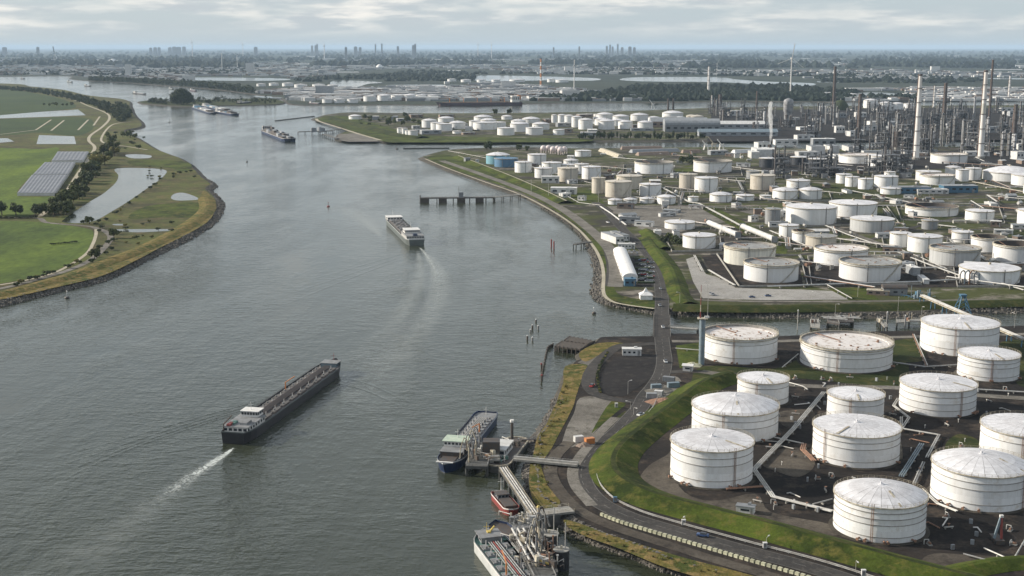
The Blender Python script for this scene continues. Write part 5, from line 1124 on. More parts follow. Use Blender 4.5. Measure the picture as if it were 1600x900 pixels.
PL = [
 ([(1287, 616), (1240, 673), (1178, 737), (1208, 780), (1300, 803)], 'pale pipe run zigzagging between the near tanks to the bottom one', ('pipe', 'pipe', 'pipe')),
 ([(1210, 687), (1256, 697)], 'short pipe branching right from the zigzag run', ('pipe',)), ([(1256, 697), (1254, 706), (1272, 724)], 'rusty red pipe bundle beside the middle near tank', ('rust', 'rust', 'rust')),
 ([(1408, 655), (1408, 673), (1467, 683), (1448, 718)], 'angled pipe run between the weathered tank and the ribbed tank', ('pipe', 'pipe')), ([(1443, 726), (1428, 760)], 'pipe pair leading down toward the bottom tank', ('pipe', 'steel')),
 ([(1440, 768), (1465, 791), (1495, 803)], 'bent pipe at the foot of the ribbed tank', ('pipe', 'pipe')), ([(1440, 697), (1408, 748)], 'straight blue grey pipe trench between the near tanks', ('bluepipe', 'bluepipe', 'bluepipe')),
 ([(1537, 861), (1582, 881), (1604, 843)], 'white pipe frame in the lower right corner', ('pipe',)), ([(1403, 626), (1396, 637), (1420, 656), (1407, 676)], 'elbowed pipe pair left of the grey roofed tank', ('pipe', 'pipe')),
 ([(1520, 611), (1605, 616)], 'pipe run right of the grey roofed tank', ('pipe', 'steel')), ([(1388, 568), (1445, 576), (1497, 573)], 'thin pipe run behind the grey roofed tank', ('steel', 'pipe')), ([(1427, 525), (1448, 574)], 'rusty twin pipes descending from the canal road', ('rust', 'pipe')),
 ([(1247, 556), (1222, 577)], 'slanting pipe between the two open topped tanks', ('pipe',)), ([(1055, 547), (1092, 550)], 'little pipe on the lawn beside the column', ('pipe',)), ([(1135, 768), (1192, 764)], 'red pipe manifold at the foot of the ladder tank', ('rust', 'rust')),
 ([(1270, 792), (1300, 784)], 'pipe stub left of the bottom tank', ('pipe',)), ([(1505, 870), (1560, 885)], 'low pipe by the corner bund', ('steel',)), ([(1230, 600), (1255, 607), (1262, 612)], 'curling pipe behind the small domed tank', ('pipe',)),
 ([(1290, 355), (1324, 369), (1385, 390), (1450, 416), (1508, 437)], 'long pale pipe line slanting between refinery tanks to the canal', ('pipe', 'pipe')), ([(1203, 363), (1270, 391)], 'pipe pair beside the hollow tank', ('pipe', 'pipe')),
 ([(1200, 451), (1313, 447), (1420, 444), (1497, 440)], 'grey pipe rack along the canal side of the tank farm', ('pipe', 'bluepipe', 'pipe')), ([(1035, 295), (1077, 318), (1092, 320), (1126, 338), (1157, 355)], 'pale pipe rack slanting down past the plant road', ('pipe', 'pipe', 'pipe')),
 ([(1290, 447), (1331, 470)], 'white pipe dropping to the canal lawn', ('pipe',)), ([(1107, 425), (1148, 449)], 'pale low wall of pipes beside the paved yard', ('pipe', 'pipe')), ([(1556, 443), (1600, 457)], 'thick pale pipe at the right edge above the canal', ('pipe', 'pipe')),
 ([(878, 304), (905, 319), (938, 323)], 'curved pipe across the grass plot by the shore', ('pipe',)), ([(938, 325), (955, 336), (978, 354)], 'row of pale insulated pipe beside the bridge road', ('shipwhite', 'shipwhite')), ([(1085, 402), (1098, 427)], 'double rail like pipe run on the paved yard', ('pipe', 'pipe')),
 ([(1395, 388), (1440, 406), (1480, 424)], 'second pipe line parallel to the long slanting one', ('pipe',)), ([(1140, 262), (1200, 270), (1300, 278)], 'far pipe run before the black tanks', ('pipe', 'pipe')), ([(1330, 300), (1420, 318), (1560, 322)], 'pipe run behind the hollow black topped tank', ('pipe', 'pipe')),
 ([(1100, 326), (1180, 328), (1250, 345)], 'pipe run across the inner laydown yard', ('pipe', 'steel')), ([(1520, 286), (1600, 302)], 'covered pipe rack at the far right tanks', ('girder', 'pipe', 'girder')), ([(700, 237), (830, 262), (930, 290)], 'thin pipe line behind the blue pair', ('pipe',)),
]
for px, lab, ms in PL:
    far = px[0][1] < 470
    pipeline(px, lab, ms, .34 if far else .28, 1.0 if far else .8, 1.6 if far else 1.0, 18 if far else 9)
# covered tube conveyors
for a, b, lab in (((1107, 355), (1153, 375), 'left white covered conveyor tube behind the cream tank'), ((1160, 361), (1210, 382), 'right white covered conveyor tube behind the cream tank')):
    A = G(*a, LZ); Bq = G(*b, LZ); d = Bq - A; L = d.length; r = empty('tube_conveyor', A, math.atan2(d.y, d.x)); tag(r, lab, 'conveyor')
    n = 6
    for i in range(n): MB().lathe([(2.4, 0), (2.4, L / n * .97)], 20).build('tube_section', M['bldwhite'], r).matrix_local = Matrix.Translation((L * i / n, 0, 4.5)) @ Matrix.Rotation(math.pi / 2, 4, 'Y')
    for i in range(n + 1):
        mb = MB(); [mb.bar((L * i / n, s * 2.6, 0), (L * i / n, s * 1.4, 3.6), .4) for s in (-1, 1)]; mb.build('trestle', M['steel'], r)
    for x in (0, L): MB().box((x, 0, 4.5), (.4, 5.4, 5.4)).build('end_cap', M['bldgrey'], r)
# pipe bridge over the canal with its blue lattice tower
A = G(1441, 462, LZ + 6); Bq = G(1600, 532, LZ + 4); d = Bq - A; L = d.length; r = empty('pipe_bridge', (A.x, A.y, 0), math.atan2(d.y, d.x)); tag(r, 'pale pipe bridge crossing the canal behind the yellow rimmed tank', 'bridge')
for i in range(3): MB().tube([(0, (i - 1) * 1.1, 9.5), (L, (i - 1) * 1.1, 8)], .42, 8).build('pipe', M['pipe'], r)
MB().bar((0, 0, 8.8), (L, 0, 7.3), 4, .4).build('walkway', M['girder'], r)
for i in range(9): mb = MB(); x = L * i / 8; [mb.bar((x, s * 1.8, -1), (x, s * 1.2, 8.6 - 1.5 * i / 8), .5) for s in (-1, 1)]; mb.build('trestle', M['bluesteel'], r)
c = G(1503, 489, 1); t = empty('lattice_tower', c); tag(t, 'blue lattice tower astride the canal pipe bridge', 'tower'); h = hgt(c, 28)
for k in range(4):
    a = math.pi / 4 + k * math.pi / 2; b = a + math.pi / 2; R0 = 6.5; R1 = 1.4
    MB().bar((R0 * math.cos(a), R0 * math.sin(a), 0), (R1 * math.cos(a), R1 * math.sin(a), h), .5).build('leg', M['bluesteel'], t)
    for j in range(4):
        f0 = j / 4; f1 = (j + 1) / 4; q = lambda an, f: ((R0 + (R1 - R0) * f) * math.cos(an), (R0 + (R1 - R0) * f) * math.sin(an), h * f)
        MB().bar(q(a, f0), q(b, f1), .28).build('brace', M['bluesteel'], t)
MB().box((0, 0, h), (4, 4, 1)).build('head', M['bluesteel'], t)
# blue valve house at the landward end
c = G(1441, 466, LZ); t = empty('valve_station', c); tag(t, 'blue valve station on the dike where the pipe bridge starts', 'valve station'); gear(t, 0, 0, 0, 8, 3, 26, 44, ('bluesteel', 'bluepipe', 'bluesteel'), 6)
c = G(1530, 444, LZ); t = empty('pipe_manifold', c); tag(t, 'arched pipe loops in front of the low wide tank', 'pipe manifold')
for i in range(9):
    x = -14 + i * 3.4; MB().tube([(x, 0, 0), (x, 0, 7), (x + 1.2, 1, 9), (x + 3.4, 3, 9.4), (x + 5, 4.6, 8), (x + 5.4, 5, 0)], .5, 8).build('pipe', M[('steel', 'bluepipe', 'rust')[i % 3]], t)
# ------------------------------------------------------------------ buildings and small things of the near and middle ground
def building(px, y, w, d, h, label, group=None, wall='bldgrey', roof='roofgrey', rz=0.0, kind='flat', cat='building', nw=3, name='industrial_building', z=LZ):
    c = G(px, y, z); return building_at(c, w, d, h, label, group, wall, roof, rz, kind, cat, nw, name)
def building_at(c, w, d, h, label, group=None, wall='bldgrey', roof='roofgrey', rz=0.0, kind='flat', cat='building', nw=3, name='industrial_building'):
    t = empty(name, c, rz); tag(t, label, cat, group); OCC.append((c.x, c.y, max(w, d) * .55))
    MB().box((0, 0, h / 2), (w, d, h)).build('wall', M[wall], t)
    mb = MB()
    if kind == 'gable':
        e = .5; v = [(-w / 2 - e, -d / 2 - e, h), (w / 2 + e, -d / 2 - e, h), (w / 2 + e, d / 2 + e, h), (-w / 2 - e, d / 2 + e, h), (-w / 2 - e, 0, h + d * .2), (w / 2 + e, 0, h + d * .2)]
        mb.add(v, [(0, 1, 5, 4), (2, 3, 4, 5), (1, 2, 5), (3, 0, 4), (3, 2, 1, 0)])
    elif kind == 'arch':
        n = 10; v = []
        for x in (-w / 2 - .2, w / 2 + .2):
            for i in range(n + 1): a = math.pi * i / n; v.append((x, (d / 2 + .2) * math.cos(a), h + .05 + d * .28 * math.sin(a)))
        mb.add(v, [(i, i + 1, n + 2 + i, n + 1 + i) for i in range(n)] + [tuple(range(n, -1, -1)), tuple(range(n + 1, 2 * n + 2))])
    else: mb.box((0, 0, h + .15), (w + .5, d + .5, .3)); mb.box((w * .2, d * .1, h + .7), (w * .18, d * .2, .9))
    mb.build('roof', M[roof], t)
    for i in range(nw):
        x = -w / 2 + w * (i + .5) / nw
        MB().box((x, -d / 2 - .02, h * .55), (w / nw * .5, .1, h * .28)).build('window', M['window'], t)
    MB().box((w * .36, -d / 2 - .03, min(2.2, h * .45) / 1), (min(3, w * .12), .12, min(4.0, h * .8))).build('door', M['steel'], t)
    return t
building(987, 554.5, 10.4, 5, 3.6, 'long white site cabin at the head of the dark lot', None, 'bldwhite', 'bldwhite', -.06, cat='cabin', nw=4, name='site_cabin')
building(1165, 800, 6.5, 3.2, 2.4, 'small white cabin inside the grass dike', None, 'bldwhite', 'roofgrey', -.35, cat='cabin', nw=1, name='site_cabin')
building(1075, 579, 5, 4, 3, 'small pale shed beside the construction plot', None, 'bldwhite', 'bldwhite', -.3, 'gable', 'shed', 1, 'shed')
building(957, 377, 8, 34, 6, 'grey flat roofed hall beside the shore road', None, 'bldwhite', 'roofgrey', .32, nw=2); building(968, 373, 6, 30, 5, 'narrow grey hall next to the flat roofed one', None, 'bldwhite', 'roofgrey', .32, nw=2)
building(979, 388, 14, 6, 4, 'small white office above the parking area', None, 'bldwhite', 'bldwhite', -.1, nw=5)
ta = G(968.5, 397, LZ); tb = G(985, 440, LZ)
building_at((ta + tb) / 2, (tb - ta).length, 10.5, 3.2, 'long white arched tent beside the parking area', None, 'membrane', 'membrane', math.atan2(tb.y - ta.y, tb.x - ta.x), 'arch', 'tent', 8, 'event_tent')
building(984, 446, 8, 7, 5, 'small blue kiosk at the end of the long white tent', None, 'bluesteel', 'bluesteel', 0, cat='kiosk', nw=2, name='kiosk')
c = G(1009, 467, LZ); t = empty('pavilion_tent', c); tag(t, 'white pyramid roofed tent on the lawn by the bridge', 'tent'); MB().box((0, 0, 1.6), (8.2, 8.2, 3.0)).build('wall', M['membrane'], t)
MB().add([], []) ; mb = MB(); v = [(-4.6, -4.6, 3.1), (4.6, -4.6, 3.1), (4.6, 4.6, 3.1), (-4.6, 4.6, 3.1), (-1.6, -1.6, 5.0), (1.6, -1.6, 5.0), (1.6, 1.6, 5.0), (-1.6, 1.6, 5.0), (0, 0, 8.0)]
mb.add(v, [(0, 1, 5, 4), (1, 2, 6, 5), (2, 3, 7, 6), (3, 0, 4, 7), (4, 5, 8), (5, 6, 8), (6, 7, 8), (7, 4, 8), (3, 2, 1, 0)]); mb.build('roof', M['membrane'], t)
for i in range(6):
    a = G(991 + i * .9, 405 + i * 7.5, LZ); b = G(1013 + i * 2.0, 405 + i * 7.5, LZ); o = MB().bar(Vector((0, 0, .6)), b - a + Vector((0, 0, .6)), 2.2, 1.2).build('hedge', M['leafdark'], None, a); tag(o, f'clipped dark hedge in the parking area, {ORD[i]} row from the top', 'hedge', 'hedges in the parking area')
building(1397, 460, 16, 9, 4.5, 'dark roofed store beside the canal dike', None, 'bldgrey', 'darksteel', -.1, 'arch', 'store', 3); building(1372, 460, 15, 7, 3, 'pale stacked pallets store left of the dark roofed one', None, 'bldbrown', 'girder', -.3, nw=3, cat='store')
building(860, 285.5, 22, 12, 8, 'low white block below the brown shore tank', None, 'bldwhite', 'bldwhite', 0, nw=3); building(881, 302.5, 30, 14, 7, 'low white building on the grass plot by the shore', None, 'bldwhite', 'bldwhite', -.1, nw=3)
building(1420, 301, 46, 18, 7, 'blue walled works hall behind the hollow tank', None, 'bluesteel', 'roofgrey', 0, nw=6); building(1455, 302, 36, 14, 5, 'white works canopy beside the blue hall', None, 'bldwhite', 'bldwhite', 0, nw=5); building(1497, 300, 40, 18, 8, 'second blue works hall to the right', None, 'bluesteel', 'roofgrey', 0, nw=5)
building(1080, 205, 110, 40, 14, 'long grey warehouse behind the poplars', None, 'bldgrey', 'roofgrey', 0, 'arch', 'warehouse', 8, 'warehouse'); building(1060, 198, 120, 40, 12, 'pale warehouse in front of the grey spit tanks', None, 'bldbrown', 'roofgrey', 0, 'gable', 'warehouse', 8, 'warehouse')
building(1145, 200, 130, 30, 9, 'long low pale warehouse left of the steam plume', None, 'bldgrey', 'bldwhite', 0, 'gable', 'warehouse', 8, 'warehouse'); building(1152, 212, 150, 26, 8, 'second long blue grey warehouse left of the steam plume', None, 'bldgrey', 'bluepipe', 0, 'gable', 'warehouse', 8, 'warehouse')
# blue grey column with its masts
c = G(1096, 569, LZ); h = hgt(c, 70); t = empty('flare_column', c); tag(t, 'tall blue grey column beside the first open topped tank', 'column'); R0 = 4.6 * mpp(c)
for i in range(5): MB().cyl((0, 0, h * i / 5), (0, 0, h * (i + 1) / 5), R0, None, 24, caps=i == 4).build('shell_course', M['bluepipe'], t); MB().lathe([(R0, h * (i + 1) / 5 - .1), (R0 + .12, h * (i + 1) / 5 - .1), (R0 + .12, h * (i + 1) / 5 + .1), (R0, h * (i + 1) / 5 + .1)], 24, smooth=False).build('flange', M['steel'], t)
MB().box((0, 0, h + .3), (5.2, 4.2, .5)).build('platform', M['girder'], t); MB().box((2.2, 0, h + 1.1), (2.4, 1.4, 1)).build('cabinet', M['bldwhite'], t)
for k in range(5): MB().cyl((-1.2, 0, h + .5 + k * 3.6), (-1.2, 0, h + .5 + k * 3.6 + 3.6), .3 - .04 * k, .26 - .04 * k, 8).build('mast_section', M['red'] if k % 2 == 0 else M['girder'], t)
MB().cyl((2.6, 0, h + .5), (2.6, 0, h + 17), .12, .08, 6).build('antenna', M['pipe'], t)
# concrete blocks along the shore road
p_blk = px_path([(941, 806), (975, 819), (1060, 844.5), (1150, 871), (1247, 899), (1300, 916)], LZ, 10); tot = sum((p_blk[i + 1] - p_blk[i]).length for i in range(len(p_blk) - 1)); me = None; nb = int(tot / 2.05); acc = 0.0; k = 0; nxt = 0.0; B_ALL = []
for i in range(len(p_blk) - 1):
    d = p_blk[i + 1] - p_blk[i]; L = d.length
    while nxt <= acc + L:
        q = p_blk[i] + d * ((nxt - acc) / L)
        if me is None: o = MB().box((0, 0, .5), (1.5, 1.0, 1.0), 0, .92).build('concrete_block', M['blockconc']); me = o.data
        else: o = place('concrete_block', me)
        o.location = (q.x, q.y, LZ + .02); o.rotation_euler = (0, 0, math.atan2(d.y, d.x) + random.uniform(-.1, .1)); B_ALL.append(o); nxt += 2.05
    acc += L
for i, o in enumerate(B_ALL): tag(o, f'pale concrete block beside the shore road, {nth(i)} along the row from the dike bend', 'concrete block', 'concrete blocks along the shore road')
# guard rail, lamp posts, boxes
ns = normals(p_main); P = [q + n * -6.2 for q, n in zip(p_main, ns)]; P = [q for q in P if q.y < 620]; o0 = P[0]; r = empty('guard_rail', o0); tag(r, 'double steel guard rail on the river side of the shore road', 'guard rail')
for zz in (.5, .95): mb = MB(); [mb.bar(P[i] - o0 + Vector((0, 0, zz)), P[i + 1] - o0 + Vector((0, 0, zz)), .18, .22) for i in range(len(P) - 1)]; mb.build('rail', M['pipe'], r)
for i in range(0, len(P)): q = P[i] - o0; MB().box((q.x, q.y, .5), (.15, .15, 1.0)).build('post', M['steel'], r)
def lamp(x, y, hpx, label, group='lamp posts', z=LZ, arm=True):
    c = G(x, y, z); h = hgt(c, hpx); t = empty('lamp_post', c, random.uniform(0, 6)); tag(t, label, 'lamp post', group); s = max(.1, .22 * mpp(c) * 1.4)
    MB().cyl((0, 0, 0), (0, 0, h), s, s * .6, 6).build('pole', M['pipe'], t)
    if arm: MB().bar((0, 0, h), (1.8, 0, h + .3), s * 1.2).build('arm', M['pipe'], t); MB().box((2.0, 0, h + .25), (1.0, .4, .2)).build('lamp_head', M['bldwhite'], t)
    return t
for x, y, hp, lab in ((1070, 820, 14, 'lamp post on the dike slope nearest the road bend'), (1197, 856, 15, 'lamp post on the dike slope farther along'), (1337, 890, 14, 'lamp post at the bottom of the grass dike'), (981, 616, 20, 'thin lamp post on the dark lot'), (985, 640, 12, 'white post by the lane'), (990, 648, 11, 'second white post by the lane'),
        (830, 303, 22, 'left tall lamp on the shore dike'), (857, 308, 24, 'right tall lamp on the shore dike'), (872, 313, 15, 'short lamp on the shore dike'), (1268, 467, 12, 'lamp on the paved yard'), (1340, 464, 20, 'lamp on the canal lawn'), (1305, 492, 17, 'lamp on the canal bank'), (1403, 488, 24, 'tall lamp on the canal bank behind the berths'), (1105, 462, 22, 'lamp at the left of the paved yard'),
        (1062, 475, 18, 'lamp on the inner dike'), (1585, 512, 22, 'lamp by the canal at the right edge'), (935, 316, 16, 'lamp at the plant road junction'), (1440, 492, 13, 'lamp behind the long grey berth')):
    lamp(x, y, hp, lab)
for x, y, m, lab in ((1068, 820, 'bldwhite', 'white switch box at the first lamp on the dike'), (1195, 856, 'bldwhite', 'white switch box at the second lamp on the dike'), (961, 784, 'bluesteel', 'blue cabinet at the foot of the dike bend'), (963, 636, 'bldwhite', 'small white van like box on the lawn strip'), (1349, 899, 'bldwhite', 'white switch box at the bottom lamp')):
    c = G(x, y, LZ + .2); t = empty('switch_box', c); tag(t, lab, 'switch box'); MB().box((0, 0, .9), (1.3, .9, 1.8)).build('cabinet', M[m], t); MB().box((0, 0, 1.9), (1.5, 1.1, .15)).build('lid', M[m], t); MB().box((0, -.47, .9), (1.0, .06, 1.4)).build('door', M['steel'], t)
c = G(1559, 848, LZ); t = empty('mobile_crane', c); tag(t, 'folded crane with a red and a blue boom in the lower right yard', 'crane'); h = hgt(c, 40)
MB().box((0, 1, .9), (3, 7, 1.4)).build('carrier', M['darksteel'], t); MB().bar((-1.4, 0, 1.6), (.8, .6, h), .7).build('boom', M['bluepipe'], t); MB().bar((.9, -.6, 1.6), (.9, .6, h), .7).build('boom', M['red'], t); MB().box((.9, .6, h), (1.2, 1, .8)).build('boom_head', M['shipwhite'], t)
for s in (-1, 1):
    for yy in (-1.5, 1, 3.4): MB().cyl((s * 1.3, yy, .5), (s * 1.65, yy, .5), .5, None, 12).build('wheel', M['blackhull'], t)
# construction plot
rnd = random.Random(21)
def heap(x, y, rx, hh, mat, label, cat='spoil heap', seed=1, name='spoil_heap'):
    c = G(x, y, LZ); rr = random.Random(seed); mb = MB(); n = 18; vs = [(0, 0, hh)]
    for k, f in ((1, .35), (2, .7), (3, 1.0)):
        for i in range(n): a = 2 * math.pi * i / n; q = rx * f * rr.uniform(.85, 1.15); vs.append((q * math.cos(a), q * math.sin(a) * .7, hh * (1 - f) * rr.uniform(.8, 1.2)))
    fs = [(0, 1 + i, 1 + (i + 1) % n) for i in range(n)] + [(1 + k * n + i, 1 + (k + 1) * n + i, 1 + (k + 1) * n + (i + 1) % n, 1 + k * n + (i + 1) % n) for k in range(2) for i in range(n)]
    mb.add(vs, fs); return tag(mb.build(name, M[mat], None, c), label, cat)
heap(1038, 628, 9, 2.2, 'rust', 'brown spoil heap at the front of the construction plot', seed=1); heap(1030, 612, 8, 1.8, 'gravel', 'grey rubble heap in the construction plot', seed=2); heap(1055, 600, 7, 1.6, 'soil', 'dark heap at the back of the construction plot', seed=3)
heap(1082, 571, 6, 2.0, 'blockconc', 'pale rubble heap beside the column foot', seed=4); heap(912, 697, 3.6, 2.0, 'bldbrown', 'reddish rubble heap by the shore lane', seed=5)
sheet('construction_plot', [(1008, 625), (1030, 600), (1055, 588), (1066, 600), (1058, 618), (1035, 637)], 'gravel', jit=.5)
for i, (x, y, m, l, lab) in enumerate(((1045, 596, 'bldgrey', 6, 'grey container at the back of the construction plot'), (1052, 605, 'bluepipe', 6, 'blue grey container right in the construction plot'), (1025, 608, 'bluepipe', 5, 'blue grey container left in the construction plot'), (1018, 622, 'bldgrey', 5, 'grey container at the front left of the construction plot'), (1029, 618, 'bldwhite', 4, 'white container in the middle of the construction plot'), (904, 690, 'bldwhite', 4, 'white skip by the reddish rubble'), (921, 693, 'orange', 4, 'orange skip by the reddish rubble'))):
    c = G(x, y, LZ); t = empty('container', c, rnd.uniform(-.6, .6)); tag(t, lab, 'container'); MB().box((0, 0, 1.3), (l, 2.4, 2.5)).build('body', M[m], t); MB().box((l / 2 + .03, 0, 1.3), (.1, 2.2, 2.3)).build('door', M['steel'], t); [MB().box((-l / 2 + l * (k + .5) / 8, -1.23, 1.3), (.15, .08, 2.3)).build('rib', M[m], t) for k in range(8)]
# vehicles
car_mats = [pmat('car_' + n, c, .35, 0, c2=c) for n, c in (('white', (.7, .7, .7)), ('silver', (.4, .41, .42)), ('black', (.03, .03, .035)), ('blue', (.05, .09, .2)), ('red', (.35, .04, .04)))]
protos = []
for m in car_mats:
    mb = MB(); mb.box((0, 0, .62), (4.3, 1.75, .62), 0, .96); b = mb.v, mb.f; t = empty('parked_car', (0, 0, -50)); mb.build('body', m, t); MB().box((-.2, 0, 1.18), (2.3, 1.55, .55), 0, .82).build('cabin', M['window'], t)
    for x in (-1.3, 1.3):
        for y in (-.8, .8): MB().cyl((x, y - .1, .33), (x, y + .1, .33), .33, None, 10).build('wheel', M['blackhull'], t)
    protos.append(t)
spots = [(1001 + i * .9 + (j % 2) * 10, 407 + j * 3.7 + rnd.uniform(-.5, .5), 0) for j in range(10) for i in (1, 5, 8)] + [(975 + 4 * i, 392 + rnd.uniform(0, 4), 1.5) for i in range(6)] + [(1032, 452, 1.6), (1031, 478, 1.6), (1036, 512, 1.6), (1040, 566, 1.6), (925, 604, 1.2), (1001, 649, .8), (1098, 838, 2.8), (950, 348, 2.2), (1200, 463, 0), (1175, 465, 0), (1110, 460, 1.2), (1114, 461, 1.2)]
used = [False] * 5
for i, (x, y, a) in enumerate(spots):
    k = rnd.choice((0, 0, 1, 1, 2, 3, 4)); o = protos[k]
    if used[k]: o = copy_tree(o)
    used[k] = True; q = G(x, y, LZ + .22); o.location = q; o.rotation_euler = (0, 0, a + rnd.uniform(-.08, .08)); lot = i < 30
    tag(o, f'{("white", "silver", "black", "blue", "red")[k]} car parked ' + ('in the lot beside the long white tent' if lot else 'in front of the small white office') if i < 36 else f'{("white", "silver", "black", "blue", "red")[k]} car on a terminal road', 'car', 'cars')
for k in range(5):
    if not used[k]:
        for ch in list(protos[k].children): bpy.data.objects.remove(ch)
        bpy.data.objects.remove(protos[k])
# yard clutter of the refinery side: sheds, racks, vessels
def grid_ok(p, r): return free(p.x, p.y, r)
def zone(x, y):
    a = 'behind the shore dike' if x < 930 else 'left of the covered conveyors' if x < 1110 else 'near the two big white tanks' if x < 1340 else 'left of the hollow black tank' if x < 1450 else 'on the far right'
    return a + (' toward the refinery' if y < 275 else ' toward the canal' if y > 350 else '')
shed_l = ['small grey shed ', 'small white shed ', 'small brown shed ']
n = 0; tries = 0
while n < 105 and tries < 4000:
    tries += 1; x = rnd.uniform(700, 1600); y = rnd.uniform(238, 448)
    if y > 256 + (x - 700) * .0 + 0 and x < 700 + (y - 240) * 2.6: continue
    if 930 < x < 1130 and y > 372: continue
    if x < 1320 and y > 440: continue
    c = G(x, y, LZ); w = rnd.uniform(5, 20); d = rnd.uniform(4, 9)
    if not grid_ok(c, w * .6 + 2): continue
    k = rnd.choice((0, 1, 1, 2)); building_at(c, w, d, rnd.uniform(2.5, 6), shed_l[k] + zone(x, y), 'sheds among the refinery tanks', ('bldgrey', 'bldwhite', 'bldbrown')[k], rnd.choice(('roofgrey', 'bldwhite', 'roofgrey')), rnd.choice((0, 1.57, .5, -.4)) + rnd.uniform(-.1, .1), rnd.choice(('flat', 'gable', 'flat')), 'shed', 2, 'shed'); n += 1
n = 0; tries = 0
while n < 85 and tries < 6000:
    tries += 1; x = rnd.uniform(720, 1590); y = rnd.uniform(240, 440)
    if x < 740 + (y - 240) * 2.6 or (x < 1130 and y > 372): continue
    c = G(x, y, LZ); L = rnd.uniform(30, 110); a = rnd.choice((0.0, -.85, -.85, 1.4)) + rnd.uniform(-.06, .06); ok = True
    for k in range(7):
        q = c + Vector((math.cos(a), math.sin(a), 0)) * (L * k / 6)
        if not grid_ok(q, 2.5): ok = False
    if not ok: continue
    np_ = rnd.choice((2, 3, 4, 5)); z = rnd.uniform(.8, 4); t = empty('pipe_rack', c, a); tag(t, ('long ' if L > 75 else 'short ' if L < 50 else '') + ('raised ' if z > 2.2 else 'low ') + ('two', 'three', 'four', 'five')[np_ - 2] + ' pipe rack ' + zone(x, y), 'pipe rack', 'pipe racks between the refinery tanks')
    for i in range(np_): MB().tube([(0, i * .9, z), (L, i * .9, z)], rnd.uniform(.2, .4), 6).build('pipe', M[rnd.choice(('pipe', 'pipe', 'shipwhite', 'rust', 'steel'))], t)
    for i in range(int(L / 12) + 1): MB().box((i * 12, 1.4, z / 2 - .2), (.5, 4.6, z - .2)).build('support', M['concrete'], t)
    n += 1
n = 0; tries = 0; pv = None
while n < 90 and tries < 3000:
    tries += 1; x = rnd.uniform(940, 1600); y = rnd.uniform(240, 440)
    if x < 740 + (y - 240) * 2.6 or (x < 1130 and y > 372): continue
    c = G(x, y, LZ)
    if not grid_ok(c, 5): continue
    t = empty('process_vessel', c, rnd.choice((0, 1.57, .8))); tag(t, 'small skid with a drum ' + zone(x, y), 'process skid', 'process skids between the refinery tanks'); L = rnd.uniform(4, 9); R = rnd.uniform(.8, 1.7)
    MB().cyl((-L / 2, 0, R + 1), (L / 2, 0, R + 1), R, None, 12).build('drum', M[rnd.choice(('shipwhite', 'pipe', 'steel', 'rust'))], t)
    for s in (-.3, .3): MB().box((s * L, 0, .6), (.4, R * 1.6, 1.3)).build('saddle', M['concrete'], t)
    MB().cyl((L * .2, 0, 2 * R + 1), (L * .2, 0, 2 * R + rnd.uniform(2, 7)), .2, None, 6).build('stack', M['steel'], t); n += 1

# pumps, valves and cabinets standing between the near tanks
short = ['the ladder tank at the dike curve', 'the ribbed dome tank', 'the small tank behind the dome', 'the open tank by the column', 'the widest open tank', 'the yellow rimmed tank', 'the low flat tank', 'the grey roofed tank', 'the small walkway tank', 'the middle near tank', 'the nearest tank', 'the ribbed tank by the crane', 'the tank at the picture edge']
NT = OCC[:13]; n = 0; tries = 0
sk_l = ('low rusty pump skid', 'pale valve stand', 'grey cabinet', 'short pipe spool', 'white marker post')
while n < 110 and tries < 3000:
    tries += 1; x = rnd.uniform(1060, 1600); y = rnd.uniform(585, 870); c = G(x, y, LZ)
    if y > 770 + (x - 1060) * .23 or x < 1160 - (y - 590) * .8 + 30: continue
    if not free(c.x, c.y, 3.0): continue
    k = rnd.randrange(5); j = min(range(13), key=lambda q: (NT[q][0] - c.x) ** 2 + (NT[q][1] - c.y) ** 2)
    t = empty(('pump_skid', 'valve_stand', 'cabinet', 'pipe_spool', 'marker_post')[k], c, rnd.uniform(0, 3)); tag(t, sk_l[k] + ' on the ground beside ' + short[j], ('pump', 'valve', 'cabinet', 'pipe spool', 'post')[k], 'small gear between the near tanks'); OCC.append((c.x, c.y, 1.5))
    if k == 0:
        MB().box((0, 0, .2), (2.6, 1.3, .3)).build('base', M['concrete'], t); MB().cyl((-.9, 0, .8), (.3, 0, .8), .38, None, 10).build('motor', M['rust'], t); MB().cyl((.3, 0, .8), (.9, 0, .8), .5, None, 10).build('casing', M['steel'], t); MB().tube([(.7, 0, .8), (.7, 0, 1.7), (.7, 1.6, 1.7), (.7, 1.6, 0)], .16, 6).build('pipe', M['pipe'], t)
    elif k == 1:
        MB().tube([(-1.8, 0, .7), (1.8, 0, .7)], .28, 8).build('pipe', M['pipe'], t); MB().cyl((0, 0, .7), (0, 0, 1.9), .16, None, 6).build('stem', M['rust'], t); MB().cyl((0, 0, 1.9), (0, 0, 2.0), .5, None, 12).build('handwheel', M['rust'], t); [MB().box((s * 1.3, 0, .25), (.3, .6, .5)).build('support', M['concrete'], t) for s in (-1, 1)]
    elif k == 2:
        MB().box((0, 0, .9), (1.2, .7, 1.7)).build('body', M['bldgrey'], t); MB().box((0, -.36, .9), (1.0, .05, 1.4)).build('door', M['steel'], t)
    elif k == 3:
        L = rnd.uniform(3, 9); MB().tube([(-L / 2, 0, .5), (L / 2, 0, .5), (L / 2, 1.5, .5)], .25, 8).build('pipe', M[rnd.choice(('pipe', 'rust', 'shipwhite'))], t); [MB().box((s * L * .35, 0, .15), (.3, .8, .3)).build('sleeper', M['timber'], t) for s in (-1, 1)]
    else:
        MB().cyl((0, 0, 0), (0, 0, 1.6), .12, None, 6).build('post', M['shipwhite'], t); MB().box((0, -.1, 1.5), (.7, .06, .5)).build('plate', M['shipwhite'], t)
    n += 1

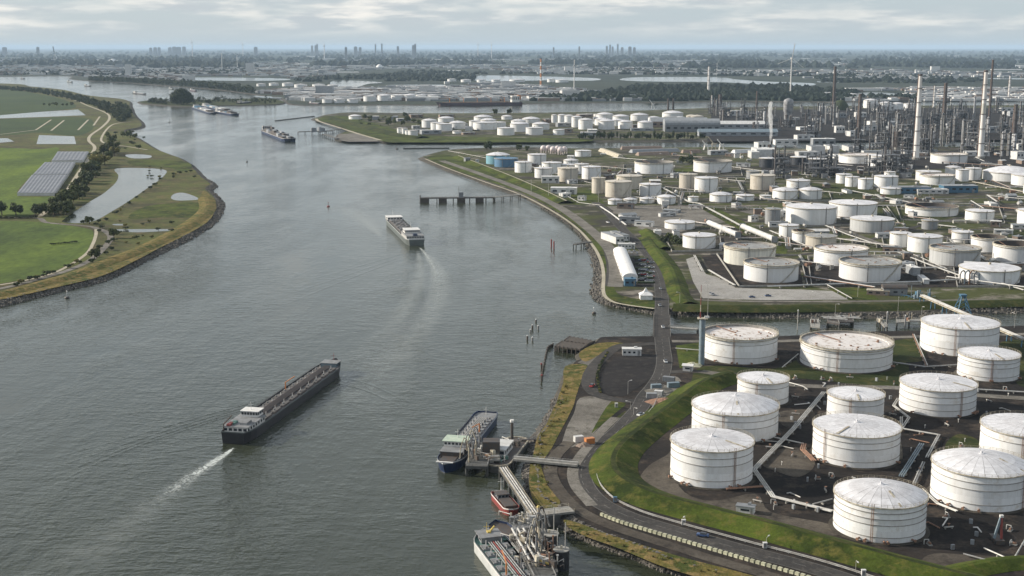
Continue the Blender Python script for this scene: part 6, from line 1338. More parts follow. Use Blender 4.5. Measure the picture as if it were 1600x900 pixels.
# low bund walls of the refinery tank farm
for i, (q, lab) in enumerate((([(1120, 398), (1250, 400), (1262, 448), (1155, 449)], 'round the cream and white pair'), ([(1262, 402), (1430, 404), (1440, 445), (1268, 447)], 'round the two big open tanks by the canal'), ([(1215, 330), (1385, 322), (1405, 350), (1222, 356)], 'round the two big white tanks'), ([(1400, 322), (1560, 322), (1570, 350), (1408, 344)], 'round the hollow black topped tank'),
        ([(1378, 372), (1480, 372), (1478, 400), (1384, 399)], 'round the tall pair left of the pale grey tank'), ([(975, 258), (1155, 256), (1160, 276), (972, 277)], 'round the two far open tanks'), ([(1040, 374), (1125, 372), (1128, 392), (1050, 394)], 'round the tank by the mound'), ([(1440, 398), (1620, 396), (1630, 420), (1446, 420)], 'round the pale grey tank'), ([(1200, 302), (1295, 300), (1300, 314), (1200, 315)], 'round the low domed pair'), ([(1490, 420), (1620, 420), (1625, 449), (1496, 449)], 'round the low wide tank'))):
    P = [G(x, y, LZ) for x, y in q]; c = sum(P, Vector()) / 4; t = empty('bund_wall', c); tag(t, 'low concrete bund wall ' + lab, 'wall', kind='thing')
    for k in range(4): a = P[k] - c; b = P[(k + 1) % 4] - c; MB().bar(a + Vector((0, 0, .7)), b + Vector((0, 0, .7)), .5, 1.5 + .004 * k).build('wall_section', M['concrete'], t)
# ------------------------------------------------------------------ refinery
def chimney(base, top, w0, w1, mat, label, bands=None, name='chimney', rings=6):
    c = G(*base, LZ); h = hgt(c, base[1] - top); t = empty(name, c); tag(t, label, 'chimney'); m = mpp(c); r0 = w0 * m / 2; r1 = w1 * m / 2; OCC.append((c.x, c.y, r0 + 4))
    n = 8
    for i in range(n):
        a = r0 + (r1 - r0) * i / n; b = r0 + (r1 - r0) * (i + 1) / n; mm = M[mat]
        if bands and i in bands: mm = M[bands[i]]
        MB().cyl((0, 0, h * i / n), (0, 0, h * (i + 1) / n), a, b, 20, caps=False).build('shaft_section', mm, t)
    for i in range(1, rings): f = i / rings; q = r0 + (r1 - r0) * f; MB().lathe([(q, h * f), (q + 1.0, h * f), (q + 1.0, h * f + .9), (q, h * f + .9)], 16, smooth=False).build('platform', M['darksteel'], t)
    MB().lathe([(r1 + .05, h - h * .02), (r1 + .25, h - h * .02), (r1 + .25, h + .3), (r1 * .7, h + .3), (r1 * .7, h - 4)], 20).build('rim', M['darkchimney'], t)
    MB().bar((-r0 - .3, 0, 0), (-r1 - .3, 0, h), .7).build('ladder', M['rust'], t)
    MB().cyl((0, 0, 0), (0, 0, 3), r0 * 1.3, None, 20).build('footing', M['concrete'], t)
    return t, c, h
chimney((1431, 249), 118, 9.5, 5.5, 'chimney', 'left of the two tall pale chimneys'); t, c, h = chimney((1532, 247), 112, 9.5, 5.5, 'chimney', 'right of the two tall pale chimneys, with rusty patches', {4: 'cream'})
chimney((1341, 228), 148, 7, 4, 'darkchimney', 'dark tapering chimney beside the rusty rimmed tank'); chimney((1473, 221), 131, 6, 4.5, 'darkchimney', 'rust brown chimney between the two tall pale ones', {0: 'girder', 1: 'girder'}); chimney((1545, 200), 95, 3.4, 2.4, 'darkchimney', 'dark chimney just behind the right pale chimney')
chimney((1302, 180), 105, 4.5, 3.5, 'darkchimney', 'slim brown chimney on the left of the refinery'); chimney((1107, 148), 104, 4.5, 3, 'chimney', 'pale chimney across the channel left of the refinery'); chimney((845, 138), 92, 3.2, 2.2, 'chimney', 'red and white chimney far behind the spit', {1: 'orange', 3: 'orange', 5: 'orange', 7: 'orange'})
chimney((1125, 175), 148, 6, 5, 'darkchimney', 'short thick dark stack above the warehouses'); chimney((1182, 180), 143, 3, 2, 'darkchimney', 'thin dark stack left of the steam plume'); chimney((1459, 168), 134, 3.5, 2.5, 'chimney', 'short pale stack behind the refinery'); chimney((1576, 155), 118, 3.5, 2.5, 'chimney', 'pale stack behind the right edge of the refinery'); chimney((1583, 236), 164, 9, 5, 'darkchimney', 'stout brown stack at the right edge', {0: 'lightgrey', 1: 'lightgrey', 2: 'lightgrey'})
chimney((1044, 174), 154, 2.6, 2, 'darkchimney', 'left of two short dark stacks beyond the spit tanks'); chimney((1052, 174), 154, 2.6, 2, 'darkchimney', 'right of two short dark stacks beyond the spit tanks'); chimney((1402, 233), 206, 11, 10, 'darkchimney', 'squat dark blue stack behind the pale rimmed tank'); chimney((1203, 236), 226, 5, 3.5, 'darkchimney', 'short stack giving off the white steam plume'); chimney((1112, 165), 149, 2.5, 2, 'chimney', 'small pale stack beside the channel chimney')
# pale domed tower, dark dome
c = G(1231, 190, LZ); m = mpp(c); t = empty('cooling_tower', c); tag(t, 'pale round tower with a domed cap on the left of the refinery', 'tower'); OCC.append((c.x, c.y, 8 * m))
MB().lathe([(6.6 * m, 0), (6.6 * m, 15 * m), (7.6 * m, 16 * m), (7.6 * m, 32 * m)], 24).build('shaft', M['processpale'], t); MB().lathe([(7.6 * m, 32 * m), (6.5 * m, 34 * m), (2 * m, 36 * m), (.01, 36.4 * m)], 24).build('cap', M['processpale'], t); MB().lathe([(7.6 * m, 26 * m), (8.4 * m, 26 * m), (8.4 * m, 27 * m), (7.6 * m, 27 * m)], 24, smooth=False).build('gallery', M['steel'], t)
c = G(1313, 172, LZ); m = mpp(c); t = empty('dome_store', c); tag(t, 'dark green domed store beside the slim brown chimney', 'dome'); MB().lathe([(13 * m, 0), (12.5 * m, 6 * m), (9 * m, 12 * m), (5 * m, 15 * m), (.01, 16 * m)], 28).build('shell', M['leafdark'], t); MB().cyl((0, 0, 15.5 * m), (0, 0, 18 * m), m, None, 8).build('vent', M['steel'], t)
# process columns
def rzone(x, y):
    a = 'above the long warehouses' if x < 1250 else 'by the dark green dome' if x < 1340 else 'left of the left pale chimney' if x < 1431 else 'between the two pale chimneys' if x < 1532 else 'right of the right pale chimney'
    return ('rear ' if y < 200 else 'front ') , a
rnd = random.Random(77)
def column(c, h, r, mat, label, group):
    t = empty('process_column', c, rnd.uniform(0, 6)); tag(t, label, 'process column', group)
    MB().lathe([(r * 1.15, 0), (r, 2.5), (r, h * .96), (r * .6, h), (.01, h + r * .3)], 12).build('shell', M[mat], t)
    k = max(2, int(h / 9))
    for i in range(1, k + 1): z = h * i / (k + .3); MB().lathe([(r, z), (r + 1.5, z), (r + 1.5, z + 1.1), (r + 1.4, z + 1.1)], 10, a0=0, a1=4.4, smooth=False).build('platform', M['darksteel'], t)
    MB().tube([(r + .7, 0, 0), (r + .7, 0, h * .9), (0, 0, h + 1)], .45, 6).build('overhead_pipe', M['pipe'], t)
    MB().bar((0, r + .5, 0), (0, r + .5, h), .6).build('ladder', M['steel'], t)
n = 0; tries = 0
cl = {'process': 'dark slim process column', 'processpale': 'pale slim process column', 'darkchimney': 'brown black process column'}
while n < 130 and tries < 5000:
    tries += 1
    if n < 95: x = rnd.uniform(1335, 1640); y = rnd.uniform(176, 244)
    else: x = rnd.uniform(1120, 1340); y = rnd.uniform(174, 214)
    c = G(x, y, LZ); r = rnd.uniform(1.0, 2.9)
    if not free(c.x, c.y, r + 3): continue
    OCC.append((c.x, c.y, r)); k = rnd.random(); mt = 'process' if k < .5 else 'processpale' if k < .85 else 'darkchimney'
    column(c, rnd.uniform(14, 44) * (1.35 if rnd.random() < .2 else 1) * (.75 if x < 1335 else 1), r, mt, rzone(x, y)[0] + cl[mt] + ' ' + rzone(x, y)[1], 'process columns of the refinery'); n += 1
# steel structures with vessels
def structure_proto(seed):
    rr = random.Random(seed); w = rr.uniform(16, 34); d = rr.uniform(12, 22); lv = rr.choice((2, 3, 3, 4)); lh = rr.uniform(5.5, 8); t = empty('process_unit', (0, 0, 0))
    t['storeys'] = lv; nx = int(w / 7) + 1
    for i in range(nx):
        for s in (-1, 1): MB().bar((-w / 2 + w * i / (nx - 1), s * d / 2, 0), (-w / 2 + w * i / (nx - 1), s * d / 2, lv * lh), .6).build('post', M['process'], t)
    for l in range(1, lv + 1):
        MB().box((rr.uniform(-2, 2), 0, l * lh), (w * rr.uniform(.6, 1), d * rr.uniform(.7, 1), .5)).build('floor', M['process'], t)
        for s in (-1, 1): MB().bar((-w / 2, s * d / 2, l * lh), (w / 2, s * d / 2, l * lh), .6).build('beam', M['process'], t)
        for k in range(rr.choice((2, 3))):
            x = rr.uniform(-.4, .4) * w; y = rr.uniform(-.35, .35) * d; R = rr.uniform(1.1, 2.4); L = rr.uniform(4, 9); z = (l - 1) * lh + R + .8
            MB().cyl((x - L / 2, y, z), (x + L / 2, y, z), R, None, 10).build('vessel', M['processpale'], t)
    for k in range(4):
        x = rr.uniform(-.5, .5) * w; y = rr.uniform(-.5, .5) * d; MB().cyl((x, y, 0), (x, y, lv * lh + rr.uniform(4, 16)), rr.uniform(.5, 1.3), None, 8).build('riser', M[rr.choice(('processpale', 'process', 'process', 'darkchimney'))], t)
    MB().box((w * .3, -d * .5 - 2, 3), (7, 5, 6)).build('heater', M['processpale'], t)
    return t
protos = [structure_proto(i) for i in range(7)]; used = [0] * 7; n = 0; tries = 0
while n < 70 and tries < 4000:
    tries += 1
    if n < 42: x = rnd.uniform(1330, 1640); y = rnd.uniform(176, 244)
    elif n < 62: x = rnd.uniform(1110, 1340); y = rnd.uniform(174, 216)
    else: x = rnd.uniform(1180, 1420); y = rnd.uniform(264, 282)
    c = G(x, y, LZ)
    if not free(c.x, c.y, 9): continue
    OCC.append((c.x, c.y, 9)); k = n % 7; o = protos[k]
    if used[k]: o = copy_tree(o)
    used[k] = 1; o.location = c; o.rotation_euler = (0, 0, rnd.choice((0, 1.57, .4, 2.0))); tag(o, (rzone(x, y)[0] + {2: 'two', 3: 'three', 4: 'four'}[o['storeys']] + ' storey steel process unit ' + rzone(x, y)[1]) if y < 250 else {2: 'two', 3: 'three', 4: 'four'}[o['storeys']] + ' storey steel process unit behind the low white tanks', 'process unit', 'process units of the refinery'); n += 1
n = 0
while n < 60:
    x = rnd.uniform(1120, 1620); y = rnd.uniform(172, 246) if n < 45 else rnd.uniform(236, 250); c = G(x, y, LZ); n += 1
    if not free(c.x, c.y, 8): continue
    k = rnd.choice((0, 1, 1)); building_at(c, rnd.uniform(14, 50), rnd.uniform(10, 24), rnd.uniform(5, 13), ('low grey refinery hall ', 'low pale refinery hall ')[k] + rzone(x, y)[1], 'halls inside the refinery', ('bldgrey', 'bldwhite')[k], rnd.choice(('roofgrey', 'bldwhite')), rnd.choice((0, 1.57, .3)), 'flat', 'hall', 3, 'refinery_hall')
n = 0
while n < 46:
    x = rnd.uniform(560, 1080); y = rnd.uniform(181, 214); c = G(x, y, LZ); n += 1
    if (x < 640 and y > 181 + (x - 545) * .30) or not free(c.x, c.y, 12): continue
    kk = rnd.randrange(3); building_at(c, rnd.uniform(15, 50), rnd.uniform(10, 20), rnd.uniform(4, 9), ('grey', 'white', 'brown')[kk] + ' low shed ' + ('at the bare end' if x < 660 else 'in the left half' if x < 800 else 'in the middle' if x < 930 else 'toward the refinery end') + ' of the middle spit', 'sheds on the middle spit', ('bldgrey', 'bldwhite', 'bldbrown')[kk], rnd.choice(('roofgrey', 'bldwhite')), rnd.choice((0, 1.57, .4)), 'flat', 'shed', 2, 'shed')
# yellow and white cranes by the channel
for k, (x, y, hp, lab) in enumerate(((1103, 234, 14, 'pale quay crane by the channel, left one'), (1115, 236, 22, 'yellow green quay crane by the channel, tallest'), (1127, 234, 16, 'pale quay crane by the channel, right one'), (1020, 170, 14, 'white leaning quay crane beyond the spit tanks'))):
    c = G(x, y, LZ); h = hgt(c, hp); t = empty('quay_crane', c); tag(t, lab, 'crane'); mt = M[('shipwhite', 'girder', 'shipwhite', 'shipwhite')[k]]
    for a in (-1, 1):
        for b in (-1, 1): MB().bar((a * 4, b * 4, 0), (a * 2, b * 2, h * .45), .9).build('leg', mt, t)
    MB().box((0, 0, h * .5), (6, 5, h * .12)).build('cab', mt, t); MB().bar((0, 0, h * .5), (-h * .4, 0, h), 1.6).build('jib', mt, t); MB().bar((0, 0, h * .5), (h * .25, 0, h * .55), 1.4).build('counterjib', mt, t)
# timber stacks and spoil rows between the channel and the tanks
for k, (a, b, w, m, lab) in enumerate((((970, 233.5), (1035, 233), 14, 'bldbrown', 'long brown stockpile by the channel, nearest the spit trees'), ((985, 238.5), (1060, 236.5), 16, 'bldgrey', 'long grey stockpile by the channel'), ((995, 243), (1045, 241.5), 14, 'bldbrown', 'brown stockpile row behind the round tank'), ((940, 236), (970, 247), 12, 'girder', 'slanting pale stockpile near the small white tank'), ((1065, 239), (1095, 238.5), 12, 'bldbrown', 'short brown stockpile left of the quay cranes'), ((1145, 239), (1190, 237), 12, 'bldwhite', 'pale curved shed roof right of the quay cranes'), ((1210, 240), (1300, 238), 14, 'girder', 'sandy stockpile below the steam plume'))):
    A = G(*a, LZ); Bq = G(*b, LZ); d = Bq - A; L = d.length; o = MB(); v = []
    for x in (0, L):
        for y, z in ((-w / 2, 0), (-w * .2, 5), (w * .2, 5), (w / 2, 0)): v.append((x + (2 if x == 0 and z else -2 if z else 0), y, z))
    o.add(v, [(0, 4, 5, 1), (1, 5, 6, 2), (2, 6, 7, 3), (0, 1, 2, 3), (7, 6, 5, 4)]); o = o.build('stockpile', M[m], None, A); o.rotation_euler = (0, 0, math.atan2(d.y, d.x)); tag(o, lab, 'stockpile')
# ------------------------------------------------------------------ trees
def crown_mesh(seed, n, R, H, z0, poplar=False, q=.5):
    rr = random.Random(seed); mb = MB(); lobes = []
    for i in range(9 if not poplar else 4):
        a = rr.uniform(0, 6.28); k = rr.uniform(.25, .8) * R * (0.35 if poplar else 1)
        lobes.append((k * math.cos(a), k * math.sin(a), z0 + H * rr.uniform(.25, .78), R * rr.uniform(.28, .6), H * rr.uniform(.16, .34)))
    for i in range(n):
        lx, ly, lz, lr, lh = rr.choice(lobes); u = rr.uniform(-1, 1); a = rr.uniform(0, 6.28); s = math.sqrt(1 - u * u); k = rr.uniform(.72, 1.08)
        nrm = Vector((s * math.cos(a), s * math.sin(a), u)); p = Vector((lx + nrm.x * lr * k, ly + nrm.y * lr * k, lz + nrm.z * lh * k)); nn = (nrm + Vector((rr.uniform(-.7, .7), rr.uniform(-.7, .7), rr.uniform(-.3, .9)))).normalized()
        t1 = nn.orthogonal().normalized(); t2 = nn.cross(t1); sz = q * rr.uniform(.6, 1.3)
        ang = rr.uniform(0, 6.28); e1 = t1 * math.cos(ang) + t2 * math.sin(ang); e2 = nn.cross(e1)
        mb.add([p - e1 * sz, p + e2 * sz * .7, p + e1 * sz, p - e2 * sz * .7], [(0, 1, 2, 3)])
    return mb
def tree_proto(seed, R, H, mat, poplar=False):
    t = empty('tree', (0, 0, 0)); mb = MB(); rr = random.Random(seed); mb.cyl((0, 0, 0), (0, 0, H * .5), R * .09, R * .05, 7)
    for i in range(4): a = i * 1.6 + rr.random(); mb.cyl((0, 0, H * .3), (R * .5 * math.cos(a), R * .5 * math.sin(a), H * .6), R * .04, R * .015, 5)
    mb.build('trunk', M['bark'], t); crown_mesh(seed, 420, R, H * .86, H * .12, poplar, R * .20).build('crown', M[mat], t); return t
TP = [tree_proto(1, 5, 11, 'leaf'), tree_proto(2, 6, 12, 'leafdark'), tree_proto(3, 4.5, 9, 'leaf'), tree_proto(4, 5.5, 10, 'leaflight'), tree_proto(5, 3.2, 15, 'leafdark', True), tree_proto(6, 3.0, 3.6, 'leafdark'), tree_proto(7, 2.6, 3.0, 'leaflight')]
tused = [0] * 7
def put_tree(kind, x, y, s, label, group, z=LZ):
    o = TP[kind]
    if tused[kind]: o = copy_tree(o)
    tused[kind] = 1; o.location = G(x, y, z); o.rotation_euler = (0, 0, rnd.uniform(0, 6.28)); k = s * rnd.uniform(.85, 1.15); o.scale = (k, k, k * rnd.uniform(.9, 1.15)); o.name = 'bush' if kind > 4 else 'tree'
    tag(o, label, 'bush' if kind > 4 else 'tree', group)
for i in range(46):                                        # the wood along the west bank of the pond
    f = i / 45; x = 178 - f * 80 + rnd.uniform(-12, 10); y = 236 + f * 92 + rnd.uniform(-8, 8)
    put_tree(rnd.choice((0, 0, 1, 2, 3)), x, y, rnd.uniform(.9, 1.4) * (1.3 if f < .3 else 1), 'leafy tree in the wood along the west bank of the pond', 'trees west of the pond')
for x, y, s in ((55, 337, 1.0), (66, 335, 1.1), (76, 334, 1.3), (85, 338, 1.4), (92, 335, 1.2), (84, 328, 1.2), (98, 330, 1.1), (104, 336, .9)): put_tree(rnd.choice((1, 0)), x, y, s, 'tree of the dark clump at the lower tip of the pond', 'dark clump by the pond')
put_tree(1, 25, 336, 1.0, 'lone round tree between the two bright meadows', None); put_tree(1, 3, 336, 1.2, 'dark tree at the left edge between the two meadows', None)
for x, y in ((155, 363), (160, 357), (150, 352), (140, 350), (131, 350), (145, 411), (148, 405), (152, 397), (156, 389), (170, 381), (178, 372), (186, 366), (174, 391), (166, 398)): put_tree(rnd.choice((5, 5, 2)), x, y, .9, 'dark bush beside the bend of the farm road', 'bushes at the farm road bend')
for i in range(60):
    k = i % 4; f = rnd.random()
    x, y = ((152 + f * 110, 352 - f * 78), (20 + f * 140, 450 - f * 52), (175 + f * 100, 345 + rnd.uniform(0, 40)), (225 + f * 85, 262 + rnd.uniform(0, 20)))[k]
    if k == 0 and f > .15: x += 3
    put_tree(5 if rnd.random() < .6 else 6, x + rnd.uniform(-2, 2), y + rnd.uniform(-2, 2), rnd.uniform(.5, 1.1), 'low scrub bush scattered on the marshy polder bank', 'scrub bushes on the polder')
for i in range(24): put_tree(rnd.choice((5, 2)), 165 + rnd.uniform(0, 60), 205 + rnd.uniform(0, 30), rnd.uniform(.7, 1.6), 'bush on the upper polder bank near the dike path', 'bushes near the dike path')
for i in range(12): put_tree(2, 62 + rnd.uniform(0, 55), 164 + rnd.uniform(-1, 2), .8, 'hedge tree at the rim of the far meadow', 'hedge trees of the far meadow')
for i in range(34): put_tree(4 if i % 3 else 1, 904 + i * 5.9 + rnd.uniform(-1.5, 1.5), 218.4 + rnd.uniform(-1.2, .6), rnd.uniform(.85, 1.15), f'tree of the dark screen before the spit tanks, {nth(i)} from its left end', 'tree screen on the spit')
for x, y, s in ((761, 235, 1.5), (812, 236, 1.1), (824, 237, .9), (773, 179.5, 1.3), (797, 179, 1.3), (1066, 256, 1.0), (1075, 255, 1.0), (1083, 257, .9), (1046, 377, .8), (1052, 381, .7), (1036, 380, .6), (1058, 384, .7)): put_tree(rnd.choice((0, 1)), x, y, s, 'single tree near the channel tanks' if y < 300 else 'small tree behind the grass mound', 'single trees by the tanks' if y < 300 else 'trees behind the grass mound')
for i in range(36):
    f = rnd.random(); P2 = [(880, 582), (862, 640), (838, 690), (832, 740), (850, 788)]; j = min(3, int(f * 4)); g = f * 4 - j; x = P2[j][0] + (P2[j + 1][0] - P2[j][0]) * g; y = P2[j][1] + (P2[j + 1][1] - P2[j][1]) * g
    put_tree(6, x + rnd.uniform(3, 24), y, rnd.uniform(.14, .42), 'scrubby bush on the near bank beside the jetties', 'scrub on the near bank')
for i in range(30): put_tree(6, 905 + i * 12 + rnd.uniform(-5, 5), 828 + i * 3.9 + rnd.uniform(-3, 7), rnd.uniform(.12, .34), 'low bush above the stones of the near bank', 'bushes above the near stones')
for i in range(44): f = i / 43; put_tree(5 if i % 3 else 6, 934 + (f - .35) ** 2 * 36 + rnd.uniform(-1, 1), 614 - f * 62, rnd.uniform(.2, .34), 'low bush in the hedge round the dark lot', 'hedge round the dark lot')
for i in range(40): put_tree(5 if i % 2 else 2, 560 + rnd.uniform(0, 110), 183 + rnd.uniform(0, 14), rnd.uniform(.6, 1.4), 'bush on the rough ground at the spit end', 'bushes at the spit end')
# woods that read as one mass
def wood(name, pts_fn, n, label, rmin, rmax, mat, quads, seed, z=LZ, low=False):
    rr = random.Random(seed); mb = MB()
    for i in range(n):
        p = pts_fn(rr)
        if p is None: continue
        r = rr.uniform(rmin, rmax)
        if low:
            k = 6; vs = [(p.x, p.y, z + r * rr.uniform(1.3, 1.9))]
            for j in range(k): a = 2 * math.pi * j / k + rr.random(); q = r * rr.uniform(.7, 1.2); vs.append((p.x + q * math.cos(a) * 1.4, p.y + q * math.sin(a), z + r * rr.uniform(.5, .9)))
            for j in range(k): x, y, zz = vs[1 + j]; vs.append((x, y, z))
            mb.add(vs, [(0, 1 + j, 1 + (j + 1) % k) for j in range(k)] + [(1 + j, 1 + k + j, 1 + k + (j + 1) % k, 1 + (j + 1) % k) for j in range(k)])
        else:
            c = crown_mesh(rr.randrange(9999), quads, r, r * 2.1, 0, False, r * .30); b = len(mb.v); zz = getattr(p, 'z', z)
            mb.v.extend([(v[0] + p.x, v[1] + p.y, v[2] + p.z) for v in c.v]); mb.f.extend([[b + q for q in f] for f in c.f]); mb.sm.extend(c.sm); mb.mi.extend(c.mi)
    return tag(mb.build(name, M[mat]), label, kind='stuff')
def band(top, bot):
    T = [G(x, y, LZ) for x, y in top]; Bt = [G(x, y, LZ) for x, y in bot]
    def f(rr):
        u = rr.random() * (len(T) - 1); i = min(int(u), len(T) - 2); a = T[i].lerp(T[i + 1], u - i); b = Bt[i].lerp(Bt[i + 1], u - i); return a.lerp(b, rr.random())
    return f
wood('riverside_wood', band([(-60, 136), (0, 137), (60, 142), (110, 148.5), (145, 158), (196, 167), (205, 182)], [(-60, 138), (0, 140), (60, 146), (115, 157), (150, 168), (178, 184), (190, 193)]), 560, 'dark riverside wood following the upper polder dike', 4, 7.5, 'leafdark', 70, 5)
wood('riverside_wood', band([(140, 126.5), (200, 129.2), (260, 133.5), (330, 139), (395, 147)], [(140, 124.5), (200, 126), (260, 128.5), (330, 134), (395, 141)]), 420, 'dark wood on the far headland', 7, 13, 'leafdark', 40, 6, z=2)
cc = G(284, 163, LZ)
def knoll(rr):
    a = rr.random() * 6.28; q = math.sqrt(rr.random()); p = Vector((cc.x + 30 * q * math.cos(a), cc.y + 30 * q * math.sin(a), 2 + 38 * math.sqrt(max(0, 1 - q * q)) * .85 * rr.uniform(.75, 1))); return p
wood('wooded_knoll', knoll, 240, 'round tree covered knoll on the breakwater', 6, 9, 'leafdark', 60, 7)
wood('riverside_wood', band([(232, 158), (262, 158), (300, 157), (360, 156), (430, 157)], [(232, 162), (262, 164), (300, 163), (360, 161), (430, 162)]), 120, 'thin line of trees along the breakwater', 4, 8, 'leafdark', 40, 9)
def wet(x, y):
    if x < 455 and y > 117 + max(0, x - 105) * .095: return True
    if y > 158: return True
    return any(a < x < b and c < y < e for a, b, c, e in ((298, 458, 119.5, 128), (515, 602, 124.5, 138), (742, 932, 116, 128.5), (965, 1275, 119, 136), (1340, 1422, 142, 153), (1490, 1700, 121, 125), (598, 742, 131, 136)))
def farpts(y0, y1, xs=(-50, 1650), pw=1.0, cl=.0035):
    def f(rr):
        for _ in range(12):
            x = rr.uniform(*xs); y = y0 + (y1 - y0) * rr.random() ** pw; p = G(x, y, 2)
            if wet(x, y): continue
            if noise.noise(Vector((p.x * .0011, p.y * .0005, 1.7))) > .02: return p
        return None
    return f
wood('far_woodland', farpts(106, 157, pw=.8), 2900, 'dark woods spread over the hazy far bank', 6, 13, 'leaffar', 0, 12, 2, True)
wood('far_woodland', farpts(80, 106), 3600, 'blue dark woods toward the horizon', 12, 34, 'leaffar', 0, 13, 2, True)
wood('far_woodland', farpts(151, 160.5, (830, 1320)), 500, 'dark tree belt on the bank behind the spit', 7, 14, 'leaffar', 0, 14, 2, True)
wood('far_woodland', farpts(136, 152, (940, 1320)), 480, 'wood between the far inlet and the channel', 7, 14, 'leaffar', 0, 15, 2, True)
# ------------------------------------------------------------------ far town and skyline
rr = random.Random(31); lot = []
def far_building(big):
    x = rr.uniform(-40, 1640); y = 92 + 70 * rr.random() ** (1.0 if big else .9)
    if wet(x, y): return None
    p = G(x, y, 2)
    d = noise.noise(Vector((p.x * .0007, p.y * .0004, 8.2)))
    if d < (-.16 if x < 1000 else -.02): return None
    if any(a < x < b and c < y < e for a, b, c, e in ((298, 450, 119.5, 127), (515, 600, 124.5, 137), (742, 932, 116, 127.5), (965, 1275, 119, 135), (1340, 1420, 142, 152))): return None
    return p
n = 0; FB = [('bldwhite', 'pale'), ('bldgrey', 'grey'), ('bldbrown', 'brownish')]
while n < 240:
    p = far_building(True)
    if p is None: continue
    k = rr.choice((0, 0, 1, 2)); s = 1 + p.y / 9000; w = rr.uniform(30, 120) * s; h = rr.uniform(6, 13) * (2.6 if rr.random() < .06 else 1); d = rr.uniform(18, 45); w = min(w, 60) if h > 14 else w
    t = empty('far_building', p, rr.uniform(-.3, .3)); tag(t, f'{FB[k][1]} building in the hazy town across the river', 'building', 'buildings of the far town'); MB().box((0, 0, h / 2), (w, d, h)).build('wall', M[FB[k][0]], t); MB().box((0, 0, h + .4), (w + 1, d + 1, .8)).build('roof', M[rr.choice(('bldwhite', 'roofgrey', 'bldwhite'))], t)
    if rr.random() < .5: MB().box((w * .2, 0, h + 2), (w * .2, d * .4, 3)).build('roof_house', M['bldgrey'], t)
    n += 1
for mt, cnt in (('bldwhite', 3000), ('bldgrey', 1900), ('bldbrown', 1000)):
    mb = MB(); n = 0
    while n < cnt:
        p = far_building(False)
        if p is None: continue
        s = 1 + p.y / 12000; w = rr.uniform(8, 45) * s; h = rr.uniform(5, 11); mb.box((p.x, p.y, 2 + h / 2), (w, rr.uniform(8, 24), h), rr.uniform(-.3, .3)); n += 1
    tag(mb.build('distant_houses', M[mt]), f'{dict(bldwhite="pale", bldgrey="grey", bldbrown="brown")[mt]} roofs of the distant town seen through haze', kind='stuff')
for i in range(46):
    while True:
        x = rr.uniform(0, 1600); y = 84 + 30 * rr.random()
        if not wet(x, y): break
    c = G(x, y, 2); m = mpp(c); w = rr.uniform(14, 60) * m; t = empty('glasshouse', c); tag(t, 'long pale glasshouse strip on the hazy far plain', 'glasshouse', 'glasshouse strips on the far plain'); d = rr.uniform(1.2, 3.0) * m * 6
    MB().box((0, 0, 2.5), (w, d, 5)).build('wall', M['bldwhite'], t); mb = MB(); mb.add([(-w / 2, -d / 2, 5.02), (w / 2, -d / 2, 5.02), (w / 2, d / 2, 5.02), (-w / 2, d / 2, 5.02), (-w / 2, 0, 7), (w / 2, 0, 7)], [(0, 1, 5, 4), (2, 3, 4, 5), (1, 2, 5), (3, 0, 4)]); mb.build('roof', M['bldwhite'], t)
sk = 0
for x, top, w, dist in ((236, 73.5, 4, 20), (243, 73, 5, 20), (249, 73, 4, 20), (266, 73, 5, 20), (273, 72, 6, 20), (280, 72.5, 6, 20), (288, 72, 5, 20), (488, 70.5, 3, 18), (494, 70, 4, 18), (496, 68, 2.5, 18), (541, 73, 3.5, 12), (556, 72, 5, 16), (563, 73, 4, 16), (587, 68, 2, 16), (597, 67.5, 2, 16), (622, 71.5, 3.5, 15), (646, 70, 4, 15), (649, 68, 3, 15),
                       (865, 73, 2.5, 16), (905, 72, 2.5, 14), (948, 71, 3, 17), (953, 69, 2.5, 17), (957, 72, 3, 17), (965, 68, 2.5, 17), (972, 73, 4, 17), (984, 72, 5, 17), (991, 73, 4, 17), (400, 72.5, 5, 18), (60, 72.5, 4, 17), (8, 72.8, 6, 18)):
    dist *= 1.25; y = 73 + CAMH / (dist * 1000) * FPX; c = G(x, y, 2); h = hgt(c, y - top - 1.6); m = mpp(c); t = empty('tower_block', c); sk += 1; tag(t, 'hazy tower block standing on the horizon skyline', 'tower block', 'tower blocks of the skyline')
    MB().box((0, 0, h / 2), (w * m, w * m * .7, h)).build('shaft', M['bldgrey'], t); MB().box((0, 0, h * 1.02), (w * m * .6, w * m * .4, h * .05)).build('penthouse', M['bldgrey'], t)
for x, yb, yt, w, lab in ((301, 90, 62, 1.2, 'tall hairline mast on the left of the skyline'), (380, 90, 66, 1.0, 'thin mast right of the left skyline blocks'), (507, 92, 68, 1.6, 'thin chimney among the left skyline towers'), (747, 92, 66, 1.0, 'hairline mast left of the middle skyline'), (768, 92, 66, 1.0, 'hairline mast right of its twin on the middle skyline'), (897, 143, 94, 1.6, 'pale mast across the river behind the tall slim tanks')):
    c = G(x, yb, 2); h = hgt(c, yb - yt); m = mpp(c); t = empty('radio_mast', c); tag(t, lab, 'mast'); MB().cyl((0, 0, 0), (0, 0, h), w * m / 2, w * m / 3, 8).build('shaft', M['chimney'], t); MB().lathe([(w * m / 2, h * .8), (w * m, h * .81), (w * m, h * .83), (w * m / 2, h * .84)], 10).build('gallery', M['steel'], t); MB().cyl((0, 0, 0), (0, 0, h * .03), w * m * 2, w * m, 10).build('footing', M['concrete'], t)
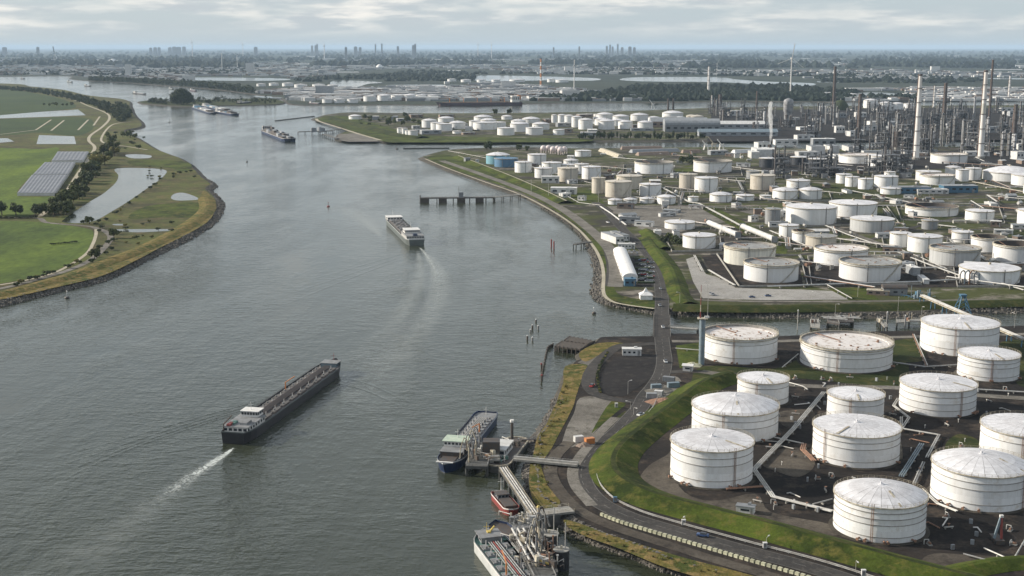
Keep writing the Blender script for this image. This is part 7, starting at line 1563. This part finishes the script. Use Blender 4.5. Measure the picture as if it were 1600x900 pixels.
def turbine(x, yb, yt, label, rot=.2):
    c = G(x, yb, 2); h = hgt(c, yb - yt); t = empty('wind_turbine', c); tag(t, label, 'wind turbine'); MB().cyl((0, 0, 0), (0, 0, h), h * .022, h * .013, 10).build('tower', M['chimney'], t); MB().box((0, 2, h), (h * .04, h * .09, h * .04)).build('nacelle', M['chimney'], t)
    for k in range(3):
        a = rot + k * 2.094; R = h * .42; mb = MB(); d = Vector((math.sin(a), 0, math.cos(a))); mb.bar(Vector((0, -h * .05, h)), Vector((0, -h * .05, h)) + d * R, h * .02, h * .008); mb.build('blade', M['chimney'], t)
turbine(1235, 148, 92, 'white wind turbine above the pale domed tower', .15); turbine(347, 107, 84, 'far wind turbine, left of a hazy pair', .6); turbine(371, 107, 87, 'far wind turbine, right of a hazy pair', 1.2); turbine(1120, 118, 100, 'far wind turbine above the long inlet', .4)
c = G(86, 96, 2); h = hgt(c, 23); m = mpp(c); t = empty('bridge_pylon', c); tag(t, 'kinked white pylon of a far cable bridge on the left', 'bridge pylon'); MB().bar((h * .25, 0, 0), (0, 0, h * .5), 1.6 * m).build('lower_mast', M['bldwhite'], t); MB().bar((0, 0, h * .5), (-h * .08, 0, h), 1.3 * m).build('upper_mast', M['bluepipe'], t); MB().bar((-h * .1, 0, 0), (0, 0, h * .5), .8 * m).build('stay', M['bldwhite'], t)
for x, y, w, lab in ((593, 107, 11, 'big white dome in the far town'), (176, 99, 12, 'white arched hall far on the left')):
    c = G(x, y, 2); m = mpp(c); r = w * m / 2; t = empty('domed_hall', c); tag(t, lab, 'dome'); MB().lathe([(r, 0), (r * .97, r * .4), (r * .75, r * .85), (r * .4, r * 1.1), (.01, r * 1.2)], 20).build('shell', M['membrane'], t); MB().lathe([(r + 2, 0), (r + 2, r * .12), (r, r * .13)], 20).build('base_ring', M['concrete'], t)
for x, y, w, h, lab in ((201, 118, 9, 17, 'pale tall block on the far headland'), (391, 113, 13, 14, 'broad white block in the far town')):
    c = G(x, y, 2); m = mpp(c); t = empty('far_building', c); tag(t, lab, 'building'); MB().box((0, 0, h * m / 2), (w * m, 20, h * m)).build('wall', M['bldwhite'], t); MB().box((0, 0, h * m + 2), (w * m * .5, 10, 4)).build('roof', M['bldgrey'], t)
# greenhouses
def greenhouse(quad, label, n):
    P = [G(x, y, LZ) for x, y in quad]; c = sum(P, Vector()) / 4; r = empty('greenhouse', (c.x, c.y, LZ)); tag(r, label, 'greenhouse', 'greenhouses in the polder'); Q = [p - c for p in P]; h = 3.2
    MB().prism([(q.x, q.y) for q in (Q if poly_area(Q) > 0 else Q[::-1])], 0, h).build('wall', M['bldwhite'], r)
    for i in range(n):
        f0 = i / n; f1 = (i + 1) / n; a0 = Q[0].lerp(Q[1], f0); a1 = Q[0].lerp(Q[1], f1); b0 = Q[3].lerp(Q[2], f0); b1 = Q[3].lerp(Q[2], f1); am = (a0 + a1) / 2; bm = (b0 + b1) / 2; mb = MB()
        mb.add([(a0.x, a0.y, h + .05), (a1.x, a1.y, h + .05), (b1.x, b1.y, h + .05), (b0.x, b0.y, h + .05), (am.x, am.y, h + .5), (bm.x, bm.y, h + .5)], [(0, 4, 5, 3), (4, 1, 2, 5), (0, 1, 4), (2, 3, 5)]); mb.build('roof_bay', M['glassroof'], r)
greenhouse([(27, 306), (86, 306), (106, 277), (50, 277)], 'lower grey roofed greenhouse in the polder', 10); greenhouse([(52, 276), (107, 276), (118, 257), (70, 257)], 'middle grey roofed greenhouse in the polder', 9); greenhouse([(81, 254), (130, 254), (139, 240), (90, 240)], 'upper grey roofed greenhouse in the polder', 8)
# hedge between the meadows
a = G(-60, 341.5, LZ); 
for i in range(22): put_tree(5, -10 + i * 3.2, 341.5 + rnd.uniform(-.4, .4), .65, 'low dark bush in the hedge between the two meadows', 'hedge between the meadows')
for i in range(12): put_tree(5, 80 + i * 3.6, 383 - i * .35, .45, 'low dark bush in the short hedge inside the lower meadow', 'hedge inside the lower meadow')
for k in range(7):
    if not tused[k]:
        for ch in list(TP[k].children): bpy.data.objects.remove(ch)
        bpy.data.objects.remove(TP[k])
# ------------------------------------------------------------------ steam and haze
m, t, b = base('steam'); t.nodes.remove(b); pv = N(t, 'ShaderNodeVolumePrincipled'); pv.inputs['Color'].default_value = (1, 1, 1, 1); pv.inputs['Density'].default_value = .13; lk(t, pv.outputs[0], t.nodes['Material Output'].inputs['Volume'])
c = G(1203, 236, LZ); mp = mpp(c); mb = MB(); rs = random.Random(3); z = 11 * mp
vs = []; K = 16; prof = []
for i in range(34):
    f = i / 33; zz = z + f * 66 * mp; rad = (.9 + 3.4 * math.sin(min(1, f * 1.25) * math.pi * .55) * (1 - .35 * f)) * mp * (1 if f < .97 else .3); cx = (-1.2 * f + 1.3 * math.sin(f * 6)) * mp * .8
    for j in range(K):
        a = 2 * math.pi * j / K; q = rad * (1 + .75 * noise.noise(Vector((math.cos(a) * 1.8, math.sin(a) * 1.8, f * 14)))); vs.append((cx + q * math.cos(a), q * math.sin(a), zz))
fs = [(i * K + j, i * K + (j + 1) % K, (i + 1) * K + (j + 1) % K, (i + 1) * K + j) for i in range(33) for j in range(K)] + [tuple(reversed(range(K))), tuple(range(33 * K, 34 * K))]
mb.add(vs, fs, True); tag(mb.build('steam_plume', m, None, (c.x, c.y, LZ)), 'white steam plume rising from the short refinery stack', kind='stuff')
m, t, b = base('haze_air'); t.nodes.remove(b); pv = N(t, 'ShaderNodeVolumePrincipled'); pv.inputs['Color'].default_value = (.58, .76, .97, 1); pv.inputs['Density'].default_value = HAZE; pv.inputs['Anisotropy'].default_value = 0.0; lk(t, pv.outputs[0], t.nodes['Material Output'].inputs['Volume'])
HB = FAR + 500; mb = MB(); mb.box((0, FAR / 2 - 1500, 128), (2 * HB, FAR + 5200, 260)); tag(mb.build('haze', m), 'thin blue grey haze over the whole river plain', kind='stuff')
